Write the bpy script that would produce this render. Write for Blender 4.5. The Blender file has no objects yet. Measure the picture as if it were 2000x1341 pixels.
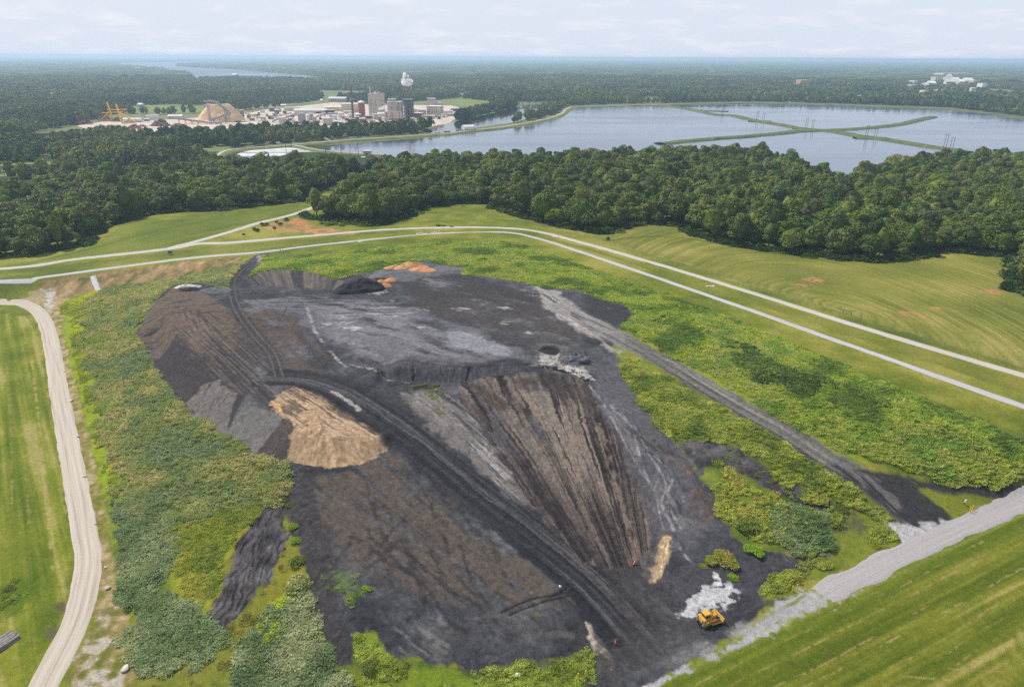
import bpy, bmesh, math, random
import numpy as np
from mathutils import Matrix, Vector
from mathutils.geometry import delaunay_2d_cdt

# ------------------------------------------------------------------ camera, sky, sun, exposure
scene = bpy.context.scene
COL = scene.collection
FPX, PCX, PCY, CAMH = 1400.0, 1000.0, 670.5, 110.0      # focal length in photo pixels, image centre, height in metres
PITCH = math.atan((PCY - 112) / FPX)
ROLL = math.radians(0.286)
CAMR = Matrix.Rotation(math.pi/2 - PITCH, 3, 'X') @ Matrix.Rotation(ROLL, 3, 'Z')
cam_data = bpy.data.cameras.new('camera')
cam_data.sensor_width = 36.0
cam_data.lens = 36.0 * FPX / 2000.0
cam_data.clip_start = 1.0
cam_data.clip_end = 80000.0
cam = bpy.data.objects.new('camera', cam_data)
cam.matrix_world = Matrix.Translation((0, 0, CAMH)) @ CAMR.to_4x4()
COL.objects.link(cam)
scene.camera = cam

SUN_EL, SUN_AZ = math.radians(54), math.radians(-56)     # azimuth clockwise from +Y: ahead and to the left
world = bpy.data.worlds.new('World')
scene.world = world
world.use_nodes = True
nt = world.node_tree
for n in list(nt.nodes): nt.nodes.remove(n)
wo = nt.nodes.new('ShaderNodeOutputWorld')
bg = nt.nodes.new('ShaderNodeBackground')
sky = nt.nodes.new('ShaderNodeTexSky')
sky.sky_type = 'NISHITA'; sky.sun_disc = False
sky.sun_elevation = SUN_EL; sky.sun_rotation = SUN_AZ
sky.air_density = 1.0; sky.dust_density = 3.0; sky.ozone_density = 1.0; sky.altitude = 50
bg.inputs['Strength'].default_value = 0.11
# thin bright summer clouds: noise over the sky direction, flattened towards the horizon
tc = nt.nodes.new('ShaderNodeTexCoord')
sep = nt.nodes.new('ShaderNodeSeparateXYZ'); nt.links.new(tc.outputs['Generated'], sep.inputs[0])
mz = nt.nodes.new('ShaderNodeMath'); mz.operation = 'MAXIMUM'; mz.inputs[1].default_value = 0.0
nt.links.new(sep.outputs['Z'], mz.inputs[0])
az_ = nt.nodes.new('ShaderNodeMath'); az_.operation = 'ADD'; az_.inputs[1].default_value = 0.16
nt.links.new(mz.outputs[0], az_.inputs[0])
dx = nt.nodes.new('ShaderNodeMath'); dx.operation = 'DIVIDE'
dy = nt.nodes.new('ShaderNodeMath'); dy.operation = 'DIVIDE'
nt.links.new(sep.outputs['X'], dx.inputs[0]); nt.links.new(az_.outputs[0], dx.inputs[1])
nt.links.new(sep.outputs['Y'], dy.inputs[0]); nt.links.new(az_.outputs[0], dy.inputs[1])
cmb = nt.nodes.new('ShaderNodeCombineXYZ')
nt.links.new(dx.outputs[0], cmb.inputs[0]); nt.links.new(dy.outputs[0], cmb.inputs[1])
ns = nt.nodes.new('ShaderNodeTexNoise'); ns.inputs['Scale'].default_value = 2.3
ns.inputs['Detail'].default_value = 7.0; ns.inputs['Roughness'].default_value = 0.62
nt.links.new(cmb.outputs[0], ns.inputs['Vector'])
rmp = nt.nodes.new('ShaderNodeValToRGB')
rmp.color_ramp.elements[0].position = 0.50; rmp.color_ramp.elements[0].color = (0, 0, 0, 1)
rmp.color_ramp.elements[1].position = 0.78; rmp.color_ramp.elements[1].color = (1, 1, 1, 1)
nt.links.new(ns.outputs['Fac'], rmp.inputs[0])
mixh = nt.nodes.new('ShaderNodeMixRGB')                 # the milky veil over the whole sky
vf = nt.nodes.new('ShaderNodeMapRange')                 # thickest near the horizon, thin overhead
vf.inputs[1].default_value = 0.02; vf.inputs[2].default_value = 0.75; vf.inputs[3].default_value = 0.92; vf.inputs[4].default_value = 0.18
vf.interpolation_type = 'SMOOTHSTEP'
nt.links.new(sep.outputs['Z'], vf.inputs[0]); nt.links.new(vf.outputs[0], mixh.inputs[0])
mixh.inputs[2].default_value = (7.0, 7.6, 8.75, 1)
nt.links.new(sky.outputs[0], mixh.inputs[1])
mixc = nt.nodes.new('ShaderNodeMixRGB')
mixc.inputs[2].default_value = (8.9, 8.95, 9.15, 1)
cf = nt.nodes.new('ShaderNodeMath'); cf.operation = 'MULTIPLY'; cf.inputs[1].default_value = 0.7
nt.links.new(rmp.outputs[0], cf.inputs[0]); nt.links.new(cf.outputs[0], mixc.inputs[0]); nt.links.new(mixh.outputs[0], mixc.inputs[1])
nt.links.new(mixc.outputs[0], bg.inputs['Color'])
nt.links.new(bg.outputs[0], wo.inputs['Surface'])

sun_data = bpy.data.lights.new('sun', 'SUN')
sun_data.energy = 4.7; sun_data.angle = math.radians(0.9); sun_data.color = (1.0, 0.955, 0.88)
sun = bpy.data.objects.new('sun', sun_data)
TO_SUN = Vector((math.sin(SUN_AZ)*math.cos(SUN_EL), math.cos(SUN_AZ)*math.cos(SUN_EL), math.sin(SUN_EL)))
sun.rotation_euler = TO_SUN.to_track_quat('Z', 'Y').to_euler()
sun.location = (0, 0, 300)
COL.objects.link(sun)
vs = scene.view_settings
vs.view_transform = 'Standard'; vs.look = 'None'; vs.exposure = 0.0; vs.gamma = 1.0
try: vs.use_curve_mapping = False
except Exception: pass
cy = scene.cycles
cy.use_denoising = False
cy.max_bounces = 6; cy.diffuse_bounces = 2; cy.glossy_bounces = 2; cy.transmission_bounces = 3
cy.transparent_max_bounces = 6; cy.volume_bounces = 3
cy.caustics_reflective = False; cy.caustics_refractive = False

# ------------------------------------------------------------------ small helpers
rnd = random.Random(7)
nr = np.random.default_rng(11)
CR = np.array(CAMR)

def ray(px, py):
    return CR @ np.array([(px - PCX)/FPX, -(py - PCY)/FPX, -1.0])

def at(px, py, z=0.0):
    """photo pixel on a level plane -> world x, y and metres per photo pixel there"""
    d = ray(px, py); t = (z - CAMH)/d[2]
    return d[0]*t, d[1]*t, t/FPX

def lin(v):
    v = v/255.0
    return v/12.92 if v <= 0.04045 else ((v + 0.055)/1.055)**2.4
ALB = 0.80
def c(r, g, b, k=1.0):
    return np.array([lin(r), lin(g), lin(b)])*ALB*k

def hash2(ix, iy, seed):
    h = (ix.astype(np.int64)*374761393 + iy.astype(np.int64)*668265263 + seed*1274126177) & 0xffffffff
    h = ((h ^ (h >> 13))*1274126177) & 0xffffffff
    h = ((h ^ (h >> 16))*2246822519) & 0xffffffff
    return ((h ^ (h >> 15)) & 0xffffff)/float(0xffffff)

def vnoise(x, y, seed=0):
    ix = np.floor(x); iy = np.floor(y)
    fx = x - ix; fy = y - iy
    fx = fx*fx*fx*(fx*(fx*6 - 15) + 10); fy = fy*fy*fy*(fy*(fy*6 - 15) + 10)
    a = hash2(ix, iy, seed); b = hash2(ix+1, iy, seed)
    cc = hash2(ix, iy+1, seed); d = hash2(ix+1, iy+1, seed)
    return (a*(1-fx) + b*fx)*(1-fy) + (cc*(1-fx) + d*fx)*fy

def fbm(x, y, seed=0, octv=4, gain=0.5):
    s = 0; a = 1; n = 0
    for o in range(octv):
        f = 2.03**o
        s = s + a*vnoise(x*f + 17.3*o, y*f - 9.1*o, seed + o*31); n += a; a *= gain
    return s/n

def sstep(a, b, x):
    t = np.clip((x - a)/(b - a), 0, 1)
    return t*t*(3 - 2*t)

def inside(poly, x, y):
    p = np.asarray(poly); r = np.zeros(x.shape, bool)
    for i in range(len(p)):
        x1, y1 = p[i-1]; x2, y2 = p[i]
        if y1 == y2: continue
        r ^= ((y1 > y) != (y2 > y)) & (x < (x2-x1)*(y-y1)/(y2-y1) + x1)
    return r

def segdist(x, y, pts, closed=False):
    """distance, signed side distance and running length to a polyline"""
    best = np.full(x.shape, 1e18); side = np.zeros(x.shape); run = np.zeros(x.shape); L = 0.0
    n = len(pts)
    for i in range(n if closed else n-1):
        ax, ay = pts[i]; bx, by = pts[(i+1) % n]
        ux, uy = bx-ax, by-ay; l2 = ux*ux + uy*uy + 1e-12; l = math.sqrt(l2)
        t = np.clip(((x-ax)*ux + (y-ay)*uy)/l2, 0, 1)
        ex = x - ax - t*ux; ey = y - ay - t*uy
        d = ex*ex + ey*ey; m = d < best
        best = np.where(m, d, best)
        side = np.where(m, ((x-ax)*uy - (y-ay)*ux)/l, side)
        run = np.where(m, L + t*l, run); L += l
    return np.sqrt(best), side, run

def smoothline(pts, step=3.0):
    """Catmull-Rom through points, resampled"""
    P = [np.array(p, float) for p in pts]; out = []
    for i in range(len(P)-1):
        p0 = P[i-1] if i else 2*P[0]-P[1]; p1 = P[i]; p2 = P[i+1]
        p3 = P[i+2] if i+2 < len(P) else 2*P[-1]-P[-2]
        n = max(2, int(np.linalg.norm(p2-p1)/step))
        for k in range(n):
            t = k/n
            out.append(0.5*((2*p1) + (p2-p0)*t + (2*p0-5*p1+4*p2-p3)*t*t + (3*p1-p0-3*p2+p3)*t**3))
    out.append(P[-1]); return out

# ------------------------------------------------------------------ objects and their tags
def tag(o, label=None, cat=None, group=None, kind=None):
    if label: o['label'] = label
    if cat: o['category'] = cat
    if group: o['group'] = group
    if kind: o['kind'] = kind
    return o

def link(o, parent=None):
    COL.objects.link(o)
    if parent is not None: o.parent = parent
    return o

def empty(name, label, cat, loc=(0, 0, 0), rz=0.0, group=None):
    o = bpy.data.objects.new(name, None); o.empty_display_size = 0.5
    o.location = loc; o.rotation_euler = (0, 0, rz)
    COL.objects.link(o); return tag(o, label, cat, group)

def npmesh(name, verts, faces, mat, parent=None, smooth=False, attrs=None):
    """faces: (n,4) or (n,3) integer array"""
    me = bpy.data.meshes.new(name)
    v = np.asarray(verts, np.float32); f = np.asarray(faces, np.int32); k = f.shape[1]
    me.vertices.add(len(v)); me.vertices.foreach_set('co', v.ravel())
    me.loops.add(f.size); me.loops.foreach_set('vertex_index', f.ravel())
    me.polygons.add(len(f))
    me.polygons.foreach_set('loop_start', np.arange(0, f.size, k, dtype=np.int32))
    me.polygons.foreach_set('loop_total', np.full(len(f), k, np.int32))
    if smooth: me.polygons.foreach_set('use_smooth', np.ones(len(f), bool))
    me.update(calc_edges=True)
    if attrs:
        for an, arr in attrs.items():
            arr = np.asarray(arr, np.float32)
            if arr.ndim == 2:
                a = me.color_attributes.new(an, 'FLOAT_COLOR', 'POINT')
                q = np.ones((len(arr), 4), np.float32); q[:, :3] = arr
                a.data.foreach_set('color', q.ravel())
            else:
                a = me.attributes.new(an, 'FLOAT', 'POINT'); a.data.foreach_set('value', arr)
    if mat: me.materials.append(mat)
    return link(bpy.data.objects.new(name, me), parent)

class MB:
    """collects boxes, tubes and quads for ONE mesh object"""
    def __init__(s): s.v = []; s.f = []
    def add(s, vs, fs):
        b = len(s.v); s.v += [tuple(p) for p in vs]; s.f += [tuple(i+b for i in q) for q in fs]; return s
    def box(s, x, y, z, sx, sy, sz, rz=0.0, top=1.0, bev=0.0):
        """centre x,y; bottom z; top = taper of the upper face"""
        cs, sn = math.cos(rz), math.sin(rz); P = []
        if bev > 0 and min(sx, sy) > 2*bev:
            lay = [(0, 1, bev), (sz-bev, top, bev), (sz, top, 2*bev)]
        else: lay = [(0, 1, 0), (sz, top, 0)]
        rings = []
        for (h, k, b) in lay:
            a, d = sx/2*k, sy/2*k
            if b:
                q = b
                i = b - bev if b > bev else 0
                a2, d2 = a - i, d - i
                R = [(a2-q+i, -d2), (a2, -d2+q-i), (a2, d2-q+i), (a2-q+i, d2), (-a2+q-i, d2), (-a2, d2-q+i), (-a2, -d2+q-i), (-a2+q-i, -d2)]
            else: R = [(a, -d), (a, d), (-a, d), (-a, -d)]
            rings.append([(x + px*cs - py*sn, y + px*sn + py*cs, z + h) for px, py in R])
        n = len(rings[0]); vs = [p for r in rings for p in r]; fs = []
        for k in range(len(rings)-1):
            for i in range(n):
                j = (i+1) % n; fs.append((k*n+i, k*n+j, (k+1)*n+j, (k+1)*n+i))
        fs.append(tuple(range((len(rings)-1)*n, len(rings)*n))); fs.append(tuple(reversed(range(n))))
        return s.add(vs, fs)
    def tube(s, a, b, r0, r1=None, n=10, caps=True):
        r1 = r0 if r1 is None else r1
        a = Vector(a); b = Vector(b); d = (b-a).normalized()
        u = d.orthogonal().normalized(); w = d.cross(u)
        vs = []
        for p, r in ((a, r0), (b, r1)):
            for i in range(n):
                t = 2*math.pi*i/n; vs.append(p + u*(r*math.cos(t)) + w*(r*math.sin(t)))
        fs = [(i, (i+1) % n, n+(i+1) % n, n+i) for i in range(n)]
        if caps: fs += [tuple(reversed(range(n))), tuple(range(n, 2*n))]
        return s.add(vs, fs)
    def lathe(s, x, y, prof, n=24):
        vs = []; fs = []
        for (r, z) in prof:
            for i in range(n):
                t = 2*math.pi*i/n; vs.append((x + r*math.cos(t), y + r*math.sin(t), z))
        for k in range(len(prof)-1):
            for i in range(n):
                j = (i+1) % n; fs.append((k*n+i, k*n+j, (k+1)*n+j, (k+1)*n+i))
        if prof[-1][0] > 1e-6: fs.append(tuple(range((len(prof)-1)*n, len(prof)*n)))
        return s.add(vs, fs)
    def beam(s, a, b, w, h):
        """box section between two points, w across, h up"""
        a = Vector(a); b = Vector(b); d = (b-a).normalized()
        u = d.cross(Vector((0, 0, 1)))
        u = Vector((1, 0, 0)) if u.length < 1e-4 else u.normalized()
        w_ = u.cross(d).normalized()
        vs = []
        for p in (a, b):
            for (i, j) in ((-1, -1), (1, -1), (1, 1), (-1, 1)): vs.append(p + u*(i*w/2) + w_*(j*h/2))
        return s.add(vs, [(0, 1, 2, 3), (7, 6, 5, 4), (0, 4, 5, 1), (1, 5, 6, 2), (2, 6, 7, 3), (3, 7, 4, 0)])
    def build(s, name, mat, parent=None, smooth=False):
        me = bpy.data.meshes.new(name); me.from_pydata(s.v, [], s.f)
        bm = bmesh.new(); bm.from_mesh(me); bmesh.ops.recalc_face_normals(bm, faces=bm.faces); bm.to_mesh(me); bm.free()
        if smooth:
            me.polygons.foreach_set('use_smooth', np.ones(len(me.polygons), bool))
        if mat: me.materials.append(mat)
        me.update()
        return link(bpy.data.objects.new(name, me), parent)

# ------------------------------------------------------------------ materials
def newmat(name):
    m = bpy.data.materials.new(name); m.use_nodes = True
    t = m.node_tree; b = t.nodes['Principled BSDF']
    return m, t, b

def simple(name, col, rough=0.7, metal=0.0, var=0.25, scale=0.35, streak=False, bump=0.0):
    """plain material with weathering noise in object space"""
    m, t, b = newmat(name)
    co = t.nodes.new('ShaderNodeTexCoord')
    mp = t.nodes.new('ShaderNodeMapping')
    mp.inputs['Scale'].default_value = (1, 1, 0.15) if streak else (1, 1, 1)
    nz = t.nodes.new('ShaderNodeTexNoise'); nz.inputs['Scale'].default_value = scale
    nz.inputs['Detail'].default_value = 6; nz.inputs['Roughness'].default_value = 0.65
    mr = t.nodes.new('ShaderNodeMapRange'); mr.inputs[1].default_value = 0.3; mr.inputs[2].default_value = 0.7
    mr.inputs[3].default_value = 1 - var; mr.inputs[4].default_value = 1 + var*0.6
    mx = t.nodes.new('ShaderNodeMixRGB'); mx.blend_type = 'MULTIPLY'; mx.inputs[0].default_value = 1
    mx.inputs[1].default_value = (*[float(x) for x in col], 1)
    t.links.new(co.outputs['Object'], mp.inputs[0]); t.links.new(mp.outputs[0], nz.inputs['Vector'])
    t.links.new(nz.outputs['Fac'], mr.inputs[0]); t.links.new(mr.outputs[0], mx.inputs[2])
    t.links.new(mx.outputs[0], b.inputs['Base Color'])
    b.inputs['Roughness'].default_value = rough; b.inputs['Metallic'].default_value = metal
    b.inputs['Specular IOR Level'].default_value = 0.3
    if bump:
        bp = t.nodes.new('ShaderNodeBump'); bp.inputs['Strength'].default_value = bump
        t.links.new(nz.outputs['Fac'], bp.inputs['Height']); t.links.new(bp.outputs[0], b.inputs['Normal'])
    return m

def earth_mat(name, fine=(0.9, 4.0), amp=0.28, bump=0.35, bdist=0.25):
    """surface whose broad colour is stored per vertex; the grain comes from noise in world metres"""
    m, t, b = newmat(name)
    at_ = t.nodes.new('ShaderNodeAttribute'); at_.attribute_name = 'Col'
    co = t.nodes.new('ShaderNodeTexCoord')
    n1 = t.nodes.new('ShaderNodeTexNoise'); n1.inputs['Scale'].default_value = fine[0]
    n1.inputs['Detail'].default_value = 8; n1.inputs['Roughness'].default_value = 0.7
    n2 = t.nodes.new('ShaderNodeTexNoise'); n2.inputs['Scale'].default_value = fine[1]
    n2.inputs['Detail'].default_value = 3; n2.inputs['Roughness'].default_value = 0.8
    for n in (n1, n2): t.links.new(co.outputs['Object'], n.inputs['Vector'])
    ad = t.nodes.new('ShaderNodeMath'); ad.operation = 'ADD'
    t.links.new(n1.outputs['Fac'], ad.inputs[0]); t.links.new(n2.outputs['Fac'], ad.inputs[1])
    mr = t.nodes.new('ShaderNodeMapRange'); mr.inputs[1].default_value = 0.62; mr.inputs[2].default_value = 1.38
    mr.inputs[3].default_value = 1 - amp; mr.inputs[4].default_value = 1 + amp
    t.links.new(ad.outputs[0], mr.inputs[0])
    mx = t.nodes.new('ShaderNodeMixRGB'); mx.blend_type = 'MULTIPLY'; mx.inputs[0].default_value = 1
    t.links.new(at_.outputs['Color'], mx.inputs[1]); t.links.new(mr.outputs[0], mx.inputs[2])
    t.links.new(mx.outputs[0], b.inputs['Base Color'])
    b.inputs['Roughness'].default_value = 0.95; b.inputs['Specular IOR Level'].default_value = 0.12
    bp = t.nodes.new('ShaderNodeBump'); bp.inputs['Strength'].default_value = bump; bp.inputs['Distance'].default_value = bdist
    t.links.new(ad.outputs[0], bp.inputs['Height']); t.links.new(bp.outputs[0], b.inputs['Normal'])
    return m
# ------------------------------------------------------------------ the lie of the land
# lines of known height (photo pixel, height): crests, toes, road edges. They become points of a triangulated surface.
ZF = 2.0       # far plain
LINES = [
 # road on the lower right, mown bank below it
 [(1100,1420,-.2),(1180,1330,0),(1260,1270,0),(1400,1215,0),(1560,1150,.2),(1700,1092,.4),(1850,1025,.8),(2000,960,1.2),(2110,912,2)],
 [(1270,1345,-.2),(1480,1244,-.1),(1572,1205,0),(1684,1150,.2),(1802,1090,.5),(1912,1036,.8),(2004,1000,1),(2120,950,1.8)],
 [(1420,1420,-2.2),(1700,1300,-2.4),(2000,1160,-2.2),(2400,1000,-1.5)],
 [(1700,1500,-5),(2100,1341,-5.5),(2600,1150,-5)],
 # left road and field
 [(-400,585,3.4),(0,590,3),(60,596,3),(95,640,2.8),(120,780,2.2),(150,950,1.4),(172,1080,.8),(150,1200,.2),(80,1345,-.4),(20,1450,-.8)],
 [(-400,640,3.2),(0,640,2.7),(60,660,2.6)],[(-400,800,2.6),(0,900,1.6),(60,900,1.5)],[(-400,1100,1),(0,1200,0),(60,1150,.2)],[(-400,1500,-1),(0,1500,-1)],
 [(118,600,3.3),(135,700,3),(160,800,2.5),(190,950,1.7),(212,1080,1.1),(240,1200,.5),(280,1300,.2),(300,1420,0)],
 [(420,1345,.5),(650,1360,1),(900,1360,.3),(1100,1350,0)],[(500,1480,-.2),(1000,1480,-.5)],
 # the outer slope of the mound
 [(300,660,8),(335,765,9.2),(375,805,9.4),(440,845,9.2),(500,885,9),(560,903,8.6)],
 [(266,655,8.2),(285,690,8.8),(300,705,9)],
 [(230,640,6.2),(250,760,6),(300,860,6),(380,930,6.3),(470,965,6.4)],
 [(190,700,4.2),(215,860,3.6),(260,1000,3),(330,1130,2),(400,1230,1.3)],
 # tipping faces: crest
 [(310,585,14),(345,650,15),(378,690,15.2),(410,720,15.2),(450,760,15),(480,772,14.8),(530,797,14.2),(568,815,13.4)],
 [(270,630,8.8),(290,608,10.5),(330,565,13.5)],
 # sawdust pile: crest and toe
 [(568,815,13.4),(590,838,12.9),(640,853,12),(700,854,11.3),(745,846,10.6)],
 [(563,895,8.7),(600,908,8.3),(650,912,8.1),(700,906,7.9),(740,890,7.8),(763,866,7.9),(740,825,9.6),(690,790,11.2)],
 # top of the mound
 [(345,556,15),(400,556,15.5),(440,566,15.5),(450,590,15.3)],
 [(400,620,15.5),(430,680,15.5),(480,720,15)],
 [(447,550,15.3),(470,525,14.6),(495,505,14.2),(512,497,14)],
 [(455,560,15.3),(465,600,15),(485,640,14.8),(530,690,14.2),(545,735,13.6)],
 [(500,600,15.2),(560,600,15.4),(600,600,15.6)],
 [(700,600,16),(850,600,16),(1000,600,16),(1100,620,15.8),(1150,650,15.5)],
 [(640,625,15.2),(640,660,14.2),(650,690,13.2)],
 [(690,655,16),(800,670,16),(900,680,15.8),(1000,690,15.6)],
 [(700,700,16),(745,713,15.9),(830,716,15.8),(900,716,15.7),(1000,712,15.7),(1060,712,15.6),(1100,720,15.4),(1150,742,14.6)],
 [(652,698,12.9),(680,712,12.6),(740,727,12.5),(800,745,12.2),(850,748,12.4),(905,745,12.9),(950,734,14)],
 # pit face at the back, its crest and toe
 [(488,540,15.8),(510,531,16.8),(560,527,17.2),(610,533,17.2),(650,545,16.8),(690,552,16.4)],
 [(490,560,14.8),(560,560,14.9),(640,566,15.1),(700,572,15.6)],
 [(770,518,16.6),(830,510,16.8),(900,524,16.6),(1000,545,16.4),(1060,560,16.2),(1140,572,16),(1220,598,15.8),(1240,620,15.5)],
 # haul road
 [(545,735,13.6),(600,745,13.2),(660,766,12.6),(720,800,11.5),(790,848,10),(855,900,8.5),(930,962,6.6),(1000,1015,5.2),(1080,1078,3.4),(1160,1145,1.7),(1235,1225,.3)],
 [(600,725,13.2),(700,755,12.5),(770,800,11.2),(840,845,9.7),(920,910,7.9),(1000,975,6),(1080,1040,4.2),(1160,1105,2.2),(1215,1150,1)],
 [(790,768,12),(830,770,12.2),(880,800,11.2),(950,880,8.7),(1020,960,6.4)],
 # the tracked fan
 [(905,745,12.9),(960,737,14),(1050,728,15),(1130,738,15),(1165,765,13.9),(1180,790,13)],
 [(1140,1095,2.1),(1195,1118,1.2),(1245,1100,1.1),(1285,1040,1.9)],
 [(1190,830,11.6),(1225,900,8.2),(1260,970,5),(1285,1040,1.9)],
 # gully and the slope right of it
 [(1160,690,15.5),(1200,680,15.3),(1235,770,13.2),(1265,815,12),(1310,858,10.4),(1345,900,8.4),(1375,950,6.4),(1400,1005,4.4),(1440,1055,2.8),(1520,1090,1.8)],
 [(1250,870,9.6),(1290,950,6.2),(1320,1020,3.4),(1335,1080,1.6)],
 [(1290,1130,.4),(1340,1150,.2),(1400,1140,.3),(1450,1110,.9),(1400,1190,0)],
 # lower basin
 [(575,918,8.8),(590,965,8.4),(610,1020,7.6),(630,1080,6.6),(645,1140,5.8),(655,1200,4.8),(690,1290,3.4)],
 [(556,985,6),(575,1040,5.2),(592,1100,4.4),(606,1150,3.8),(630,1210,2.8),(665,1300,1.8)],
 [(640,930,8.4),(760,900,8),(830,945,7)],[(650,1000,7.4),(800,1020,6.4),(900,1050,5.4)],
 [(680,1100,6),(850,1120,4.8),(1000,1130,4),(1080,1160,3)],
 [(690,1200,4.6),(850,1210,3.8),(1000,1210,3.2),(1120,1200,2.2)],
 [(700,1285,3),(800,1288,2.7),(900,1300,2.3),(1020,1290,2),(1110,1285,1.8),(1150,1245,1.6)],
 [(730,1335,1),(900,1340,.5),(1040,1320,.5),(1150,1290,.4)],
 # gullied slope on the left
 [(535,975,6.6),(500,1060,4.8),(470,1140,3),(425,1235,1.2)],[(470,1040,5),(440,1130,3),(405,1205,1.4)],
 [(420,1000,5.6),(360,1090,3),(370,1200,1.2)],
 # weeds right of the fan
 [(1215,690,15.2),(1300,735,14.4),(1420,808,12.6),(1520,860,10.6),(1620,925,7.8),(1720,1000,3)],
 [(1420,900,8.8),(1520,960,6.4),(1600,1010,4),(1650,1060,2)],
 [(1500,1160,.3),(1620,1110,.6),(1740,1050,.8)],
 # dark track on the right
 [(1225,665,15.5),(1300,705,14.6),(1420,778,13),(1530,840,10.6),(1630,905,8),(1700,940,6),(1770,990,3),(1830,1020,1.4)],
 [(1700,920,6.6),(1800,940,4.6),(1900,946,3.6),(2010,950,2.4)],
 # weeds beyond it
 [(1240,640,15.7),(1400,715,14.8),(1550,800,12.6),(1700,885,8.6),(1850,925,5.6),(2020,930,3.6),(2090,905,3)],
 [(1300,600,16),(1500,690,15.2),(1700,780,13),(2000,880,7),(2100,890,4)],
 # two upper roads and the swale between
 [(-500,560,8.5),(0,549,9.4),(85,541,9.8),(250,519,11),(380,503,12.5),(450,497,13.3),(512,492,14),(600,481,14.4),(720,468,14.8),(860,456,15.2),(960,453,15.3),(1010,456,15.3),(1060,468,15.3),(1150,497,15.2),(1300,548,14.9),(1500,617,14),(1700,688,12.6),(2000,793,10),(2130,840,8)],
 [(-500,548,8),(0,536,8.7),(250,506,10.4),(450,486,12.6),(700,465,14),(1000,449,14.4),(1150,488,14.2),(1500,600,13),(1800,705,10.8),(2000,760,9.2)],
 [(-500,540,8.4),(0,525,9),(150,506,10.3),(330,486,12),(420,474,12.9),(600,461,13.8),(760,448,14.4),(900,444,14.5),(1000,446,14.6),(1060,454,14.6),(1160,480,14.4),(1300,520,14),(1500,581,13),(1700,644,11.8),(2000,733,9.6),(2300,820,7.6)],
 [(330,485,12),(400,468,12.9),(500,437,12.6),(575,418,11.6),(620,400,10)],
 # tan bank below the inner road
 [(85,546,9.6),(250,525,10.8),(380,509,12.3),(480,500,13.6)],
 [(60,580,4.2),(105,578,4.8),(200,566,6.2),(330,546,9),(440,524,12.2)],
 [(180,600,5.2),(260,585,8),(320,562,11)],
 # meadow hump, fields and the ground under the woods
 [(215,458,11.5),(240,448,13),(300,431,14.4),(360,427,14.6),(430,424,14.2),(500,412,12.8),(580,396,11)],
 [(100,500,8.4),(170,482,9),(260,470,11.8),(350,455,13)],
 [(200,430,8),(330,405,9),(450,405,9.5),(590,390,9.6)],
 [(-500,500,7),(0,500,7.6)],[(-500,400,5),(0,400,5),(300,380,6),(590,370,7.6),(900,390,9),(1200,420,8)],
 [(620,435,12.4),(700,440,13),(800,425,12.6),(900,405,11.6),(960,400,11.4),(1000,425,12.4),(1090,448,12.6)],
 [(1170,462,12),(1210,448,10),(1270,436,9),(1340,442,8.4),(1450,476,8),(1550,487,7.6),(1700,502,7.2),(1830,480,6.4),(1950,487,5.8),(2010,555,6.4),(2300,600,6)],
 [(1250,470,11),(1400,520,9.6),(1600,570,8.6),(1800,600,7.6),(1980,640,7.2),(2300,740,6)],
 [(1500,400,7),(2000,430,6),(2500,460,5)],
 [(-500,340,2),(0,345,2.2),(300,320,2.6),(600,318,3),(900,310,4),(1300,300,5),(1550,310,4),(1620,335,3),(1800,310,4),(2500,310,3)],
 [(-700,290,2),(0,290,2),(500,270,2),(1000,262,2),(1500,262,2),(2000,262,2),(2700,262,2)],
]
_pts = []; _pz = []
for L in LINES:
    W = [(*at(px, py, z)[:2], z) for px, py, z in L]
    for a, b in zip(W[:-1], W[1:]):
        n = max(1, int(math.hypot(b[0]-a[0], b[1]-a[1])/4.0))
        for k in range(n):
            t = k/n; _pts.append((a[0]+(b[0]-a[0])*t, a[1]+(b[1]-a[1])*t)); _pz.append(a[2]+(b[2]-a[2])*t)
    _pts.append(W[-1][:2]); _pz.append(W[-1][2])
GX0, GX1, GY0, GY1, GS = -1250.0, 1250.0, 0.0, 1120.0, 1.0
for x, y, z in ((GX0,GY0,0),(GX1,GY0,-6),(0,GY0,-2),(GX0,GY1,ZF),(GX1,GY1,ZF),(0,GY1,ZF),(GX0,500,5),(GX1,500,5),(GX0,250,2),(GX1,250,2)):
    _pts.append((x, y)); _pz.append(z)
_key = {}
for p, z in zip(_pts, _pz): _key.setdefault((round(p[0]*2)/2, round(p[1]*2)/2), z)
_P = [Vector(k) for k in _key]; _Z = np.array(list(_key.values()))
_ov, _oe, _of, _orig, _, _ = delaunay_2d_cdt(_P, [], [], 0, 1e-5)
_zz = np.array([_Z[o[0]] if o else 0.0 for o in _orig])
NX = int((GX1-GX0)/GS)+1; NY = int((GY1-GY0)/GS)+1
HG = np.full((NY, NX), ZF)
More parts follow.
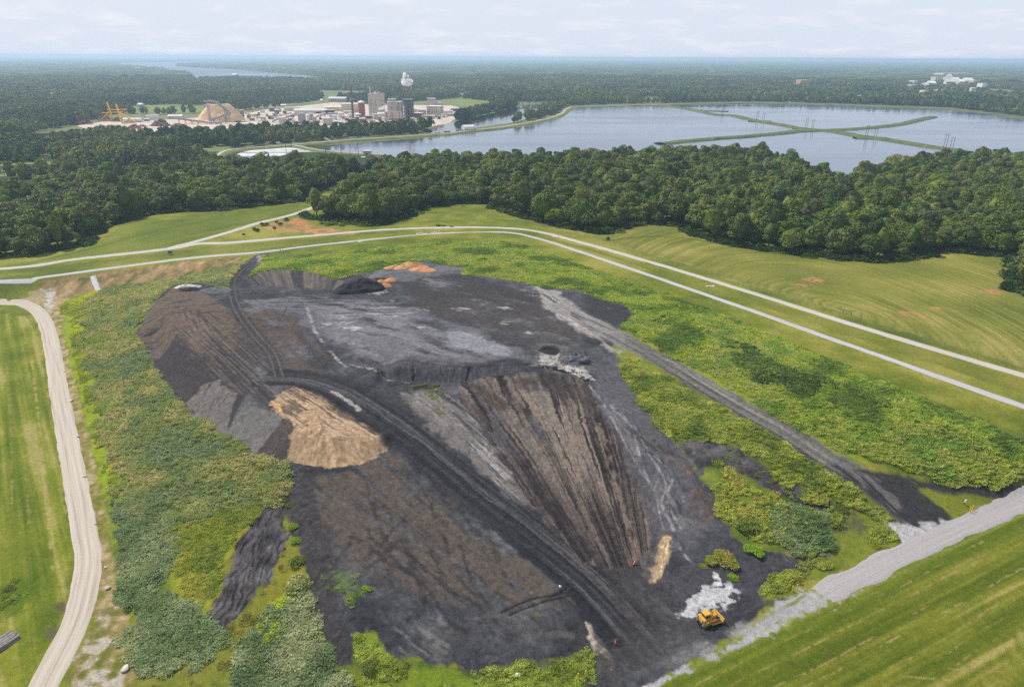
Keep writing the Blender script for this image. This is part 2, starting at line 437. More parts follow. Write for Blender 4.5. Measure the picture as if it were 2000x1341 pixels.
for f in _of:
    (x1, y1), (x2, y2), (x3, y3) = [_ov[i] for i in f]; z1, z2, z3 = _zz[list(f)]
    det = (y2-y3)*(x1-x3) + (x3-x2)*(y1-y3)
    if abs(det) < 1e-9: continue
    i0 = max(0, int(math.floor((min(x1,x2,x3)-GX0)/GS))); i1 = min(NX-1, int(math.ceil((max(x1,x2,x3)-GX0)/GS)))
    j0 = max(0, int(math.floor((min(y1,y2,y3)-GY0)/GS))); j1 = min(NY-1, int(math.ceil((max(y1,y2,y3)-GY0)/GS)))
    if i1 < i0 or j1 < j0: continue
    X, Y = np.meshgrid(GX0 + np.arange(i0, i1+1)*GS, GY0 + np.arange(j0, j1+1)*GS)
    a = ((y2-y3)*(X-x3) + (x3-x2)*(Y-y3))/det; b = ((y3-y1)*(X-x3) + (x1-x3)*(Y-y3))/det; g = 1-a-b
    m = (a > -1e-6) & (b > -1e-6) & (g > -1e-6)
    sub = HG[j0:j1+1, i0:i1+1]; sub[m] = (a*z1 + b*z2 + g*z3)[m]
def blur(A, n):
    for _ in range(n):
        B = np.pad(A, 1, mode='edge')
        A = (B[1:-1,1:-1]*2 + B[:-2,1:-1] + B[2:,1:-1] + B[1:-1,:-2] + B[1:-1,2:])/6
    return A
HG = blur(HG, 2)
_XX, _YY = np.meshgrid(GX0 + np.arange(NX)*GS, GY0 + np.arange(NY)*GS)
_rr = np.hypot(_XX, _YY)
HG += (fbm(_XX/60, _YY/60, 3, 3) - 0.5)*1.2*sstep(420, 520, _rr)
HG = HG + (ZF - HG)*sstep(880, 1000, _rr)
del _XX, _YY, _rr

def Z(px, z=ZF): return [at(a, b, z)[:2] for a, b in px]
ZW = ZF + .45
POND = Z([(600,296),(645,287),(700,279),(780,273),(860,267),(915,261),(960,256),(1010,247),(1065,237),(1100,229),(1108,220),(1132,211),(1200,207.5),(1310,205),(1400,203.5),(1480,202.5),(1560,204),(1640,207),(1750,210),(1850,214),(1940,222),(2010,232),(2200,245),(2400,330),(2000,400),(1650,400),(1500,352),(1200,340),(1000,332),(760,312),(700,304),(650,298)], ZW)
_XX, _YY = np.meshgrid(GX0 + np.arange(NX)*GS, GY0 + np.arange(NY)*GS)
_pm = inside(np.array(POND), _XX, _YY) & (np.hypot(_XX, _YY) > 690)
HG[_pm] = np.minimum(HG[_pm], ZF - .6)
del _XX, _YY, _pm
def hgt0(x, y):
    x = np.asarray(x, float); y = np.asarray(y, float)
    fx = np.clip((x-GX0)/GS, 0, NX-1.001); fy = np.clip((y-GY0)/GS, 0, NY-1.001)
    i = fx.astype(int); j = fy.astype(int); u = fx-i; v = fy-j
    h = (HG[j,i]*(1-u) + HG[j,i+1]*u)*(1-v) + (HG[j+1,i]*(1-u) + HG[j+1,i+1]*u)*v
    return np.where((x < GX0) | (x > GX1) | (y > GY1), ZF, h)

_TT = np.concatenate([np.arange(90, 620, 0.4), np.arange(620, 1200, 1.0)])
def ground(px, py):
    """photo pixel -> point on the land"""
    d = ray(px, py)
    z = CAMH + d[2]*_TT
    h = hgt0(d[0]*_TT, d[1]*_TT)
    k = np.argmax(z < h)
    if z[k] >= h[k]: return at(px, py, ZF)[:2]
    if k == 0: t = _TT[0]
    else:
        a = z[k-1]-h[k-1]; b = h[k]-z[k]; t = _TT[k-1] + (_TT[k]-_TT[k-1])*a/(a+b+1e-9)
    return d[0]*t, d[1]*t
def G(px):
    return [ground(*p) for p in px]
def GL(px, step=2.0):
    return smoothline(G(px), step)
def G3(px, py):
    x, y = ground(px, py); return x, y, float(hgt0(x, y))

# ------------------------------------------------------------------ outlines, traced on the land
P_ASH = G([(560,905),(500,887),(440,847),(375,808),(335,768),(298,708),(264,656),(288,608),(338,558),(400,553),(440,568),(447,548),(468,522),(488,505),(500,497),(514,500),(510,517),(488,540),(505,531),(560,526),(620,534),(655,546),(690,536),(740,528),(770,517),(800,512),(835,509),(862,518),(905,521),(905,536),(960,541),(1000,547),(1060,562),(1130,566),(1165,582),(1222,598),(1238,616),(1215,638),(1192,645),(1200,690),(1212,722),(1236,765),(1266,815),(1312,860),(1340,893),(1368,932),(1393,962),(1400,1002),(1440,1054),(1500,1078),(1565,1085),(1560,1110),(1510,1128),(1485,1158),(1500,1180),(1400,1260),(1270,1345),(1150,1345),(1176,1305),(1150,1262),(1100,1285),(1000,1290),(920,1312),(820,1290),(765,1278),(715,1225),(690,1240),(690,1300),(662,1296),(640,1245),(602,1155),(586,1075),(562,1005),(552,985),(572,950)])
P_RILL = G([(530,972),(556,1000),(562,1050),(532,1120),(492,1172),(430,1240),(402,1208),(440,1140),(462,1065),(500,1010)])
P_DARKR = G([(1325,862),(1375,855),(1420,866),(1470,895),(1540,935),(1572,962),(1640,985),(1660,1010),(1600,1000),(1540,975),(1470,935),(1400,905),(1365,930)])
P_SLAB = [  # weed zones: name, outline, per m2, size, colours, prototypes
]
P_VEG = [G(q) for q in (
 [(122,590),(200,560),(330,545),(440,522),(492,508),(470,522),(447,548),(440,568),(400,553),(338,558),(288,608),(264,656),(298,708),(335,768),(375,808),(440,847),(500,887),(560,905),(572,950),(556,1000),(562,1050),(590,1075),(606,1155),(645,1245),(690,1345),(420,1345),(285,1305),(250,1230),(215,1060),(195,930),(165,800),(130,680)],
 [(512,500),(560,503),(640,492),(740,484),(850,472),(960,466),(1030,478),(1100,505),(1300,572),(1500,652),(1700,732),(1900,815),(2060,880),(2060,938),(1900,942),(1800,932),(1740,915),(1640,875),(1540,820),(1440,768),(1330,705),(1240,655),(1215,638),(1238,616),(1222,598),(1165,582),(1130,566),(1060,562),(1000,547),(960,541),(905,536),(905,521),(862,518),(835,509),(800,512),(770,517),(740,528),(690,536),(655,546),(620,534),(560,526),(505,531),(478,545)],
 [(1202,690),(1300,738),(1420,812),(1560,882),(1660,950),(1730,1012),(1750,1052),(1700,1082),(1600,1130),(1490,1165),(1485,1150),(1510,1128),(1560,1110),(1565,1085),(1500,1078),(1440,1054),(1400,1002),(1393,962),(1368,932),(1340,893),(1312,860),(1266,815),(1236,765),(1212,722)],
 [(690,1215),(720,1230),(765,1278),(820,1290),(920,1312),(1000,1290),(1100,1287),(1150,1278),(1172,1308),(1130,1345),(690,1345),(662,1296)],
)]
R_LEFT = GL([(-300,588),(0,591),(50,595),(80,615),(98,660),(118,780),(145,930),(163,1030),(172,1090),(165,1150),(145,1220),(95,1320),(40,1440)])
R_IN = GL([(-500,560),(0,549),(85,541),(250,519),(380,503),(450,497),(512,492),(600,481),(720,468),(860,456),(960,453),(1010,456),(1060,468),(1150,497),(1300,548),(1500,617),(1700,688),(2000,793),(2130,840)])
R_OUT = GL([(-500,540),(0,525),(150,506),(330,486),(388,476),(450,474),(600,461),(760,448),(900,444),(1000,446),(1060,454),(1160,480),(1300,520),(1500,581),(1700,644),(2000,733),(2300,820)])
R_UP = GL([(330,485),(400,467),(500,437),(575,418),(630,398)])
R_HAUL = GL([(548,738),(600,742),(660,762),(720,797),(790,845),(855,897),(930,960),(1000,1013),(1080,1077),(1160,1145),(1235,1228)])
R_TRACK = GL([(512,492),(497,508),(470,527),(453,548),(455,580),(470,615),(500,655),(530,690),(545,735)])
R_DARK = GL([(1100,600),(1160,632),(1225,667),(1300,708),(1420,780),(1530,842),(1620,900),(1690,938),(1750,985),(1800,1030)])

# ------------------------------------------------------------------ the fan of ground vertices (finer close to the camera)
NT, NRR = 1300, 1150
th = np.radians(np.concatenate([np.linspace(-66, -42, 50)[:-1], np.linspace(-42, 42, NT), np.linspace(42, 66, 50)[1:]])); NT = len(th)
rr_ = np.concatenate([np.linspace(18, 86, 40)[:-1], 86*np.exp(np.linspace(0, math.log(1000/86.), NRR))]); NRR = len(rr_)
RR, TH = np.meshgrid(rr_, th, indexing='ij')
VX = (RR*np.sin(TH)).ravel(); VY = (RR*np.cos(TH)).ravel(); VZ = hgt0(VX, VY)
VC = np.zeros((VX.size, 3))

class Sel:
    """the vertices near an outline, with a soft ragged mask"""
    def __init__(s, poly, soft=1.0, rag=1.0, scale=3.0, line=False, width=1.0, seed=0, noise_pts=None):
        P = np.array(poly)[:, :2]; mgn = width + soft + rag + 1
        s.i = np.nonzero((VX > P[:,0].min()-mgn) & (VX < P[:,0].max()+mgn) & (VY > P[:,1].min()-mgn) & (VY < P[:,1].max()+mgn))[0]
        s.x = VX[s.i]; s.y = VY[s.i]
        d, s.side, s.run = segdist(s.x, s.y, P, not line)
        if not line: d = np.where(inside(P, s.x, s.y), -d, d)
        else: d = d - width/2
        s.d = d
        if rag: d = d + (fbm(s.x/scale, s.y/scale, 100+seed, 4) - 0.5)*2.6*rag
        s.m = sstep(soft*0.5, -soft*0.5, d)
        k = s.m > 0.002
        for a in ('i', 'x', 'y', 'd', 'side', 'run', 'm'): setattr(s, a, getattr(s, a)[k])
    def put(s, col, amt=1.0):
        m = (s.m*amt)[:, None]; VC[s.i] = VC[s.i]*(1-m) + np.asarray(col)*m
        return s
    def lift(s, dz, amt=1.0):
        VZ[s.i] += s.m*dz*amt; return s
def mixc_(a, b, t):
    return np.asarray(a)*(1-t)[:, None] + np.asarray(b)*t[:, None]
def ramp(t, *stops):
    """stops: (position, colour)"""
    o = np.tile(np.asarray(stops[0][1], float), (t.size, 1))
    for (p0, c0), (p1, c1) in zip(stops[:-1], stops[1:]):
        u = np.clip((t-p0)/(p1-p0), 0, 1)[:, None]; o = np.where((t >= p0)[:, None], np.asarray(c0)*(1-u) + np.asarray(c1)*u, o)
    return o
def dirnoise(x, y, dx, dy, across, along, seed, octv=4):
    l = math.hypot(dx, dy); dx /= l; dy /= l
    return fbm((x*dy - y*dx)/across, (x*dx + y*dy)/along, seed, octv)
def vec(a, b):
    (x0, y0), (x1, y1) = ground(*a), ground(*b); return x1-x0, y1-y0

GR = 1.13
# base: mown grass
n0 = fbm(VX/38, VY/38, 1, 5); n1 = fbm(VX/7, VY/7, 2, 4); n2 = vnoise(VX/0.9, VY/0.9, 5)
t = np.clip((n0-0.5)*1.5 + (n1-0.5)*0.9 + 0.5 + (n2-0.5)*0.12, 0, 1)
VC[:] = ramp(t, (0, c(84,96,28)), (0.35, c(102,112,34)), (0.6, c(118,122,42)), (1, c(140,136,62)))
VC *= GR
far_t = sstep(560, 700, RR.ravel())[:, None]
VC[:] = VC*(1-far_t) + c(52,70,34)*far_t
# under the woods the floor is dark leaf litter
# left field: bright, mowing lines run along the road
s = Sel(G([(-300,610),(0,612),(50,618),(72,650),(98,800),(120,950),(142,1080),(120,1210),(50,1345),(-20,1450),(-400,1450),(-400,700)]), 1.5, 0.8, seed=1)
dx, dy = vec((40,700), (100,1000))
q = dirnoise(s.x, s.y, dx, dy, 1.6, 60, 8); q2 = dirnoise(s.x, s.y, dx, dy, 5, 120, 9); nn = fbm(s.x/14, s.y/14, 10, 4)
s.put(ramp(np.clip(0.5 + (q-0.5)*1.6 + (nn-0.5)*1.1 + (q2-.5)*.8, 0, 1), (0, c(80,98,22,GR)), (0.45, c(106,116,32,GR)), (0.75, c(124,128,42,GR)), (1, c(148,142,80,GR))))
for k, (a, b) in enumerate(((( 62,700),(104,1120)), ((30,690),(60,1060)), ((14,700),(24,1000)), ((44,680),(78,960)))):
    w = Sel(GL([a, ((a[0]+b[0])/2+2, (a[1]+b[1])/2), b]), 0.5, 0.35, 1.2, line=True, width=0.35+0.3*(k == 0), seed=20+k)
    w.put(c(170,152,96), (0.75 if k == 0 else 0.4)*sstep(0.35, 0.6, vnoise(w.run/2.2, w.run*0+k, 41)))
# mown bank, lower right: windrows parallel to the road
s = Sel(G([(1275,1345),(1485,1246),(1575,1206),(1686,1152),(1804,1091),(1914,1038),(2006,1001),(2300,870),(2700,1100),(2200,1500),(1200,1450)]), 1.4, 0.7, seed=2)
dx, dy = vec((1500,1230), (1950,1020))
q = dirnoise(s.x, s.y, dx, dy, 1.5, 60, 12, 4); q2 = dirnoise(s.x, s.y, dx, dy, 4.0, 90, 13, 3); nn = fbm(s.x/18, s.y/18, 14, 4)
s.put(ramp(np.clip(0.46 + (q-0.5)*1.8 + (q2-0.5)*1.2 + (nn-0.5)*0.7, 0, 1), (0, c(84,97,22,GR)), (0.4, c(106,113,32,GR)), (0.68, c(122,124,42,GR)), (1, c(156,146,82,GR))))
bd = sstep(0, -7, s.d)
s.put(c(88,110,24), (1-bd)*0.6)
for k in range(15):
    off = 3.0 + k*3.1 + rnd.uniform(-.9, .9)
    w = np.abs(-s.d - off - (fbm(s.run/25, s.run*0+k, 15, 2)-.5)*1.4) < .22
    lit_ = sstep(0.40, 0.62, fbm(s.run/9+k*9, s.side*.5, 16+k, 5))*sstep(.3, .5, vnoise(s.run/1.1, s.side*2, 640+k))
    s.put(c(168,150,96), w*lit_*0.62)
# fields beyond the roads
s = Sel(G([(1070,440),(1180,462),(1215,448),(1275,433),(1345,440),(1360,455),(1450,475),(1550,486),(1700,500),(1800,490),(1830,478),(1950,484),(2000,550),(2300,600),(2300,800),(2000,716),(1700,628),(1500,565),(1300,505),(1180,470)]), 2, 1.5, 6, seed=3)
cx0, cy0 = ground(1660, 610)
ang = np.arctan2(s.y-cy0, s.x-cx0); rad = np.hypot((s.x-cx0)*1.0, (s.y-cy0)*0.55)
q = fbm(rad/1.7, ang*1.5, 21, 3); nn = fbm(s.x/30, s.y/30, 22, 5)
s.put(ramp(np.clip(0.5 + (q-0.5)*1.25*sstep(0.38,0.56,fbm(s.x/70,s.y/70,23,2)) + (nn-0.5)*1.3, 0, 1), (0, c(90,98,36,1.25)), (0.4, c(110,112,46,1.25)), (0.7, c(124,122,54,1.25)), (1, c(144,134,76,1.25))))
dx, dy = vec((1990,700), (1940,520))
for k, (px, py, ln) in enumerate(((1590,546,1.6),(1567,558,1.4),(1780,613,1.6),(1935,570,1.5),(1830,602,.6))):
    gx, gy = ground(px, py)
    a = np.linspace(0, 2*math.pi, 14)[:-1]
    w = Sel([(gx + 3.4*ln*math.cos(t), gy + 3.2*ln*math.sin(t)) for t in a], 2.5, 2.2, 2.5, seed=60+k); w.put(c(182,132,88), .85*sstep(.36,.58,fbm(w.x/1.8, w.y/2.5, 620+k, 4)))
w = Sel(GL([(1180,470),(1260,462),(1340,466),(1450,484),(1560,500)]), 1.5, 1, 3, line=True, width=2.6, seed=66); w.put(c(70,92,28), 0.75)
# verge left of the outer road, hump meadow
s = Sel(G([(200,470),(240,448),(300,431),(430,424),(580,396),(600,420),(500,437),(400,465),(330,483),(150,503),(60,512)]), 3, 2, 6, seed=4)
dx, dy = vec((280,470), (540,420)); q = dirnoise(s.x, s.y, dx, dy, 2.2, 80, 31, 3); nn = fbm(s.x/30, s.y/30, 32, 4)
s.put(ramp(np.clip(0.5 + (q-0.5)*0.8 + (nn-0.5)*1.1, 0, 1), (0, c(82,98,30,GR)), (0.5, c(104,114,38,GR)), (1, c(126,126,54,GR))))
# strip between the two roads is a touch duller
s = Sel(G([(-300,552),(250,514),(450,492),(700,465),(1000,450),(1150,489),(1500,602),(2000,770),(2300,870),(2300,830),(2000,742),(1500,589),(1160,487),(1050,459),(900,449),(600,466),(330,492),(0,532),(-300,550)]), 2, 0.6, seed=5)
nn = fbm(s.x/22, s.y/22, 33, 5); s.put(ramp(np.clip(0.5+(nn-.5)*1.7, 0, 1), (0, c(86,96,32,GR)), (0.5, c(106,112,40,GR)), (1, c(128,124,56,GR))), 0.85)
# red clay scrape
s = Sel(G([(548,432),(575,428),(600,436),(640,445),(700,452),(690,458),(620,458),(570,452),(530,450),(515,445)]), 4, 4.5, 7, seed=6)
nn = fbm(s.x/6, s.y/6, 35, 4); s.put(ramp(nn, (0.25, c(120,116,60)), (0.5, c(176,132,88)), (0.75, c(190,138,98))), 0.95)
s = Sel(G([(562,430),(590,430),(606,438),(580,440)]), 2, 2, 3, seed=7); s.put(c(188,122,76), .9)
# tan bank with dead grass, and the dry ground at its foot
s = Sel(G([(84,546),(250,525),(380,509),(470,500),(470,512),(430,524),(330,547),(200,567),(130,580),(120,600),(95,600),(85,575)]), 1.6, 1.6, 3, seed=8)
nn = fbm(s.x/3, s.y/5, 36, 5); n3 = fbm(s.x/16, s.y/16, 37, 3)
s.put(ramp(np.clip(nn*0.75+n3*0.35-0.05, 0, 1), (0.25, c(98,104,44)), (0.42, c(136,116,78)), (0.6, c(164,138,98)), (0.85, c(196,174,132))))
s.lift(-(1-np.abs(2*fbm(s.x/2.6, s.y/9, 38, 3)-1))*0.5)
s = Sel(G([(60,572),(95,562),(150,590),(130,640),(105,620),(88,600),(40,586)]), 2, 2, 3, seed=9); s.put(c(176,156,122), .8)
s = Sel(G([(84,565),(104,562),(108,600),(96,618),(88,590)]), 1, 2, 2, seed=10); s.put(c(196,192,188), sstep(.42, .6, fbm(s.x/1.4, s.y/1.4, 39, 3)))
# dry shoulder along the left road
s = Sel(GL([(110,600),(128,700),(150,830),(178,980),(205,1120),(232,1230),(262,1345)]), 2, 1.4, 3, line=True, width=5.5, seed=11)
nn = fbm(s.x/2.5, s.y/2.5, 40, 4); s.put(ramp(nn, (0.3, c(112,116,46)), (0.5, c(150,132,88)), (0.7, c(178,160,122))), .92)
s = Sel(G([(185,1170),(215,1180),(250,1345),(120,1345),(160,1260)]), 2, 2.4, 3, seed=12); nn = fbm(s.x/2, s.y/2, 42, 4)
s.put(ramp(nn, (0.3, c(104,110,44)), (0.5, c(146,132,90)), (0.66, c(186,178,164))), .9)
s = Sel(GL([(120,1180),(150,1210),(120,1270),(90,1345)]), 1.5, 1.0, 2, line=True, width=1.6, seed=13); s.put(c(86,76,70), .75)
s = Sel(G([(86,1224),(125,1222),(120,1250),(90,1250)]), 1.2, 1, 2, seed=14); s.put(c(96,84,74), .7)
s = Sel(G([(0,1140),(70,1130),(60,1175),(20,1200),(0,1210),(-60,1200)]), 2, 2.5, 3, seed=15); s.put(c(84,106,20), .8)

# ---------------- weeds: the soil and low growth under them
for k, P in enumerate(P_VEG):
    s = Sel(P, 1.2, 1.0, 3, seed=70+k)
    nn = fbm(s.x/9, s.y/9, 45, 4); s.put(ramp(nn, (0.25, c(74,94,32)), (0.5, c(100,116,40)), (0.75, c(128,136,50))))
for k, (q, col) in enumerate((
   ([(122,590),(190,565),(160,650),(185,760),(220,900),(238,985),(205,960),(165,800),(130,680)], c(138,156,32)),
   ([(330,1010),(420,1000),(505,985),(455,1080),(430,1150),(392,1212),(345,1160),(320,1080)], c(146,150,34)),
   ([(480,985),(520,985),(470,1080),(440,1150),(400,1215),(430,1120)], c(132,126,52)),
   ([(560,1020),(590,1075),(600,1120),(560,1180),(500,1230),(430,1300),(400,1320),(440,1240),(530,1120)], c(128,126,44)),
   ([(1640,985),(1740,1020),(1748,1052),(1600,1125),(1490,1165),(1520,1128),(1600,1090),(1600,1010)], c(124,132,44)),
   ([(1790,950),(1850,960),(1900,985),(1920,1000),(1860,1015),(1810,985)], c(126,132,44)),
   ([(1220,640),(1300,680),(1420,750),(1560,832),(1700,905),(1640,890),(1500,810),(1380,742),(1260,672)], c(136,146,42)),
   ([(285,1300),(440,1250),(520,1300),(700,1345),(280,1345)], c(120,124,46)),
   ([(720,1240),(800,1295),(930,1320),(1100,1290),(1165,1290),(1150,1320),(1060,1345),(700,1345)], c(126,146,42)))):
    s = Sel(G(q), 1.6, 2.0, 4, seed=80+k); s.put(col, .85)

# ---------------- bare ash
s = Sel(P_ASH, 0.9, 1.1, 3, seed=90); ASHM = np.zeros(VX.size); ASHM[s.i] = s.m
nA = fbm(s.x/16, s.y/16, 50, 5); nB = fbm(s.x/3.2, s.y/3.2, 51, 4); nC = fbm(s.x/45, s.y/45, 52, 3)
s.put(ramp(np.clip(0.5+(nA-.5)*1.2+(nB-.5)*.7+(nC-.5)*.8, 0, 1), (0, c(50,50,54)), (0.4, c(69,69,73)), (0.7, c(86,86,89)), (1, c(110,109,111))))
s.lift((fbm(s.x/2.2, s.y/2.2, 53, 4)-.5)*0.28)
for k, P in enumerate((P_RILL, P_DARKR)):
    w = Sel(P, 0.9, 1.3, 2.5, seed=92+k); nn = fbm(w.x/4, w.y/4, 54, 4); w.put(ramp(nn, (0.3, c(60,57,60)), (0.7, c(98,95,96)))); ASHM[w.i] = np.maximum(ASHM[w.i], w.m)
w = Sel(P_RILL, 0.9, 1.3, 2.5, seed=92)
dx, dy = vec((535,985), (430,1225))
q = dirnoise(w.x + (fbm(w.x/4,w.y/4,55,2)-.5)*4, w.y, dx, dy, 1.5, 9, 56, 3); rl = 1-np.abs(2*q-1)
w.lift(-sstep(.75, 1, rl)*.5); w.put(c(56,54,57), sstep(.86, 1, rl)*.6)
w.put(c(112,108,110), sstep(.6, .35, rl)*.35)

def patch(px, col, amt=1.0, soft=1.5, rag=1.6, sc=3, seed=0, dirv=None, ac=1.0, al=12, cut=(.35, .6), lift=0.0):
    """a stain on the ash, broken up by streaks along a direction"""
    w = Sel(G(px), soft, rag, sc, seed=seed)
    if dirv is not None:
        q = dirnoise(w.x, w.y, *vec(*dirv), ac, al, 300+seed, 4); w.put(col, amt*sstep(cut[0], cut[1], q))
    else: w.put(col, amt*sstep(cut[0]-.15, cut[1]-.12, fbm(w.x/sc, w.y/sc, 300+seed, 4)))
    if lift: w.lift(lift)
    return w
def stroke(px, col, width, amt=1.0, soft=0.5, rag=0.3, sc=1.5, seed=0, brk=None, lift=0.0, lanes=None):
    w = Sel(GL(px, 1.5), soft, rag, sc, line=True, width=width, seed=seed)
    a = amt
    if brk: a = a*sstep(brk-.12, brk+.12, fbm(w.run/5, w.side*0.4, 400+seed, 3))
    if lanes: a = a*sstep(.38, .62, fbm(w.side/lanes, w.run/30, 500+seed, 3))
    w.put(col, a)
    if lift: w.lift(lift)
    return w
# --- plateau: grey silt, pale salts, brown drifts
patch([(470,590),(600,580),(760,600),(830,600),(900,640),(1010,680),(1060,705),(900,712),(740,708),(690,690),(640,660),(600,640),(520,625)], c(112,110,115), .75, 4, 5, 10, 1, ((480,590),(1000,690)), 4, 14, (.3,.55))
patch([(600,600),(700,590),(800,620),(880,650),(980,690),(900,705),(760,700),(690,690),(650,655)], c(128,126,131), .7, 5, 5, 8, 2, ((600,620),(900,700)), 3, 12, (.4,.62))
patch([(800,560),(960,560),(1080,600),(1150,650),(1100,690),(1010,670),(900,630),(820,600)], c(74,68,66), .85, 5, 5, 9, 3, ((820,560),(1150,650)), 3, 16, (.32,.5))
patch([(760,540),(900,535),(1060,570),(1060,600),(900,580),(800,575)], c(62,59,61), .85, 4, 4, 8, 4, ((760,540),(1050,590)), 3, 14, (.3,.5))
patch([(870,645),(930,655),(1000,680),(1000,697),(930,690),(880,672)], c(138,138,146), .8, 1.6, 1.6, 4, 5, cut=(.25,.4))
patch([(868,645),(900,645),(940,655),(900,658)], c(136,135,141), .8, 1.2, 1.2, 4, 6, cut=(.25,.4))
patch([(640,605),(700,600),(830,600),(800,612),(700,625),(660,640)], c(168,165,168), .6, 2, 3, 5, 7, ((640,610),(800,605)), 1.2, 6, (.52,.68))
for k, (x, y, w_) in enumerate(((735,570,26),(900,603,20),(985,602,14),(830,606,12),(1035,650,14),(690,640,16),(760,618,15),(640,632,10),(985,630,12),(700,652,14),(830,640,14),(1040,575,14),(770,586,10))):
    patch([(x-w_,y),(x,y-w_*.22),(x+w_,y),(x,y+w_*.25)], c(188,184,184), .75, 1.4, 1.6, 2.5, 100+k, ((x-20,y),(x+20,y+3)), .8, 5, (.42,.6))
patch([(1045,560),(1090,570),(1130,605),(1180,640),(1240,680),(1210,690),(1150,655),(1100,630),(1060,595)], c(160,154,150), .85, 2.5, 2.5, 5, 8, ((1050,565),(1220,685)), 1.6, 16, (.3,.52))
patch([(1070,575),(1130,612),(1200,660),(1170,655),(1110,625)], c(190,185,180), .7, 1.5, 2, 4, 9, ((1050,565),(1220,685)), .8, 10, (.45,.62))
patch([(1140,575),(1225,598),(1235,620),(1200,640),(1150,610)], c(58,56,59), .8, 3, 2, 5, 10, cut=(.3,.45))
patch([(470,585),(560,580),(700,585),(800,590),(600,605),(500,610)], c(122,120,124), .7, 2, 2, 6, 11, ((470,590),(800,590)), 1.0, 24, (.42,.6))
for k, o in enumerate((0, 6, 13, 21)):
    stroke([(462,575+o*.3),(520,590+o),(600,592+o),(700,590+o),(840,596+o*.5)], c(62,60,62), 1.2, .5, .6, .3, 2, 120+k, brk=.45)
# salt line along the scarp foot, scarp
stroke([(600,600),(612,640),(640,680),(655,697),(680,712),(740,727),(800,745)], c(168,165,162), .65, .7, .9, .9, 1.2, 130, brk=.5)
stroke([(650,690),(664,706),(700,716),(760,733)], c(190,186,180), .7, .7, .8, .7, 1.1, 131, brk=.5)
w = patch([(700,700),(745,712),(900,716),(1050,712),(1000,725),(950,736),(905,746),(850,749),(800,745),(740,727),(690,712)], c(80,78,82), .9, 1.2, .8, 2, 12, cut=(.1,.2))
q = dirnoise(w.x, w.y, *vec((820,715),(822,748)), .9, 6, 57, 3); w.lift(-(1-np.abs(2*q-1))*.45); w.put(c(58,56,60), sstep(.78,.98,1-np.abs(2*q-1))*.7)
for k, L in enumerate(([(806,712),(809,724),(807,738)], [(917,716),(914,728),(910,742)], [(720,702),(740,708)])): stroke(L, c(24,24,27), .5, 1, .3, .3, .8, 134+k, lift=-.5)
# pit face fluting
w = patch([(490,538),(512,530),(560,526),(620,533),(652,546),(700,553),(700,572),(640,566),(560,561),(492,558)], c(88,83,80), .9, 1, .8, 2, 13, cut=(.1,.2))
px0, py0 = ground(600, 640); an = np.arctan2(w.x-px0, w.y-py0); q = fbm(an*26, np.hypot(w.x-px0, w.y-py0)/30, 58, 3)
w.put(c(112,103,95), sstep(.5,.7,q)*.8); w.put(c(60,57,60), sstep(.45,.3,q)*.8); w.lift((q-.5)*1.2)
# --- brown tipped material on the left
B1 = c(104,90,78); B2 = c(78,70,67); B3 = c(66,61,62)
patch([(265,656),(290,607),(338,560),(400,570),(440,600),(470,640),(460,680),(420,700),(380,690),(345,655),(300,705)], B1, .92, 2.5, 1.4, 4, 14, ((345,655),(300,690)), 1.2, 12, (.22,.4))
patch([(345,655),(380,690),(430,700),(520,760),(560,800),(530,797),(480,772),(410,722)], B3, .9, 3, 2, 5, 15, ((380,680),(520,790)), 1.2, 22, (.25,.45))
patch([(300,705),(345,655),(410,722),(480,772),(440,845),(375,808),(335,768)], c(64,59,61), .95, 1.2, .6, 3, 16, ((400,720),(340,770)), 1.6, 14, (.1,.25))
patch([(325,750),(345,735),(380,780),(370,805),(335,768)], c(76,68,66), .5, 3, 2, 4, 17, ((400,720),(340,770)), 1.6, 14, (.35,.6))
patch([(360,790),(395,752),(425,745),(450,760),(462,790),(450,820),(440,845),(375,808)], c(112,106,102), .95, .8, 1.6, 3, 18, ((425,745),(380,810)), 1.3, 16, (.2,.34))
patch([(478,790),(535,805),(560,812),(520,860),(500,887),(440,847)], c(112,108,106), .95, .7, .6, 2, 19, cut=(.1,.2))
patch([(560,808),(578,828),(570,870),(563,905),(500,887),(520,860)], c(80,72,67), .95, .7, .7, 2, 20, cut=(.1,.2))
patch([(440,610),(540,600),(600,640),(640,700),(620,730),(560,740),(520,700),(460,660)], c(88,76,68), .8, 5, 5, 9, 21, ((480,620),(620,720)), 2.2, 14, (.34,.55))
patch([(400,640),(460,650),(540,720),(560,745),(620,760),(540,790),(460,740),(400,690)], c(70,65,65), .7, 4, 4, 8, 22, ((400,650),(560,780)), 1.3, 26, (.35,.55))
dd = ((378,650),(520,790))
patch([(360,600),(430,620),(540,720),(600,775),(560,800),(480,770),(400,715),(345,650)], c(112,100,90), .5, 3, 3, 6, 23, dd, .7, 30, (.52,.64))
patch([(360,600),(430,620),(540,720),(600,775),(560,800),(480,770),(400,715),(345,650)], c(48,45,48), .6, 3, 3, 6, 24, dd, .7, 34, (.54,.66))
for k in range(9):
    o = k*7.5
    stroke([(352+o*.9,600+o*.5),(372+o,650+o*.2),(430+o*1.05,700+o*.35),(500+o,770+o*.1)], c(50,47,50) if k % 2 else c(118,106,96), .55, .55, .5, .2, 2, 140+k, brk=.46)
stroke([(455,585),(470,620),(440,660),(400,690)], c(46,44,47), .8, .5, .6, .3, 2, 151, brk=.4)
stroke([(560,600),(548,618),(510,625),(470,618)], c(46,44,47), .7, .7, .5, .3, 2, 152)
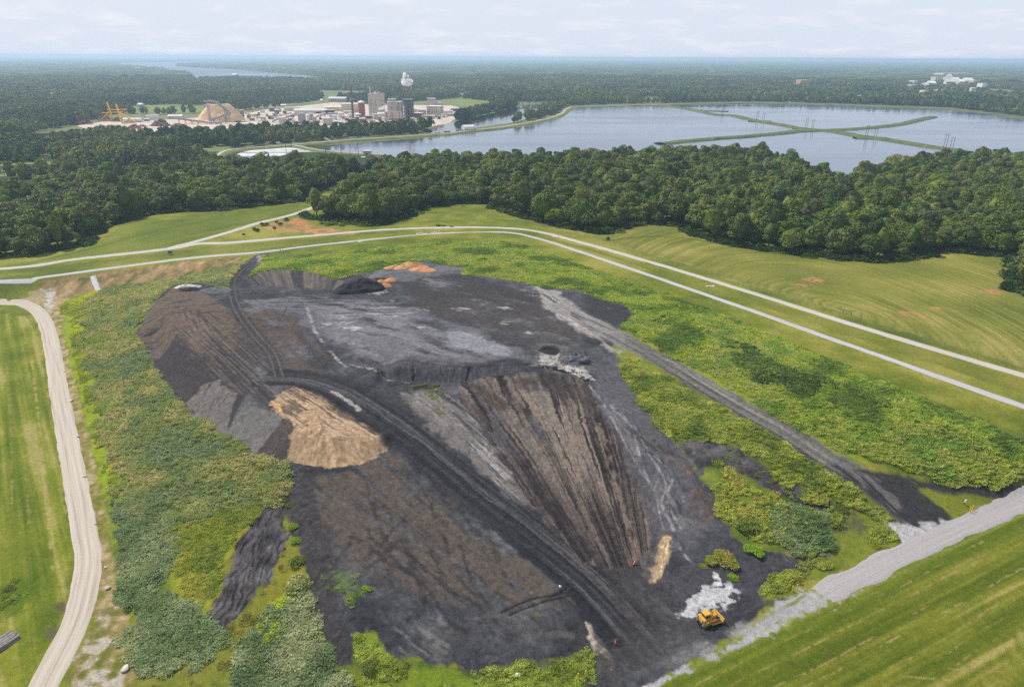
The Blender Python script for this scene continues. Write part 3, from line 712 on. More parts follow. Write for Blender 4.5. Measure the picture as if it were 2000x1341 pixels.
# --- sawdust pile, spread and streaked
w = patch([(525,790),(545,770),(560,762),(580,750),(608,753),(645,790),(700,822),(740,842),(760,858),(763,868),(740,890),(700,906),(645,912),(595,907),(562,895),(566,850),(578,832)], c(176,150,120), .97, .8, .9, 1.5, 25, cut=(.05,.1))
q = dirnoise(w.x+(fbm(w.x/2,w.y/2,591,3)-.5)*1.6, w.y, *vec((560,760),(720,860)), .62, 13, 59, 5); up = sstep(-1, -4, w.d)
flat = inside(G([(525,790),(560,755),(610,750),(760,850),(700,852),(640,852),(590,836),(540,800)]), w.x, w.y)
flat = flat.astype(float); w.put(c(92,80,70), flat*sstep(.46,.62,q+(fbm(w.x/7,w.y/7,592,3)-.5)*.5)*.85); w.put(c(194,168,138), flat*sstep(.45,.3,q)*.5)
w.put(ramp(fbm(w.x/1.6, w.y/1.6, 60, 4), (.3, c(156,130,100)), (.7, c(186,160,128))), (1-flat)*.8); _px, _py = ground(650, 800); _an = np.arctan2(w.x-_px, w.y-_py); _q = fbm(_an*16, np.hypot(w.x-_px, w.y-_py)/9, 611, 4); w.put(c(134,110,84), (1-flat)*sstep(.48,.66,_q)*.45); w.lift((fbm(w.x/1.2,w.y/1.2,61,3)-.5)*.35 + (_q-.5)*.5*(1-flat))
patch([(585,808),(608,800),(630,824),(628,846),(602,846)], c(186,156,120), .8, 1, 1, 1.5, 69, cut=(.1,.2)).lift(.5)
patch([(600,760),(660,775),(740,838),(762,862),(700,830),(640,795)], c(104,88,72), .6, 2, 1.5, 3, 26, ((600,760),(740,850)), .7, 16, (.45,.6))
patch([(530,782),(545,788),(556,806),(545,808)], c(200,158,112), .9, .6, .6, 1.5, 27, cut=(.1,.2))
# --- lower basin
patch([(600,925),(760,900),(830,960),(960,1050),(1080,1120),(1130,1180),(1060,1210),(900,1180),(750,1150),(640,1100)], c(90,81,74), .92, 4, 4, 9, 28, ((700,920),(1000,1150)), 1.6, 18, (.28,.5))
patch([(800,1180),(1000,1200),(1130,1200),(1130,1240),(1000,1260),(800,1240)], c(92,88,86), .6, 4, 4, 7, 29, ((700,1220),(1100,1230)), 2, 12, (.4,.6))
patch([(780,1210),(860,1215),(880,1270),(800,1275),(760,1245)], c(122,118,116), .6, 3, 4, 5, 30, ((760,1200),(870,1270)), 1, 8, (.45,.62))
patch([(575,918),(600,925),(650,1080),(660,1200),(700,1290),(662,1296),(604,1155),(586,1075),(556,990)], c(66,62,62), .8, 2, 1.5, 3, 31, cut=(.2,.35)).lift((fbm(VX[Sel(G([(575,918),(600,925),(650,1080),(660,1200),(700,1290),(662,1296),(604,1155),(586,1075),(556,990)]),2,1.5,3,seed=31).i]/1.8, VY[Sel(G([(575,918),(600,925),(650,1080),(660,1200),(700,1290),(662,1296),(604,1155),(586,1075),(556,990)]),2,1.5,3,seed=31).i]/1.8, 62, 3)-.5)*1.0)
rn = random.Random(5)
for k in range(20):   # drying cracks and old ruts
    x, y = rn.uniform(620, 960), rn.uniform(930, 1130); L = [(x, y)]
    ax = rn.choice(((34, 26), (34, 24), (-26, 22), (10, 24)))
    for j in range(rn.randint(3, 7)): L.append((L[-1][0]+ax[0]*rn.uniform(.6,1.1), L[-1][1]+ax[1]*rn.uniform(.6,1.3)))
    stroke(L, c(48,46,48), rn.uniform(.5,1.1), .62, .7, .55, 1.6, 160+k, brk=.36)
for k in range(7):
    o = k*26
    stroke([(640+o*1.2,930-o*.1),(730+o*1.1,1000),(830+o,1080+o*.1)], c(60,55,53), .9, .4, .7, .3, 2, 190+k, brk=.42)
for k, L in enumerate(([(980,1195),(1030,1172),(1090,1160),(1140,1150)], [(995,1200),(1045,1180),(1100,1165),(1130,1158)], [(1110,1140),(1105,1150),(1060,1175)])): stroke(L, c(36,34,36), .6, .8, .35, .2, 1.5, 200+k, lift=-.12)
patch([(1010,1290),(1100,1270),(1140,1210),(1160,1230),(1155,1265),(1100,1290)], c(58,56,60), .9, 2, 1.5, 3, 32, ((1150,1200),(1050,1290)), .8, 9, (.3,.5)).lift(-.2)
patch([(1145,1215),(1158,1228),(1172,1250),(1192,1275),(1190,1300),(1170,1300),(1160,1270)], c(182,170,152), .95, .8, .9, 2, 33, cut=(.15,.3))
patch([(650,1110),(690,1120),(705,1160),(680,1175),(655,1150)], c(92,116,50), .6, 1.5, 2.5, 2, 34)
# --- haul road and the tracks
patch([(545,735),(620,733),(720,788),(860,883),(1010,998),(1160,1122),(1240,1178),(1300,1235),(1250,1305),(1180,1300),(1150,1215),(1060,1118),(900,985),(790,880),(745,815),(668,772)], c(45,45,49), .85, 2.5, 1.6, 3, 93, ((600,745),(1160,1145)), 1.6, 26, (.2,.42))
s = Sel(R_HAUL, 2.6, 1.2, 3, line=True, width=12, seed=94)
q = fbm(s.side/.75, s.run/45, 63, 4); q2 = fbm(s.side/2.6, s.run/80, 64, 2)
s.put(ramp(np.clip(.5+(q-.5)*1.3+(q2-.5)*1.3, 0, 1), (0, c(36,36,40)), (.4, c(48,48,52)), (.66, c(62,61,65)), (1, c(90,88,90))), .95)
s.lift(-sstep(.5,.75,q)*.14)
s.put(c(104,100,98), (np.abs(s.side+1.0+(fbm(s.run/9,s.run*0,641,2)-.5)*1.2) < .3)*.5*sstep(.35,.55,fbm(s.run/14,s.run*0+3,642,3))); s.put(c(40,39,42), ((s.side > 4.2)*.55))
s = Sel(R_HAUL, 1.2, .8, 3, line=True, width=14, seed=95); s.put(c(42,41,45), (np.abs(s.side) > 5.4)*.6*sstep(.4,.55,fbm(s.run/12, s.side/3, 65, 3)))
s = Sel(R_TRACK, 1.5, .6, 2, line=True, width=5, seed=96); s.put(c(54,53,56), .55); s.put(c(92,88,86), ((np.abs(np.abs(s.side)-1.15) < .38)*.85)); s.lift(-.12*(np.abs(np.abs(s.side)-1.15) < .4))
s = Sel(GL([(514,497),(498,510),(470,527),(455,550)]), 1.2, .5, 2, line=True, width=7, seed=97); s.put(c(52,51,55), .9*sstep(.3,.5,fbm(s.side/.8, s.run/30, 66, 3)))
patch([(500,496),(516,498),(512,512),(502,516)], c(170,166,160), .6, 1, 1, 2, 35)
stroke([(560,735),(620,735),(690,752),(760,782),(830,820)], c(58,56,59), 5, .6, 2, .8, 3, 205, lanes=.9)
stroke([(600,650),(640,700),(690,740),(790,755)], c(62,60,63), 9, .55, 3, 1.5, 3, 206, lanes=1.2)
stroke([(650,765),(690,790),(700,800)], c(176,170,164), 1.2, .8, .8, .6, 1.5, 207)
# strip right of the haul road
dd = ((800,770),(1010,970))
patch([(778,765),(840,765),(900,800),(960,860),(1030,970),(1010,985),(920,900),(840,830)], c(118,112,108), .85, 2, 1.6, 4, 36, dd, 1.4, 20, (.3,.5))
patch([(790,768),(850,768),(900,830),(860,830)], c(138,132,126), .7, 2, 2, 4, 37, dd, 1.2, 12, (.42,.6))
patch([(900,830),(960,880),(1040,985),(1000,970),(930,900)], c(160,155,152), .75, 1.5, 1.5, 3, 38, dd, .55, 8, (.52,.66))
patch([(870,770),(905,800),(960,880),(1030,980),(1050,1000),(960,850),(900,780)], c(150,144,142), .7, 1, 1, 3, 39, dd, .5, 9, (.5,.66))
# --- the fan, combed by tracks that run down it
FAN = G([(905,746),(960,737),(1050,727),(1110,730),(1150,745),(1180,795),(1215,870),(1250,950),(1280,1030),(1262,1085),(1245,1102),(1195,1120),(1140,1096),(1090,1045),(1030,975),(960,865),(900,775)])
w = Sel(FAN, 2.6, 2.2, 3, seed=98)
ax0, ay0 = ground(1318, 1326)
an = np.arctan2(w.x-ax0, w.y-ay0); rd = np.hypot(w.x-ax0, w.y-ay0)
an = an + (fbm(w.x/1.4, w.y/1.4, 671, 3)-.5)*.012 + (fbm(w.x/14, w.y/14, 672, 2)-.5)*.018
q = fbm(an*104, rd/36, 67, 5, .6); qb = fbm(an*27, rd/60, 68, 3); nn = fbm(w.x/3, w.y/3, 69, 5, .65)
core = np.zeros(w.x.size); pp = G([(985,760),(1060,765),(1120,790),(1150,830),(1175,900),(1200,985),(1180,985),(1120,925),(1060,855),(1010,800)])
dd_, _, _ = segdist(w.x, w.y, pp, True); core = sstep(3, -4, np.where(inside(pp, w.x, w.y), -dd_, dd_)+(fbm(an*30, rd/30, 70, 3)-.5)*14)
w.put(ramp(np.clip(.48+(q-.5)*1.7+(qb-.5)*1.2+(nn-.5)*.6, 0, 1), (0, c(42,37,38)), (.4, c(66,59,58)), (.62, c(88,79,74)), (1, c(120,109,100))), .95)
w.put(c(132,119,107), core*sstep(.43,.52,q+(qb-.5)*.5+(nn-.5)*.2)*.92)
w.put(c(96,94,98), sstep(.56,.68,fbm(an*34+5, rd/20, 71, 4))*sstep(60,85,rd)*.55)
w.lift((q-.5)*.5 + (nn-.5)*.22 + (fbm(w.x/1.1, w.y/1.1, 72, 2)-.5)*.12)
stroke([(1168,830),(1190,900),(1210,970),(1235,1050),(1243,1090)], c(124,110,97), 1.7, .85, .7, .7, 1.5, 210, brk=.3, lift=.1)
stroke([(1060,860),(1100,930),(1140,1000),(1160,1060)], c(112,98,86), 1.5, .6, .8, .6, 1.5, 211, brk=.4)
patch([(1000,740),(1060,735),(1120,745),(1160,790),(1140,800),(1080,765),(1010,765)], c(66,60,60), .7, 2, 1.5, 3, 40, ((1050,735),(1070,790)), .8, 8, (.3,.5))
patch([(915,752),(960,745),(990,770),(1000,800),(960,800)], c(70,58,50), .7, 1.5, 1.5, 3, 41, ((910,750),(1000,820)), 1, 9, (.3,.5))
patch([(1140,1100),(1160,1090),(1165,1105)], c(130,108,86), .8, .8, .6, 1.5, 42)
# --- gully of washed silt on the right of the fan
patch([(1150,745),(1200,690),(1236,768),(1300,850),(1370,935),(1400,1005),(1340,1085),(1280,1030),(1215,870),(1178,790)], c(92,90,94), .9, 3, 2, 5, 43, ((1180,750),(1340,1050)), 1.4, 10, (.2,.42))
patch([(1165,770),(1210,790),(1260,860),(1330,960),(1340,1050),(1290,1000),(1240,900),(1190,820)], c(122,120,122), .6, 3, 2.5, 4, 44, ((1180,770),(1320,1020)), 1, 7, (.42,.62))
patch([(1360,950),(1385,960),(1395,1010),(1365,1030),(1345,1000)], c(92,76,64), .85, 1.5, 1.2, 2, 45, ((1380,960),(1355,1030)), .9, 12, (.3,.5))
patch([(1310,890),(1340,900),(1350,925),(1320,920)], c(116,94,78), .7, 2, 2, 3, 46)
patch([(1205,800),(1250,850),(1310,880),(1330,895),(1280,880),(1230,850)], c(70,62,60), .8, 1.2, 1, 3, 47, ((1200,790),(1320,890)), .7, 12, (.3,.5))
for k, L in enumerate(([(1238,850),(1262,930),(1282,975),(1292,1020),(1300,1038)], [(1262,880),(1290,920),(1300,950),(1292,985),(1310,1020),(1325,1060),(1345,1092),(1372,1105)], [(1150,752),(1180,790),(1212,850),(1240,900)], [(1315,935),(1300,970),(1312,1000),(1330,1030)], [(1190,790),(1230,830),(1268,880),(1300,910)], [(1282,940),(1270,980),(1285,1010)])):
    stroke(L, c(160,158,160), .42, .62, .6, .45, 1.2, 215+k, brk=.45, lift=-.1)
patch([(1297,1045),(1310,1050),(1306,1090),(1290,1125),(1272,1140),(1270,1110),(1282,1080)], c(176,150,116), .95, 1.2, 1, 2, 48, ((1303,1050),(1278,1130)), .7, 8, (.3,.46))
patch([(1299,1055),(1308,1060),(1296,1110),(1284,1120)], c(214,196,164), .9, .8, .8, 1.5, 49, ((1303,1050),(1278,1130)), .5, 6, (.42,.55))
patch([(1245,1095),(1275,1075),(1285,1060),(1276,1110),(1262,1130)], c(92,92,92), .8, 1.5, 1, 2, 50)
# --- wet floor by the bulldozer, white crushed stone, stained road
patch([(1290,1130),(1350,1090),(1440,1065),(1540,1095),(1500,1150),(1440,1180),(1380,1195),(1310,1180)], c(72,70,75), .9, 3, 2, 4, 51, ((1300,1160),(1480,1100)), 1.1, 10, (.15,.35))
patch([(1420,1120),(1500,1100),(1540,1105),(1500,1140),(1460,1160)], c(58,56,60), .6, 2, 2, 3, 52, ((1400,1150),(1520,1100)), .9, 7, (.4,.6))
patch([(1332,1185),(1346,1172),(1370,1148),(1400,1142),(1434,1140),(1436,1152),(1424,1178),(1400,1188),(1345,1200),(1330,1208)], c(186,186,188), .95, 1.0, 1.9, 1.4, 53, cut=(.18,.34))
patch([(1396,1120),(1404,1122),(1408,1142),(1396,1142)], c(200,199,200), .9, .6, .9, 1.2, 54)
patch([(1150,1280),(1250,1230),(1400,1200),(1480,1175),(1560,1160),(1400,1225),(1280,1290),(1200,1345),(1140,1345)], c(70,68,70), .8, 2, 1.5, 3, 55, ((1250,1290),(1480,1190)), 1.0, 24, (.2,.42))
patch([(1180,1110),(1240,1110),(1290,1140),(1330,1190),(1340,1230),(1250,1240),(1200,1180)], c(64,60,60), .75, 3, 2.5, 4, 56, ((1200,1120),(1300,1220)), 1.2, 9, (.3,.5))
stroke([(1240,1356),(1330,1312),(1400,1278),(1480,1240),(1540,1212)], c(172,170,170), 1.3, .9, .7, .8, 1.2, 221, brk=.34)
patch([(1440,1245),(1480,1218),(1530,1178),(1590,1148),(1650,1120),(1672,1146),(1600,1188),(1520,1222),(1450,1254)], c(170,168,168), .92, 1.6, 2.2, 2, 223, ((1440,1250),(1560,1185)), .9, 9, (.24,.46))
stroke([(1380,1272),(1450,1232),(1530,1188)], c(150,148,148), 3.0, .6, 1.4, 1.4, 2, 222, brk=.42)
# --- dark track on the right and where it meets the road
s = Sel(R_DARK, 2.4, 1.0, 3, line=True, width=9.5, seed=99)
q = fbm(s.side/1.1, s.run/40, 73, 4); s.put(ramp(np.clip(.5+(q-.5)*1.6, 0, 1), (0, c(66,63,65)), (.5, c(104,100,99)), (1, c(142,136,131))), .92); s.lift(-sstep(.4,.2,q)*.15)
s.put(c(152,148,144), sstep(75, 5, s.run)*.7*sstep(.3,.5,fbm(s.side/1.6, s.run/12, 643, 3))); s.put(c(74,70,72), ((s.side > 3.2)*.7*sstep(20, 80, s.run))); ASHM[s.i] = np.maximum(ASHM[s.i], s.m)
w = patch([(1620,905),(1700,918),(1800,938),(1900,941),(2010,942),(2300,946),(2300,985),(2010,966),(1990,974),(1900,968),(1800,957),(1830,985),(1870,1020),(1800,1040),(1740,1000),(1690,960)], c(54,53,57), .95, 2.0, 1.2, 3, 57, ((1640,910),(1850,1000)), 1.4, 20, (.02,.16)); ASHM[w.i] = np.maximum(ASHM[w.i], w.m)
patch([(1640,905),(1720,940),(1760,990),(1740,1000),(1690,960)], c(120,114,110), .7, 2, 1.5, 3, 58, ((1640,905),(1740,1000)), .9, 16, (.42,.6))
w = patch([(1735,1018),(1790,1030),(1850,1020),(1830,1045),(1770,1065),(1745,1050)], c(186,184,184), .9, 1.4, 1.8, 2.5, 59, cut=(.3,.45)); ASHM[w.i] = np.maximum(ASHM[w.i], w.m)
w = patch([(1905,990),(1975,974),(1992,980),(1950,1000),(1925,1004)], c(176,164,150), .75, 1.5, 1.5, 2.5, 60)
patch([(1600,1010),(1660,1000),(1700,1015),(1690,1040),(1620,1050)], c(84,78,74), .7, 2, 2.5, 3, 61)
patch([(1520,1085),(1600,1060),(1640,1060),(1600,1100),(1540,1115)], c(86,82,82), .7, 2, 2.5, 3, 62)
patch([(1150,1262),(1100,1290),(1000,1300),(920,1320),(960,1345),(1010,1310),(1100,1300)], c(82,80,84), .55, 1.5, 1.5, 3, 63)
# hollow with its dark heap, pale rim, torn lip
patch([(1045,672),(1075,668),(1110,678),(1140,690),(1160,720),(1130,738),(1080,725),(1040,712),(1050,690)], c(112,108,108), .7, 2, 2, 3, 64)
patch([(1060,690),(1095,690),(1115,700),(1150,728),(1140,735),(1090,716),(1045,712)], c(190,184,174), .6, 1, 1.6, 1.3, 65, cut=(.46,.6))
w = patch([(1048,711),(1090,714),(1130,722),(1160,742),(1150,745),(1110,730),(1060,718)], c(26,26,28), .95, .5, .8, 1.2, 66, cut=(.48,.55)); w.lift(-.5)
patch([(1090,712),(1130,718),(1165,742),(1150,740),(1110,724)], c(196,192,186), .75, .5, .8, .8, 67, cut=(.55,.64))
w = patch([(1090,690),(1115,682),(1145,690),(1150,708),(1120,716),(1092,708)], c(78,77,80), .9, 1.5, 1, 2, 68, cut=(.1,.2)); w.lift(1.1*(.4+fbm(w.x/2.2, w.y/2.2, 74, 3)))
w = Sel(G([(1052,683),(1062,676),(1080,674),(1095,680),(1097,688),(1084,692),(1066,690)]), 1.2, .4, 1.5, seed=89); w.put(c(40,36,35), .97); w.lift(-.9)

# gravel specks and litter over the ash
spk = hash2(np.floor(VX/.45), np.floor(VY/.45), 77)
VC *= (1 + ((spk-.5)*.22 + (fbm(VX/.9, VY/.9, 78, 3)-.5)*.75)[:, None]*(.35+.65*np.clip(ASHM, 0, 1))[:, None])
VC *= (1 + ((spk > .9985)*.7*np.clip(ASHM, 0, 1))[:, None])
np.clip(VC, .004, .9, out=VC)

# ------------------------------------------------------------------ cut the sheet into the things it is made of
FI = (np.arange(NRR-1)[:, None]*NT + np.arange(NT-1)[None, :]).ravel()
FQ = np.stack([FI, FI+1, FI+NT+1, FI+NT], 1)[:, ::-1]
fx = VX[FQ].mean(1); fy = VY[FQ].mean(1)
zone = np.zeros(len(FQ), int)
zone[ASHM[FQ].mean(1) > .5] = 1
P_SAW = G([(563,898),(590,908),(645,913),(702,907),(742,891),(764,867),(756,848),(745,843),(700,850),(640,848),(590,833),(578,828),(567,850)])
zone[inside(P_SAW, fx, fy)] = 2
P_BANK = G([(84,546),(250,525),(380,509),(470,500),(470,512),(430,524),(330,547),(200,567),(130,580),(85,575)])
E_GRASS = earth_mat('turf', (.9, 3.6), .40, .7, .25)
E_ASH = earth_mat('ash', (.8, 3.2), .42, .7, .22)
E_SAW = earth_mat('sawdust', (1.2, 4.5), .26, .6, .14)
def cut(name, k, mat):
    f = FQ[zone == k]; u, inv = np.unique(f, return_inverse=True)
    return npmesh(name, np.stack([VX[u], VY[u], VZ[u]], 1), inv.reshape(f.shape), mat, None, True, {'Col': VC[u]})
o = cut('ground', 0, E_GRASS); o['kind'] = 'structure'
o = cut('ash_terrain', 1, E_ASH); o['kind'] = 'structure'
o = cut('sawdust_pile', 2, E_SAW); tag(o, 'large tan sawdust pile tipped over the edge of the dark ash mound', 'pile')

_VZg = VZ.reshape(NRR, NT)
_lr0, _lr1 = math.log(rr_[0]), math.log(rr_[-1])
def hgt(x, y):
    """height of the finished sheet"""
    x = np.asarray(x, float); y = np.asarray(y, float)
    r = np.hypot(x, y); a = np.arctan2(x, y)
    fi = np.clip(np.interp(r, rr_, np.arange(NRR)), 0, NRR-1.001); fj = np.clip(np.interp(a, th, np.arange(NT)), 0, NT-1.001)
    i = fi.astype(int); j = fj.astype(int); u = fi-i; v = fj-j
    h = (_VZg[i,j]*(1-v)+_VZg[i,j+1]*v)*(1-u) + (_VZg[i+1,j]*(1-v)+_VZg[i+1,j+1]*v)*u
    return np.where(r > 1000, ZF, h)
def H1(x, y): return float(hgt(x, y))
def GP(px, py):
    x, y = ground(px, py); return Vector((x, y, H1(x, y)))

# far plain out to the horizon
nT2, nR2 = 160, 60
t2 = np.radians(np.linspace(-66, 66, nT2)); r2 = 998*np.exp(np.linspace(0, math.log(32000/998.), nR2))
R2, T2 = np.meshgrid(r2, t2, indexing='ij')
v2 = np.stack([(R2*np.sin(T2)).ravel(), (R2*np.cos(T2)).ravel(), np.full(R2.size, ZF)], 1)
fi2 = (np.arange(nR2-1)[:, None]*nT2 + np.arange(nT2-1)[None, :]).ravel()
o = npmesh('plain', v2, np.stack([fi2, fi2+1, fi2+nT2+1, fi2+nT2], 1)[:, ::-1], simple('plain_soil', c(112,118,70), .95, var=.35, scale=.01)); o['kind'] = 'structure'

# ------------------------------------------------------------------ gravel roads, laid on the sheet
def gravel_mat(name, light, mid, dark, lane=1.0, grain=.55):
    m, t, b = newmat(name)
    at_ = t.nodes.new('ShaderNodeAttribute'); at_.attribute_name = 'across'
    al = t.nodes.new('ShaderNodeAttribute'); al.attribute_name = 'along'
    cb = t.nodes.new('ShaderNodeCombineXYZ')
    m1 = t.nodes.new('ShaderNodeMath'); m1.operation = 'MULTIPLY'; m1.inputs[1].default_value = .02
    t.links.new(al.outputs['Fac'], m1.inputs[0]); t.links.new(at_.outputs['Fac'], cb.inputs[0]); t.links.new(m1.outputs[0], cb.inputs[1])
    n1 = t.nodes.new('ShaderNodeTexNoise'); n1.inputs['Scale'].default_value = 1.3; n1.inputs['Detail'].default_value = 5; n1.inputs['Roughness'].default_value = .6
    t.links.new(cb.outputs[0], n1.inputs['Vector'])
    co = t.nodes.new('ShaderNodeTexCoord')
    n2 = t.nodes.new('ShaderNodeTexNoise'); n2.inputs['Scale'].default_value = 3.0; n2.inputs['Detail'].default_value = 6; n2.inputs['Roughness'].default_value = .8
    t.links.new(co.outputs['Object'], n2.inputs['Vector'])
    ad = t.nodes.new('ShaderNodeMath'); ad.operation = 'MULTIPLY_ADD'; ad.inputs[1].default_value = grain
    ln = t.nodes.new('ShaderNodeMath'); ln.operation = 'MULTIPLY_ADD'; ln.inputs[1].default_value = lane; ln.inputs[2].default_value = .775 - .5*lane - .5*grain
    t.links.new(n1.outputs['Fac'], ln.inputs[0])
    t.links.new(n2.outputs['Fac'], ad.inputs[0]); t.links.new(ln.outputs[0], ad.inputs[2])
    rp = t.nodes.new('ShaderNodeValToRGB')
    rp.color_ramp.elements[0].position = .56; rp.color_ramp.elements[0].color = (*dark, 1)
    rp.color_ramp.elements[1].position = .98; rp.color_ramp.elements[1].color = (*light, 1)
    e = rp.color_ramp.elements.new(.76); e.color = (*mid, 1)
    t.links.new(ad.outputs[0], rp.inputs[0]); t.links.new(rp.outputs[0], b.inputs['Base Color'])
    b.inputs['Roughness'].default_value = .95; b.inputs['Specular IOR Level'].default_value = .15
    bp = t.nodes.new('ShaderNodeBump'); bp.inputs['Strength'].default_value = .4; bp.inputs['Distance'].default_value = .1
    t.links.new(n2.outputs['Fac'], bp.inputs['Height']); t.links.new(bp.outputs[0], b.inputs['Normal'])
    return m
def road(name, line, width, mat, z=.10, rag=.35, seed=0, sink=0):
    P = np.array([p[:2] for p in line]); T = np.gradient(P, axis=0); T /= np.linalg.norm(T, axis=1)[:, None]
    N = np.stack([T[:, 1], -T[:, 0]], 1); run = np.concatenate([[0], np.cumsum(np.linalg.norm(np.diff(P, axis=0), axis=1))])
    w = width if np.ndim(width) else np.full(len(P), width)
    wl = w/2 + (fbm(run/3, run*0, 600+seed, 4)-.5)*2*rag; wr = w/2 + (fbm(run/3, run*0+9, 610+seed, 4)-.5)*2*rag
    K = 9; vs = []; ac = []; al = []; n_ = len(P)
    for k in range(K):
        f = k/(K-1); off = -wl*(1-f) + wr*f
        x = P[:, 0]+N[:, 0]*off; y = P[:, 1]+N[:, 1]*off
        e = 0 if k in (0, K-1) else 1
        dz = z*np.ones(n_) if not sink else z - .5*np.clip(1-run/sink, 0, 1)*2*fbm(x/2.2, y/2.2, 630, 4)*1.2
        vs.append(np.stack([x, y, hgt(x, y) + (dz if e else -.25)], 1)); ac.append(off); al.append(run)
    n = len(P); V = np.stack(vs, 1).reshape(-1, 3)
    i = (np.arange(n-1)[:, None]*K + np.arange(K-1)[None, :]).ravel()
    o = npmesh(name, V, np.stack([i, i+1, i+K+1, i+K], 1), mat, None, True, {'across': np.stack(ac, 1).ravel(), 'along': np.stack(al, 1).ravel()})
    o['kind'] = 'structure'; return o
M_PALE = gravel_mat('pale_gravel', c(204,198,190), c(190,184,175), c(168,161,151))
M_GREY = gravel_mat('grey_gravel', c(200,200,204), c(184,183,186), c(150,148,148))
M_LOW = gravel_mat('stone_gravel', c(186,183,182), c(164,160,158), c(126,122,120), .3, .8)
def lensplit(line, a, b):
    return [p for p in line if a <= p[1] <= b]
road('gravel_road', R_LEFT, 7.0, gravel_mat('tan_gravel', c(202,193,180), c(188,178,164), c(160,149,134)), seed=1)
road('gravel_road', R_OUT, 5.4, M_PALE, seed=2, z=.13)
road('gravel_road', R_IN, 4.6, M_GREY, seed=3)
road('gravel_road', R_UP, 5.6, M_PALE, seed=4, z=.09)
_rr = GL([(1515,1203),(1556,1183),(1668,1130),(1770,1080),(1865,1036),(1955,997),(2010,972),(2120,922)])
road('gravel_road', _rr, np.interp(np.arange(len(_rr)), [0, 3, 8, 30], [4.0, 6.4, 7.4, 7.8]), M_LOW, z=.07, seed=5, rag=.9, sink=16)
# ------------------------------------------------------------------ water and the dikes between the ponds
def water_mat(name, tint, rough=.10, bump=.12, scale=.25, stain=None):
    m, t, b = newmat(name)
    co = t.nodes.new('ShaderNodeTexCoord')
    n1 = t.nodes.new('ShaderNodeTexNoise'); n1.inputs['Scale'].default_value = scale; n1.inputs['Detail'].default_value = 4
    n2 = t.nodes.new('ShaderNodeTexNoise'); n2.inputs['Scale'].default_value = .006; n2.inputs['Detail'].default_value = 4
    mp = t.nodes.new('ShaderNodeMapping'); mp.inputs['Scale'].default_value = (.35, 1.6, 1)
    t.links.new(co.outputs['Object'], n1.inputs['Vector']); t.links.new(co.outputs['Object'], mp.inputs[0]); t.links.new(mp.outputs[0], n2.inputs['Vector'])
    rp = t.nodes.new('ShaderNodeMapRange'); rp.inputs[1].default_value = .35; rp.inputs[2].default_value = .65
    rp.inputs[3].default_value = rough*.5; rp.inputs[4].default_value = rough*1.6
    t.links.new(n2.outputs['Fac'], rp.inputs[0]); t.links.new(rp.outputs[0], b.inputs['Roughness'])
    bp = t.nodes.new('ShaderNodeBump'); bp.inputs['Strength'].default_value = bump; bp.inputs['Distance'].default_value = .3
    t.links.new(n1.outputs['Fac'], bp.inputs['Height']); t.links.new(bp.outputs[0], b.inputs['Normal'])
    b.inputs['Base Color'].default_value = (*tint, 1); b.inputs['IOR'].default_value = 1.333
    b.inputs['Specular IOR Level'].default_value = .5
    if stain is not None:
        n3 = t.nodes.new('ShaderNodeTexNoise'); n3.inputs['Scale'].default_value = .02; n3.inputs['Detail'].default_value = 5; n3.inputs['Distortion'].default_value = 1.5
        t.links.new(mp.outputs[0], n3.inputs['Vector'])
        r3 = t.nodes.new('ShaderNodeValToRGB'); r3.color_ramp.elements[0].position = .42; r3.color_ramp.elements[0].color = (*tint, 1)
        r3.color_ramp.elements[1].position = .56; r3.color_ramp.elements[1].color = (*stain, 1)
        t.links.new(n3.outputs['Fac'], r3.inputs[0]); t.links.new(r3.outputs[0], b.inputs['Base Color'])
    return m
def sheet(name, poly, z, mat):
    from mathutils.geometry import tessellate_polygon
    v = [Vector((x, y, z)) for x, y in poly]
    tri = np.array([q for q in tessellate_polygon([v])])
    P = np.array(v)
    a = P[tri]; nz = np.cross(a[:,1]-a[:,0], a[:,2]-a[:,0])[:, 2]
    tri[nz < 0] = tri[nz < 0][:, ::-1]
    o = npmesh(name, P, tri, mat); o['kind'] = 'structure'; return o
RIVER = Z([(-60,262),(60,263),(110,258),(150,258),(200,263),(150,276),(60,282),(-60,284)], ZW)
RIVER2 = Z([(820,258),(850,247),(905,234),(960,222),(1010,209),(1030,205),(1072,204),(1070,214),(1046,224),(1030,232),(1000,240),(930,250),(880,262)], ZW)
LAKE = Z([(200,124.5),(270,122),(330,121.5),(420,121),(520,121.5),(540,123),(420,124),(345,126),(345,130),(400,133),(450,135),(500,139),(545,143),(600,147),(640,152),(600,157),(520,157),(470,156),(440,156),(385,158),(375,153),(372,146),(330,141),(318,136),(260,131)], ZW)
W_POND = water_mat('pond_water', c(104,118,142,.6), .12, .05)
sheet('pond_water', POND, ZW, W_POND)
sheet('river_water', RIVER, ZW, water_mat('river_water', c(48,52,46,.5), .08, .05))
sheet('river_water', RIVER2, ZW, bpy.data.materials['river_water'])
sheet('lake_water', LAKE, ZW, water_mat('lake_water', c(70,84,100,.8), .3, .2, .05))
FOAM = Z([(440,312),(470,298),(500,291),(560,288.5),(600,291),(650,299),(700,305),(730,312),(715,335),(640,345),(430,345)], ZW)
sheet('settling_pond_water', FOAM, ZW+.02, water_mat('foam_water', c(120,120,124), .3, .1, .2, stain=c(240,240,240)))

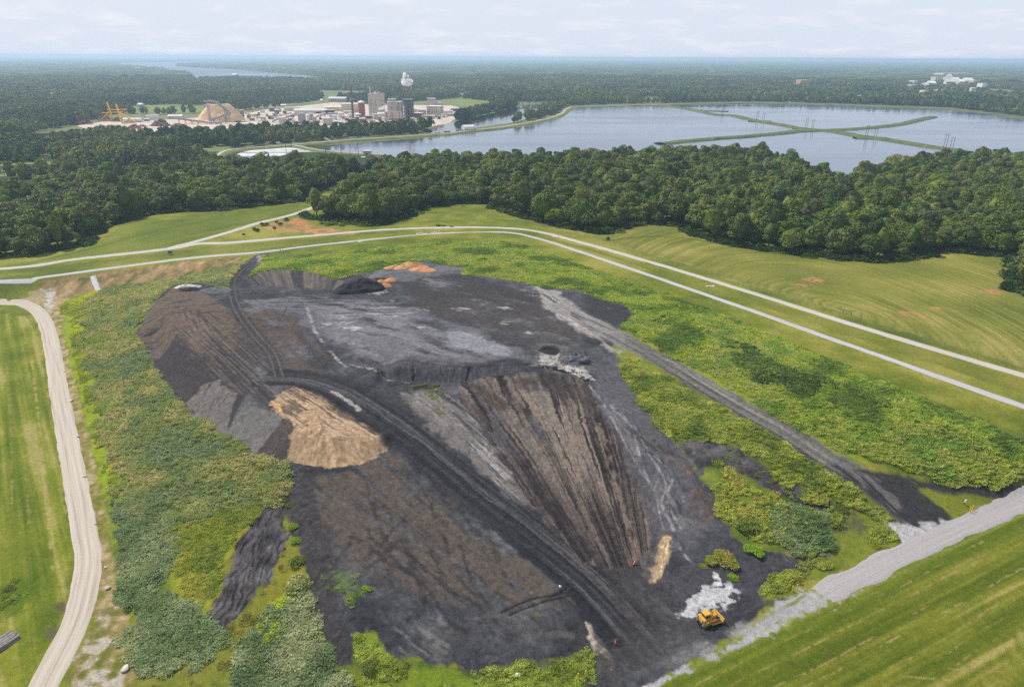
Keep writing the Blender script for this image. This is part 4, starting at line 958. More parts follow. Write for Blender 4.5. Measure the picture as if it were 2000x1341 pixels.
def dike(name, px, wtop, h, label, mat, slope=2.2, rd=None, z0=ZF, seed=0):
    L = smoothline(Z(px, z0+h), 12); P = np.array(L); T = np.gradient(P, axis=0); T /= np.linalg.norm(T, axis=1)[:, None]+1e-9
    N = np.stack([T[:, 1], -T[:, 0]], 1); run = np.concatenate([[0], np.cumsum(np.linalg.norm(np.diff(P, axis=0), axis=1))])
    offs = [(-wtop/2-h*slope, -.3), (-wtop/2-h*slope*.5, h*.55), (-wtop/2, h), (0, h+.1), (wtop/2, h), (wtop/2+h*slope*.5, h*.55), (wtop/2+h*slope, -.3)]
    vs = []
    for k, (o_, z) in enumerate(offs):
        j = (fbm(run/9, run*0+k*7, 700+seed, 3)-.5)*wtop*.35*(0 if k == 3 else 1)
        vs.append(np.stack([P[:, 0]+N[:, 0]*(o_+j), P[:, 1]+N[:, 1]*(o_+j), z0+z+(fbm(run/5, run*0+k, 710+seed, 3)-.5)*.7], 1))
    K = len(offs); n = len(P); V = np.stack(vs, 1).reshape(-1, 3)
    i = (np.arange(n-1)[:, None]*K + np.arange(K-1)[None, :]).ravel()
    o = npmesh(name, V, np.stack([i, i+1, i+K+1, i+K], 1), mat, None, True)
    o['kind'] = 'structure'
    if rd:
        o2 = road('gravel_road', [(p[0]+q[0]*rd[1], p[1]+q[1]*rd[1]) for p, q in zip(L, N)], rd[0], M_PALE, seed=20+seed, rag=.3)
        me = o2.data; co = np.empty(len(me.vertices)*3, np.float32); me.vertices.foreach_get('co', co); co = co.reshape(-1, 3); co[:, 2] = z0+h+.35; me.vertices.foreach_set('co', co.ravel())
    return o
M_DIKE = simple('dike_grass', c(112,120,54), .95, var=.45, scale=.06)
M_DIKE2 = simple('dike_weeds', c(96,106,54), .95, var=.5, scale=.08)
dike('dike', [(425,305),(450,293),(520,287),(575,283),(640,277),(720,271),(800,266),(880,260),(920,255),(970,250),(1020,242),(1070,232),(1098,222),(1108,213),(1128,208.5),(1200,206.5),(1310,204)], 11, 2.2, '', M_DIKE, rd=(4.2, -1.5), seed=1)
dike('dike', [(1310,204),(1400,202.3),(1480,201),(1560,202.5),(1640,205),(1750,209),(1850,213),(1940,221),(2010,231),(2200,245)], 14, 1.8, '', M_DIKE2, seed=2)
dike('dike', [(575,284),(630,294),(700,300),(760,303)], 9, 1.8, '', M_DIKE, rd=(4, 0), seed=3)
dike('dike', [(1295,205.5),(1340,211),(1400,223),(1430,224),(1470,233),(1530,243),(1570,250),(1625,254.5),(1680,264),(1740,272),(1800,282),(1850,289),(1890,296)], 15, 2.2, '', M_DIKE2, seed=4)
dike('dike', [(1290,279),(1380,270),(1450,265),(1520,259),(1570,254),(1640,252),(1700,248),(1760,241),(1790,234),(1822,227)], 15, 2.2, '', M_DIKE2, seed=5)
for k, (a, b) in enumerate((((1352,214),(1420,217)), ((1462,235.5),(1506,236.5)), ((1548,249),(1575,250)), ((1670,268),(1735,269)))):
    dike('dike', [a, ((a[0]+b[0])/2, (a[1]+b[1])/2), b], 16, 1.9, '', M_DIKE2, seed=6+k)

# ------------------------------------------------------------------ foliage material and prototypes
def leaf_mat(name, cols, trans=.14, rough=.6, instancer=False):
    """cols: three greens, picked per plant; the per-leaf 'tint' lightens or darkens"""
    m = bpy.data.materials.new(name); m.use_nodes = True
    t = m.node_tree; b = t.nodes['Principled BSDF']; out = t.nodes['Material Output']
    oi = t.nodes.new('ShaderNodeObjectInfo')
    rp = t.nodes.new('ShaderNodeValToRGB'); rp.color_ramp.interpolation = 'LINEAR'
    n = len(cols)
    rp.color_ramp.elements[0].color = (*cols[0], 1); rp.color_ramp.elements[1].color = (*cols[-1], 1)
    for i in range(1, n-1):
        e = rp.color_ramp.elements.new(i/(n-1)); e.color = (*cols[i], 1)
    t.links.new(oi.outputs['Random'], rp.inputs[0])
    a = t.nodes.new('ShaderNodeAttribute'); a.attribute_name = 'tint'
    mx = t.nodes.new('ShaderNodeMixRGB'); mx.blend_type = 'MULTIPLY'; mx.inputs[0].default_value = 1
    t.links.new(rp.outputs[0], mx.inputs[1]); t.links.new(a.outputs['Color'], mx.inputs[2])
    src = mx.outputs[0]
    if instancer:
        ia = t.nodes.new('ShaderNodeAttribute'); ia.attribute_type = 'INSTANCER'; ia.attribute_name = 'icol'
        m2 = t.nodes.new('ShaderNodeMixRGB'); m2.blend_type = 'MULTIPLY'; m2.inputs[0].default_value = 1
        t.links.new(ia.outputs['Color'], m2.inputs[1]); t.links.new(a.outputs['Color'], m2.inputs[2]); src = m2.outputs[0]
    t.links.new(src, b.inputs['Base Color']); b.inputs['Roughness'].default_value = rough
    b.inputs['Specular IOR Level'].default_value = .18
    tr = t.nodes.new('ShaderNodeBsdfTranslucent')
    hs = t.nodes.new('ShaderNodeHueSaturation'); hs.inputs['Value'].default_value = 1.25; hs.inputs['Saturation'].default_value = 1.0
    t.links.new(src, hs.inputs['Color']); t.links.new(hs.outputs[0], tr.inputs['Color'])
    ms = t.nodes.new('ShaderNodeMixShader'); ms.inputs[0].default_value = trans
    t.links.new(b.outputs[0], ms.inputs[1]); t.links.new(tr.outputs[0], ms.inputs[2]); t.links.new(ms.outputs[0], out.inputs[0])
    return m
M_BARK = simple('bark', c(92,78,66), .9, var=.3, scale=2, streak=True)
M_CROWN = leaf_mat('broadleaf', [c(70,92,28), c(104,130,34), c(84,106,46), c(132,150,42), c(100,110,66), c(118,132,40), c(78,96,44), c(140,152,58)])
M_LEAF = leaf_mat('weeds', [c(100,130,40), c(100,130,40)], .42, instancer=True)

def crown_geo(seed, h, r, nlobes, cards, size, pine=False, base=.3):
    g = np.random.default_rng(seed); V = []; F = []; TN = []
    lob = []; ox, oy = g.uniform(-.16, .16, 2)*r
    if pine:
        for i in range(nlobes):
            zf = base + (1-base)*(.15+.75*i/nlobes); a = i*2.4; d = r*.45*(1.05-zf)
            lob.append((d*math.cos(a), d*math.sin(a), h*zf, r*(1.2-zf)*.75, r*(1.2-zf)*.6, g.uniform(.84, 1.1)))
    else:
        n1 = nlobes//2; n2 = nlobes-n1-2
        for (cnt, zf, dd, lr) in ((n1, .46, .60, .48), (n2, .66, .44, .44), (2, .80, .18, .38)):
            ph = g.uniform(0, 6.28)
            for i in range(cnt):
                a = ph + 6.283*i/cnt + g.uniform(-.35, .35); d = r*dd*g.uniform(.7, 1.3); l = r*lr*g.uniform(.62, 1.32)
                lob.append((ox*zf + d*math.cos(a), oy*zf + d*math.sin(a), h*(zf+g.uniform(-.09, .09)), l, l*g.uniform(.72, .95), g.uniform(.80, 1.14)))
    lob.append((0, 0, h*.52, r*.6, h*.26, .9))
    per = cards//len(lob)
    for (x, y, z, a, b, tint) in lob:
        n = g.normal(size=(per, 3)); n /= np.linalg.norm(n, axis=1)[:, None]
        n[:, 2] = np.where(n[:, 2] < -.45, -n[:, 2], n[:, 2])
        rad = g.uniform(.80, 1.10, per)
        p = np.stack([x+n[:, 0]*a*rad, y+n[:, 1]*a*rad, z+n[:, 2]*b*rad], 1)
        keep = np.ones(per, bool)
        for (x2, y2, z2, a2, b2, _) in lob:
            if (x2, y2, z2) == (x, y, z): continue
            keep &= ((p[:, 0]-x2)/a2)**2 + ((p[:, 1]-y2)/a2)**2 + ((p[:, 2]-z2)/b2)**2 > .62
        p = p[keep]; n = n[keep]; m = len(p)
        nn = n*.8 + g.normal(size=(m, 3))*.42 + np.array([0, 0, .25]); nn /= np.linalg.norm(nn, axis=1)[:, None]
        u = np.cross(nn, g.normal(size=(m, 3))); u /= np.linalg.norm(u, axis=1)[:, None]; w = np.cross(nn, u)
        s1 = size*g.uniform(.55, 1.25, m)[:, None]; s2 = s1*g.uniform(.6, 1.0, m)[:, None]
        bnd = nn*size*.18
        q = np.stack([p-u*s1*.5-bnd, p-w*s2*.55+u*s1*.12, p+u*s1*.5-bnd, p+w*s2*.55-u*s1*.1], 1).reshape(-1, 3)
        o = sum(len(k) for k in V); V.append(q)
        F.append(np.arange(m*4).reshape(-1, 4)+o); TN.append(np.repeat(np.clip(tint*g.uniform(.68, 1.34, m), .45, 1.6), 4))
    return np.concatenate(V), np.concatenate(F), np.concatenate(TN)
def core_geo(seed, h, r, base, tint=.8, n=10, m=6):
    """filler shell inside a crown, its inner shade put into a darker tint"""
    g = np.random.default_rng(seed+50); V = []; F = []
    for j in range(m+1):
        f = j/m; zz = h*(base+.05 + (.88-base)*f); rr = r*.66*math.sin(math.pi*(.12+.84*f))**.7
        for i in range(n):
            t = 2*math.pi*i/n; k = rr*g.uniform(.8, 1.1); V.append((k*math.cos(t), k*math.sin(t), zz+g.uniform(-.3, .3)))
    for j in range(m):
        for i in range(n): F.append((j*n+i, j*n+(i+1) % n, (j+1)*n+(i+1) % n, (j+1)*n+i))
    return np.array(V), np.array(F), np.full(len(V), tint)  # leaf colour darkened evenly, painting the shade inside the crown
def join(*gs):
    V = []; F = []; T = []; o = 0
    for v, f, t in gs: V.append(v); F.append(f+o); T.append(t); o += len(v)
    return np.concatenate(V), np.concatenate(F), np.concatenate(T)
def raw_mesh(name, V, F, T, mat):
    o = npmesh(name, V, F, mat, None, False, {'tint': np.stack([T, T, T*.96], 1)})
    COL.objects.unlink(o); return o
def trunk_mesh(name, h, r, base, seed):
    g = random.Random(seed); m = MB()
    m.tube((0, 0, -.6), (g.uniform(-.2, .2), g.uniform(-.2, .2), h*.55), r*.062, r*.034, 8)
    for k in range(4):
        a = k*1.6+g.uniform(-.4, .4); z = h*(base+.02+.09*k)
        m.tube((0, 0, z), (math.cos(a)*r*.62, math.sin(a)*r*.62, z+h*.2), r*.03, r*.01, 6)
    o = m.build(name, M_BARK); COL.objects.unlink(o); return o
KINDS_T = []   # (crown object, trunk object, description)
for k, (h, r, nl, base, pine, d) in enumerate(((17,7.2,10,.14,False,'broad rounded'), (19,6.6,10,.15,False,'tall full'), (15,7.0,9,.12,False,'low spreading'), (20,5.8,9,.16,False,'tall narrow'), (13,5.4,8,.1,False,'small rounded'), (17,8.4,13,.14,False,'wide many-domed'), (16,5.0,7,.1,False,'slim irregular'), (19,7.4,8,.14,False,'loose open topped'), (12,6.4,7,.08,False,'low lopsided'), (18,4.6,8,.2,True,'dark pointed'))):
    V, F, T = join(crown_geo(200+k, h, r, nl, 3200, .95 if not pine else .9, pine, base), core_geo(200+k, h, r, base))
    KINDS_T.append((raw_mesh('crown', V, F, T, M_CROWN), trunk_mesh('trunk', h, r, base, k), d, h, r))
M_FAR = leaf_mat('far_broadleaf', [c(80,100,40), c(80,100,40)], .14, instancer=True)
LOD = []
for k, (h, r, nl, base) in enumerate(((15,7.0,7,.1), (17,6.6,8,.1), (13,6.6,7,.1), (16,5.6,7,.1))):
    V, F, T = join(crown_geo(300+k, h, r, nl, 620, 1.7, False, base), core_geo(300+k, h, r, base))
    LOD.append(raw_mesh('far_crown', V, F, T, M_FAR))

def weed_geo(seed, kind):
    g = np.random.default_rng(seed); V = []; F = []; T = []; o = 0
    if kind == 'grass': n, H, spread, w, lean = 120, .95, 1.5, .085, .45
    elif kind == 'reed': n, H, spread, w, lean = 130, 1.15, 1.4, .10, .8
    elif kind == 'leafy': n, H, spread, w, lean = 150, .8, 1.6, .20, 0
    else: n, H, spread, w, lean = 120, 1.0, .8, .26, 0
    la0 = g.uniform(0, 6.28); hx, hy = g.uniform(-.5, .5, 2)
    for i in range(n):
        a = g.uniform(0, 6.283); rr = spread*math.sqrt(g.uniform(0, 1)); x, y = rr*math.cos(a), rr*math.sin(a)
        und = .75 + .25*math.sin(2.1*x+hx*9) + .2*math.cos(2.6*y+hy*7) - .25*(rr/spread)**2
        if kind in ('grass', 'reed'):
            hh = H*und*g.uniform(.5, 1.15); la = la0 + g.normal()*.9; l = lean*g.uniform(.3, 1.1)
            dx, dy = math.cos(la)*l, math.sin(la)*l; px_, py_ = -math.sin(la)*w, math.cos(la)*w
            V += [(x-px_*.6, y-py_*.6, -.1), (x+px_*.6, y+py_*.6, -.1), (x+dx*.35+px_, y+dy*.35+py_, hh*.62), (x+dx*.35-px_, y+dy*.35-py_, hh*.62), (x+dx+px_*.5, y+dy+py_*.5, hh*(1-.15*l)), (x+dx-px_*.5, y+dy-py_*.5, hh*(1-.15*l))]
            F += [(o, o+1, o+2, o+3), (o+3, o+2, o+4, o+5)]; T += [g.uniform(.72, 1.28)]*6; o += 6
        else:
            if kind == 'bush': und = .15+.85*math.sqrt(max(0, 1-(rr/spread/1.05)**2))
            z = H*und*g.uniform(.35, 1.05)
            nn = np.array([x*.9*(kind == 'bush'), y*.9*(kind == 'bush'), .9]) + g.normal(size=3)*.5; nn /= np.linalg.norm(nn)
            u = np.cross(nn, g.normal(size=3)); u /= np.linalg.norm(u); v = np.cross(nn, u); p = np.array([x, y, z]); s = w*g.uniform(.6, 1.4)
            for qq in (p-u*s, p-v*s*.6, p+u*s, p+v*s*.6): V.append(tuple(qq))
            F.append((o, o+1, o+2, o+3)); T += [g.uniform(.68, 1.3)]*4; o += 4
    return np.array(V), np.array(F), np.array(T)
WEED = {k: [raw_mesh('weed_'+k, *weed_geo(400+i, k), M_LEAF) for i in range(3)] for k in ('grass', 'reed', 'leafy', 'bush')}

# ------------------------------------------------------------------ scattering: one object per mass of plants
def scatter(name, pts, scale, rotz, protos, pick, cols=None, tilt=None, label=None, cat=None):
    me = bpy.data.meshes.new(name); n = len(pts)
    me.vertices.add(n); me.vertices.foreach_set('co', np.asarray(pts, np.float32).ravel())
    def fa(an, arr, ty='FLOAT'):
        a = me.attributes.new(an, ty, 'POINT')
        if ty == 'FLOAT_VECTOR': a.data.foreach_set('vector', np.asarray(arr, np.float32).ravel())
        elif ty == 'FLOAT_COLOR':
            q = np.ones((n, 4), np.float32); q[:, :3] = arr; a.data.foreach_set('color', q.ravel())
        elif ty == 'INT': a.data.foreach_set('value', np.asarray(arr, np.int32))
        else: a.data.foreach_set('value', np.asarray(arr, np.float32))
    sc = np.asarray(scale, np.float32)
    if sc.ndim == 1: sc = np.stack([sc, sc, sc], 1)
    fa('scl', sc, 'FLOAT_VECTOR')
    rot = np.zeros((n, 3), np.float32); rot[:, 2] = rotz
    if tilt is not None: rot[:, :2] = tilt
    fa('rot', rot, 'FLOAT_VECTOR'); fa('pick', pick, 'INT')
    if cols is not None: fa('icol', cols, 'FLOAT_COLOR')
    ob = link(bpy.data.objects.new(name, me))
    coll = bpy.data.collections.new(name+'_kinds')
    for i, p in enumerate(protos):
        q = p.copy(); q.name = '%s_kind_%02d' % (name, i); coll.objects.link(q)
    ng = bpy.data.node_groups.new(name, 'GeometryNodeTree')
    ng.interface.new_socket('Geometry', in_out='INPUT', socket_type='NodeSocketGeometry')
    ng.interface.new_socket('Geometry', in_out='OUTPUT', socket_type='NodeSocketGeometry')
    N = ng.nodes; gi = N.new('NodeGroupInput'); go = N.new('NodeGroupOutput')
    mp = N.new('GeometryNodeMeshToPoints'); ip = N.new('GeometryNodeInstanceOnPoints'); ci = N.new('GeometryNodeCollectionInfo')
    ci.inputs['Collection'].default_value = coll; ci.inputs['Separate Children'].default_value = True; ci.inputs['Reset Children'].default_value = True
    ip.inputs['Pick Instance'].default_value = True
    def na(nm, ty):
        x = N.new('GeometryNodeInputNamedAttribute'); x.data_type = ty; x.inputs['Name'].default_value = nm; return x.outputs['Attribute']
    ng.links.new(gi.outputs[0], mp.inputs[0]); ng.links.new(mp.outputs[0], ip.inputs['Points']); ng.links.new(ci.outputs[0], ip.inputs['Instance'])
    ng.links.new(na('pick', 'INT'), ip.inputs['Instance Index']); ng.links.new(na('scl', 'FLOAT_VECTOR'), ip.inputs['Scale'])
    er = N.new('FunctionNodeEulerToRotation'); ng.links.new(na('rot', 'FLOAT_VECTOR'), er.inputs[0]); ng.links.new(er.outputs[0], ip.inputs['Rotation'])
    ng.links.new(ip.outputs[0], go.inputs[0])
    md = ob.modifiers.new('scatter', 'NODES'); md.node_group = ng
    ob['kind'] = 'stuff'
    if label: ob['label'] = label
    if cat: ob['category'] = cat
    return ob

def fill(poly, per_m2, avoid=(), clump=0.0, csc=6.0, seed=0, shrink=0.0, rag=1.0):
    P = np.array(poly); g = np.random.default_rng(900+seed)
    x0, y0 = P.min(0)-4; x1, y1 = P.max(0)+4; n = int((x1-x0)*(y1-y0)*per_m2)
    x = g.uniform(x0, x1, n); y = g.uniform(y0, y1, n)
    d, _, _ = segdist(x, y, P, True); d = np.where(inside(P, x, y), d, -d)
    k = d + (fbm(x/7, y/7, 940+seed, 4)-.45)*11*rag + 0 > shrink*g.uniform(0, 1.4, n)
    for a in avoid: k &= ~inside(np.array(a), x, y)
    x = x[k]; y = y[k]; k = np.ones(len(x), bool)
    for L, wd in ((R_LEFT, 7.2), (R_IN, 7.5), (R_DARK, 4.6), (_rr, 5.2)):
        if len(x): k &= segdist(x, y, L)[0] > wd
    if clump: k &= fbm(x/csc, y/csc, 950+seed, 3) > clump
    return x[k], y[k], g

C_TAN = c(150,146,88); C_OLV = c(122,130,56); C_GRN = c(92,114,42); C_BLU = c(106,124,80); C_LIM = c(148,163,52); C_LGR = c(124,142,50); C_DRK = c(74,100,36)
ASH_A = [P_ASH, P_RILL]
def weeds(name, px, per, kinds, sizes, stops, label, seed, clump=0.0, avoid=None, csc=6, nsc=7.0, shrink=1.2, jit=.18, flat=.8):
    poly = G(px); x, y, g = fill(poly, per*1.1, ASH_A if avoid is None else avoid, clump, csc, seed, shrink)
    n = len(x); z = hgt(x, y)
    t = np.clip(.5 + (fbm(x/nsc, y/nsc, 960+seed, 4)-.5)*2.6 + g.normal(size=n)*.14, 0, 1)
    col = np.clip((ramp(t, *stops)*np.array([1.88, 1.65, 2.6]))*(1+g.uniform(-jit, jit, n))[:, None], 0, .85)
    big = .75+.5*fbm(x/4.5, y/4.5, 970+seed, 3)
    s = g.uniform(*sizes, n)*big*.62
    pr = [p for k in kinds for p in WEED[k]]
    pick = g.integers(0, len(pr), n)
    return scatter(name, np.stack([x, y, z-.05], 1), np.stack([s, s, s*flat*g.uniform(.8, 1.2, n)], 1), g.uniform(0, 6.28, n), pr, pick, col, g.normal(size=(n, 2))*.1, label, 'weeds')
weeds('tall_weeds', [(160,600),(200,562),(330,548),(440,524),(490,510),(470,522),(447,548),(440,566),(400,552),(338,557),(288,607),(264,655),(298,707),(335,767),(375,807),(440,846),(500,886),(560,905),(570,950),(552,985),(500,985),(420,1000),(330,1010),(250,985),(225,900),(190,800),(168,700)], 2.0, ('reed', 'leafy'), (.9, 1.7),
  ((0, c(116,136,78)), (.25, c(122,142,66)), (.5, c(138,150,72)), (.75, c(152,156,84)), (.9, c(158,158,92)), (1, c(128,150,58))), 'tall seeding weeds covering the steep left flank below the dark ash crest', 1, nsc=11)
weeds('bright_grass', [(124,592),(190,568),(168,640),(182,750),(215,890),(250,990),(215,970),(170,800),(140,700)], 2.4, ('grass',), (.7, 1.3), ((0, C_LGR), (.5, C_LIM), (1, c(166,180,50))), 'bright yellow-green grass strip between the left road and the tall weeds', 2)
weeds('reeds', [(222,975),(250,985),(330,1010),(322,1080),(345,1160),(395,1215),(430,1240),(420,1300),(330,1310),(285,1300),(255,1230),(228,1080)], 2.3, ('reed', 'leafy'), (1.0, 1.7), ((0, c(106,130,66)), (.5, c(120,142,84)), (1, c(138,154,90))), 'bluish green reed bed at the foot of the left flank near the gravel road', 3)
weeds('yellow_grass', [(330,1010),(420,1000),(500,985),(455,1080),(430,1150),(392,1212),(345,1160),(320,1080)], 2.4, ('grass',), (.7, 1.3), ((0, c(128,150,54)), (.5, c(146,160,54)), (1, c(156,164,62))), 'yellow-green grass patch left of the gullied black slope', 4)
weeds('reeds', [(500,1235),(560,1190),(606,1155),(640,1250),(690,1345),(470,1345),(480,1280)], 2.4, ('reed', 'leafy'), (1.1, 1.9), ((0, c(92,116,60)), (.5, c(114,136,76)), (1, c(144,158,96))), 'pale green tall reeds at the bottom edge of the photo left of the basin bank', 5)
weeds('lime_scrub', [(512,1200),(540,1150),(590,1110),(606,1155),(560,1200),(530,1235)], 2.6, ('bush', 'leafy'), (1.0, 1.7), ((0, c(120,148,30)), (1, c(150,172,40))), 'vivid lime scrub on the bank between gullied slope and basin', 6)
weeds('grass_tufts', [(556,1005),(592,1078),(606,1155),(560,1190),(430,1310),(300,1345),(480,1345),(440,1240),(535,1120)], .55, ('grass',), (.6, 1.2), ((0, C_OLV), (.6, c(146,146,56)), (1, C_LGR)), 'sparse olive grass tufts below the gullied slope', 7, clump=.47)
weeds('low_weeds', [(694,1218),(720,1232),(765,1280),(820,1292),(920,1314),(1000,1292),(1100,1289),(1150,1280),(1174,1308),(1130,1345),(690,1345),(664,1298)], 1.9, ('grass', 'leafy'), (.6, 1.1), ((0, C_LGR), (.5, c(134,160,50)), (1, c(150,166,64))), 'light green low weeds along the front foot of the black basin', 8, clump=.36)
weeds('weed_field', [(512,502),(560,505),(640,494),(740,486),(850,474),(960,468),(1030,480),(1100,507),(1300,574),(1500,654),(1700,735),(1900,818),(2060,884),(2060,936),(1900,940),(1800,930),(1740,913),(1640,872),(1540,818),(1440,766),(1330,703),(1240,653),(1215,638),(1238,616),(1222,598),(1165,582),(1130,566),(1060,562),(1000,547),(960,541),(905,536),(905,521),(862,518),(835,509),(800,512),(770,517),(740,528),(690,536),(655,546),(620,534),(560,526),(505,531),(480,543)], 1.25, ('grass', 'leafy'), (.85, 1.5),
  ((0, c(92,118,42)), (.2, c(108,138,44)), (.4, c(128,156,48)), (.6, C_LIM), (.78, c(142,160,60)), (.9, c(150,156,74)), (1, c(116,148,50))), 'broad field of mixed green weeds between the ash plateau and the twin gravel roads', 9, nsc=13)
weeds('dark_scrub', [(1420,690),(1460,685),(1530,715),(1605,745),(1610,768),(1570,775),(1500,750),(1440,715)], 1.6, ('bush', 'leafy'), (1.1, 1.9), ((0, c(62,88,32)), (1, c(88,112,42))), 'dark green scrub clump in the weed field beside the dark track', 10)
weeds('dark_scrub', [(1230,600),(1330,628),(1450,672),(1560,712),(1680,765),(1800,815),(1940,880),(1900,872),(1740,802),(1600,745),(1440,690),(1320,648)], .42, ('bush', 'leafy'), (.9, 1.7), ((0, c(66,94,32)), (1, c(96,122,44))), 'scattered dark bushes along the upper part of the weed field', 11, clump=.5)
weeds('tall_weeds', [(1204,692),(1300,740),(1420,814),(1560,884),(1660,952),(1728,1012),(1690,1010),(1640,985),(1572,960),(1540,935),(1470,893),(1420,864),(1375,853),(1325,860),(1312,860),(1266,815),(1236,765),(1212,722)], 1.9, ('grass', 'leafy', 'reed'), (.9, 1.5), ((0, c(108,132,46)), (.25, C_LGR), (.6, C_LIM), (.85, c(150,158,72)), (1, c(128,152,54))), 'waist-high weeds between the combed fan slope and the dark track', 12, nsc=6)
weeds('mixed_weeds', [(1400,910),(1470,940),(1540,980),(1600,1005),(1640,1000),(1600,1045),(1620,1085),(1560,1088),(1500,1078),(1440,1056),(1402,1002),(1395,962)], 1.7, ('leafy', 'grass', 'bush'), (.8, 1.5), ((0, C_GRN), (.4, C_LGR), (.7, C_LIM), (1, c(140,140,60))), 'patchy green weeds on the lower slope right of the fan', 13, clump=.40, csc=4)
weeds('reeds', [(1490,1015),(1530,985),(1590,985),(1620,1010),(1605,1050),(1550,1075),(1500,1055)], 2.6, ('reed', 'leafy'), (.9, 1.5), ((0, c(98,126,64)), (1, c(124,146,84))), 'round bluish reed patch in the weeds below the dark track', 14)
weeds('tall_grass', [(1484,1158),(1500,1134),(1540,1110),(1600,1088),(1660,1062),(1735,1035),(1748,1050),(1680,1078),(1600,1108),(1510,1150)], 2.0, ('grass', 'leafy'), (.9, 1.5), ((0, C_LGR), (.6, C_LIM), (1, C_OLV)), 'bright tall grass ridge beside the lower right gravel road', 15, clump=.3)
weeds('weed_sprigs', [(650,1108),(692,1122),(712,1160),(690,1180),(655,1155)], .8, ('grass', 'leafy'), (.5, .9), ((0, C_LGR), (1, c(110,146,62))), 'green sprigs in a patch on the left edge of the black basin', 16, clump=.48, avoid=[], csc=2.5)
weeds('weed_sprigs', [(960,1270),(1010,1240),(1060,1215),(1075,1225),(1020,1265),(980,1290)], .9, ('leafy',), (.35, .7), ((0, C_GRN), (1, C_LGR)), 'sparse sprigs across the front right of the black basin floor', 17, clump=.5, avoid=[], csc=2)
weeds('weed_sprigs', [(828,768),(850,762),(880,800),(876,812),(845,800)], 1.0, ('grass',), (.4, .8), ((0, C_LGR), (1, c(130,150,60))), 'small green sprigs at the upper left corner of the fan', 18, clump=.45, avoid=[], csc=2)
weeds('weed_sprigs', [(1330,862),(1420,868),(1560,960),(1640,990),(1600,1000),(1470,935),(1400,905)], .35, ('leafy', 'grass'), (.5, 1.0), ((0, C_GRN), (1, C_LGR)), 'thin sprigs on the dark bare patch right of the fan', 19, clump=.5, avoid=[], csc=2)

weeds('lime_scrub', [(-30,1150),(20,1140),(58,1140),(74,1160),(40,1178),(0,1205),(-30,1210)], 1.2, ('leafy', 'grass'), (.7, 1.2), ((0, C_GRN), (.6, C_LGR), (1, c(130,160,40))), 'scrubby weed patch in the left field at the frame edge', 20, avoid=[])
# ------------------------------------------------------------------ the near woods
def edge(px, z): return [at(a, b, z)[:2] for a, b in px]
W_L = edge([(-420,505),(0,503),(60,497),(160,484),(178,470)], 8) + edge([(185,458),(205,446)], 10) + edge([(240,432),(300,420),(360,414),(430,411),(500,402),(585,391)], 11) + edge([(598,372),(690,330)], 12) + edge([(676,318),(670,304),(640,306),(560,310),(500,307),(430,315),(380,318),(300,323),(190,327),(80,341),(0,356),(-420,356)], 19)
W_M = edge([(592,423),(600,432),(640,436),(700,447),(735,450),(790,432),(830,407),(900,398),(960,396),(968,408),(1000,424),(1090,446),(1170,460),(1208,447),(1270,434),(1342,440),(1358,454),(1450,475),(1550,486),(1700,500),(1800,490),(1828,477),(1900,482),(1955,486),(1986,492),(1988,545),(2010,560),(2300,640),(2700,600)], 10.5) + edge([(2500,290),(2000,287),(1900,291),(1800,290),(1745,296),(1690,318),(1630,326),(1600,316),(1560,292),(1500,280),(1400,276),(1290,277),(1180,281),(1080,290),(1000,296),(900,291),(830,291),(770,302),(738,314),(724,332),(700,350),(640,390)], 21)
def treegrid(poly, sp, seed, avoid=()):
    P = np.array(poly); g = np.random.default_rng(seed); x0, y0 = P.min(0); x1, y1 = P.max(0)
    x, y = np.meshgrid(np.arange(x0, x1, sp), np.arange(y0, y1, sp*.9)); x = x.ravel() + g.uniform(-.42, .42, x.size)*sp; y = y.ravel() + g.uniform(-.42, .42, y.size)*sp
    k = inside(P, x, y)
    k &= (np.abs(np.arctan2(x, y)) < math.radians(47)) & (np.hypot(x, y) < 1500)
    for a in avoid: k &= ~inside(np.array(a), x, y)
    return x[k], y[k], g
tx = []; ty = []; tw = []
for k, P in enumerate((W_L, W_M)):
    x, y, g = treegrid(P, 8.8, 31+k); d, _, _ = segdist(x, y, np.array(P), True); m = d > 2.2
    tx.append(x[m]); ty.append(y[m]); tw.append(np.full(m.sum(), k))
tx = np.concatenate(tx); ty = np.concatenate(ty); tw = np.concatenate(tw); tz = hgt(tx, ty)
dist = np.sqrt(tx**2 + ty**2); order = np.argsort(dist)
g = np.random.default_rng(77); ts = g.uniform(.66, 1.34, len(tx)); tr = g.uniform(0, 6.28, len(tx)); tk = g.choice(len(KINDS_T), len(tx), p=[.14,.13,.12,.11,.08,.13,.09,.09,.07,.04])
ts *= .86 + .28*fbm(tx/30, ty/30, 91, 3)
fov = np.abs(np.arctan2(tx, ty)) < math.radians(38.0)
near = [i for i in order if fov[i]][:300]
nearset = np.zeros(len(tx), bool); nearset[near] = True
def place_words(i):
    d = ray_px(tx[i], ty[i], tz[i]); px = d[0]
    if tw[i] == 0: return 'at the front of the left wood by the frame edge' if px < 120 else ('in the left wood beside the mown hump' if px < 330 else 'in the left wood behind the mown hump')
    if px < 860: return 'in the wooded point behind the red clay scrape'
    if px < 1000: return 'at the back of the grassy bay between the woods'
    if px < 1230: return 'in the wood corner beside the bend of the twin roads'
    if px < 1420: return 'behind the far end of the right mown field'
    if px < 1850: return 'along the wood edge above the right mown field'
    return 'by the far right corner of the right mown field'
CRI = np.array(CAMR.transposed())
def ray_px(x, y, z):
    q = CRI @ np.array([x, y, z-CAMH]); return PCX + FPX*q[0]/-q[2], PCY - FPX*q[1]/-q[2]
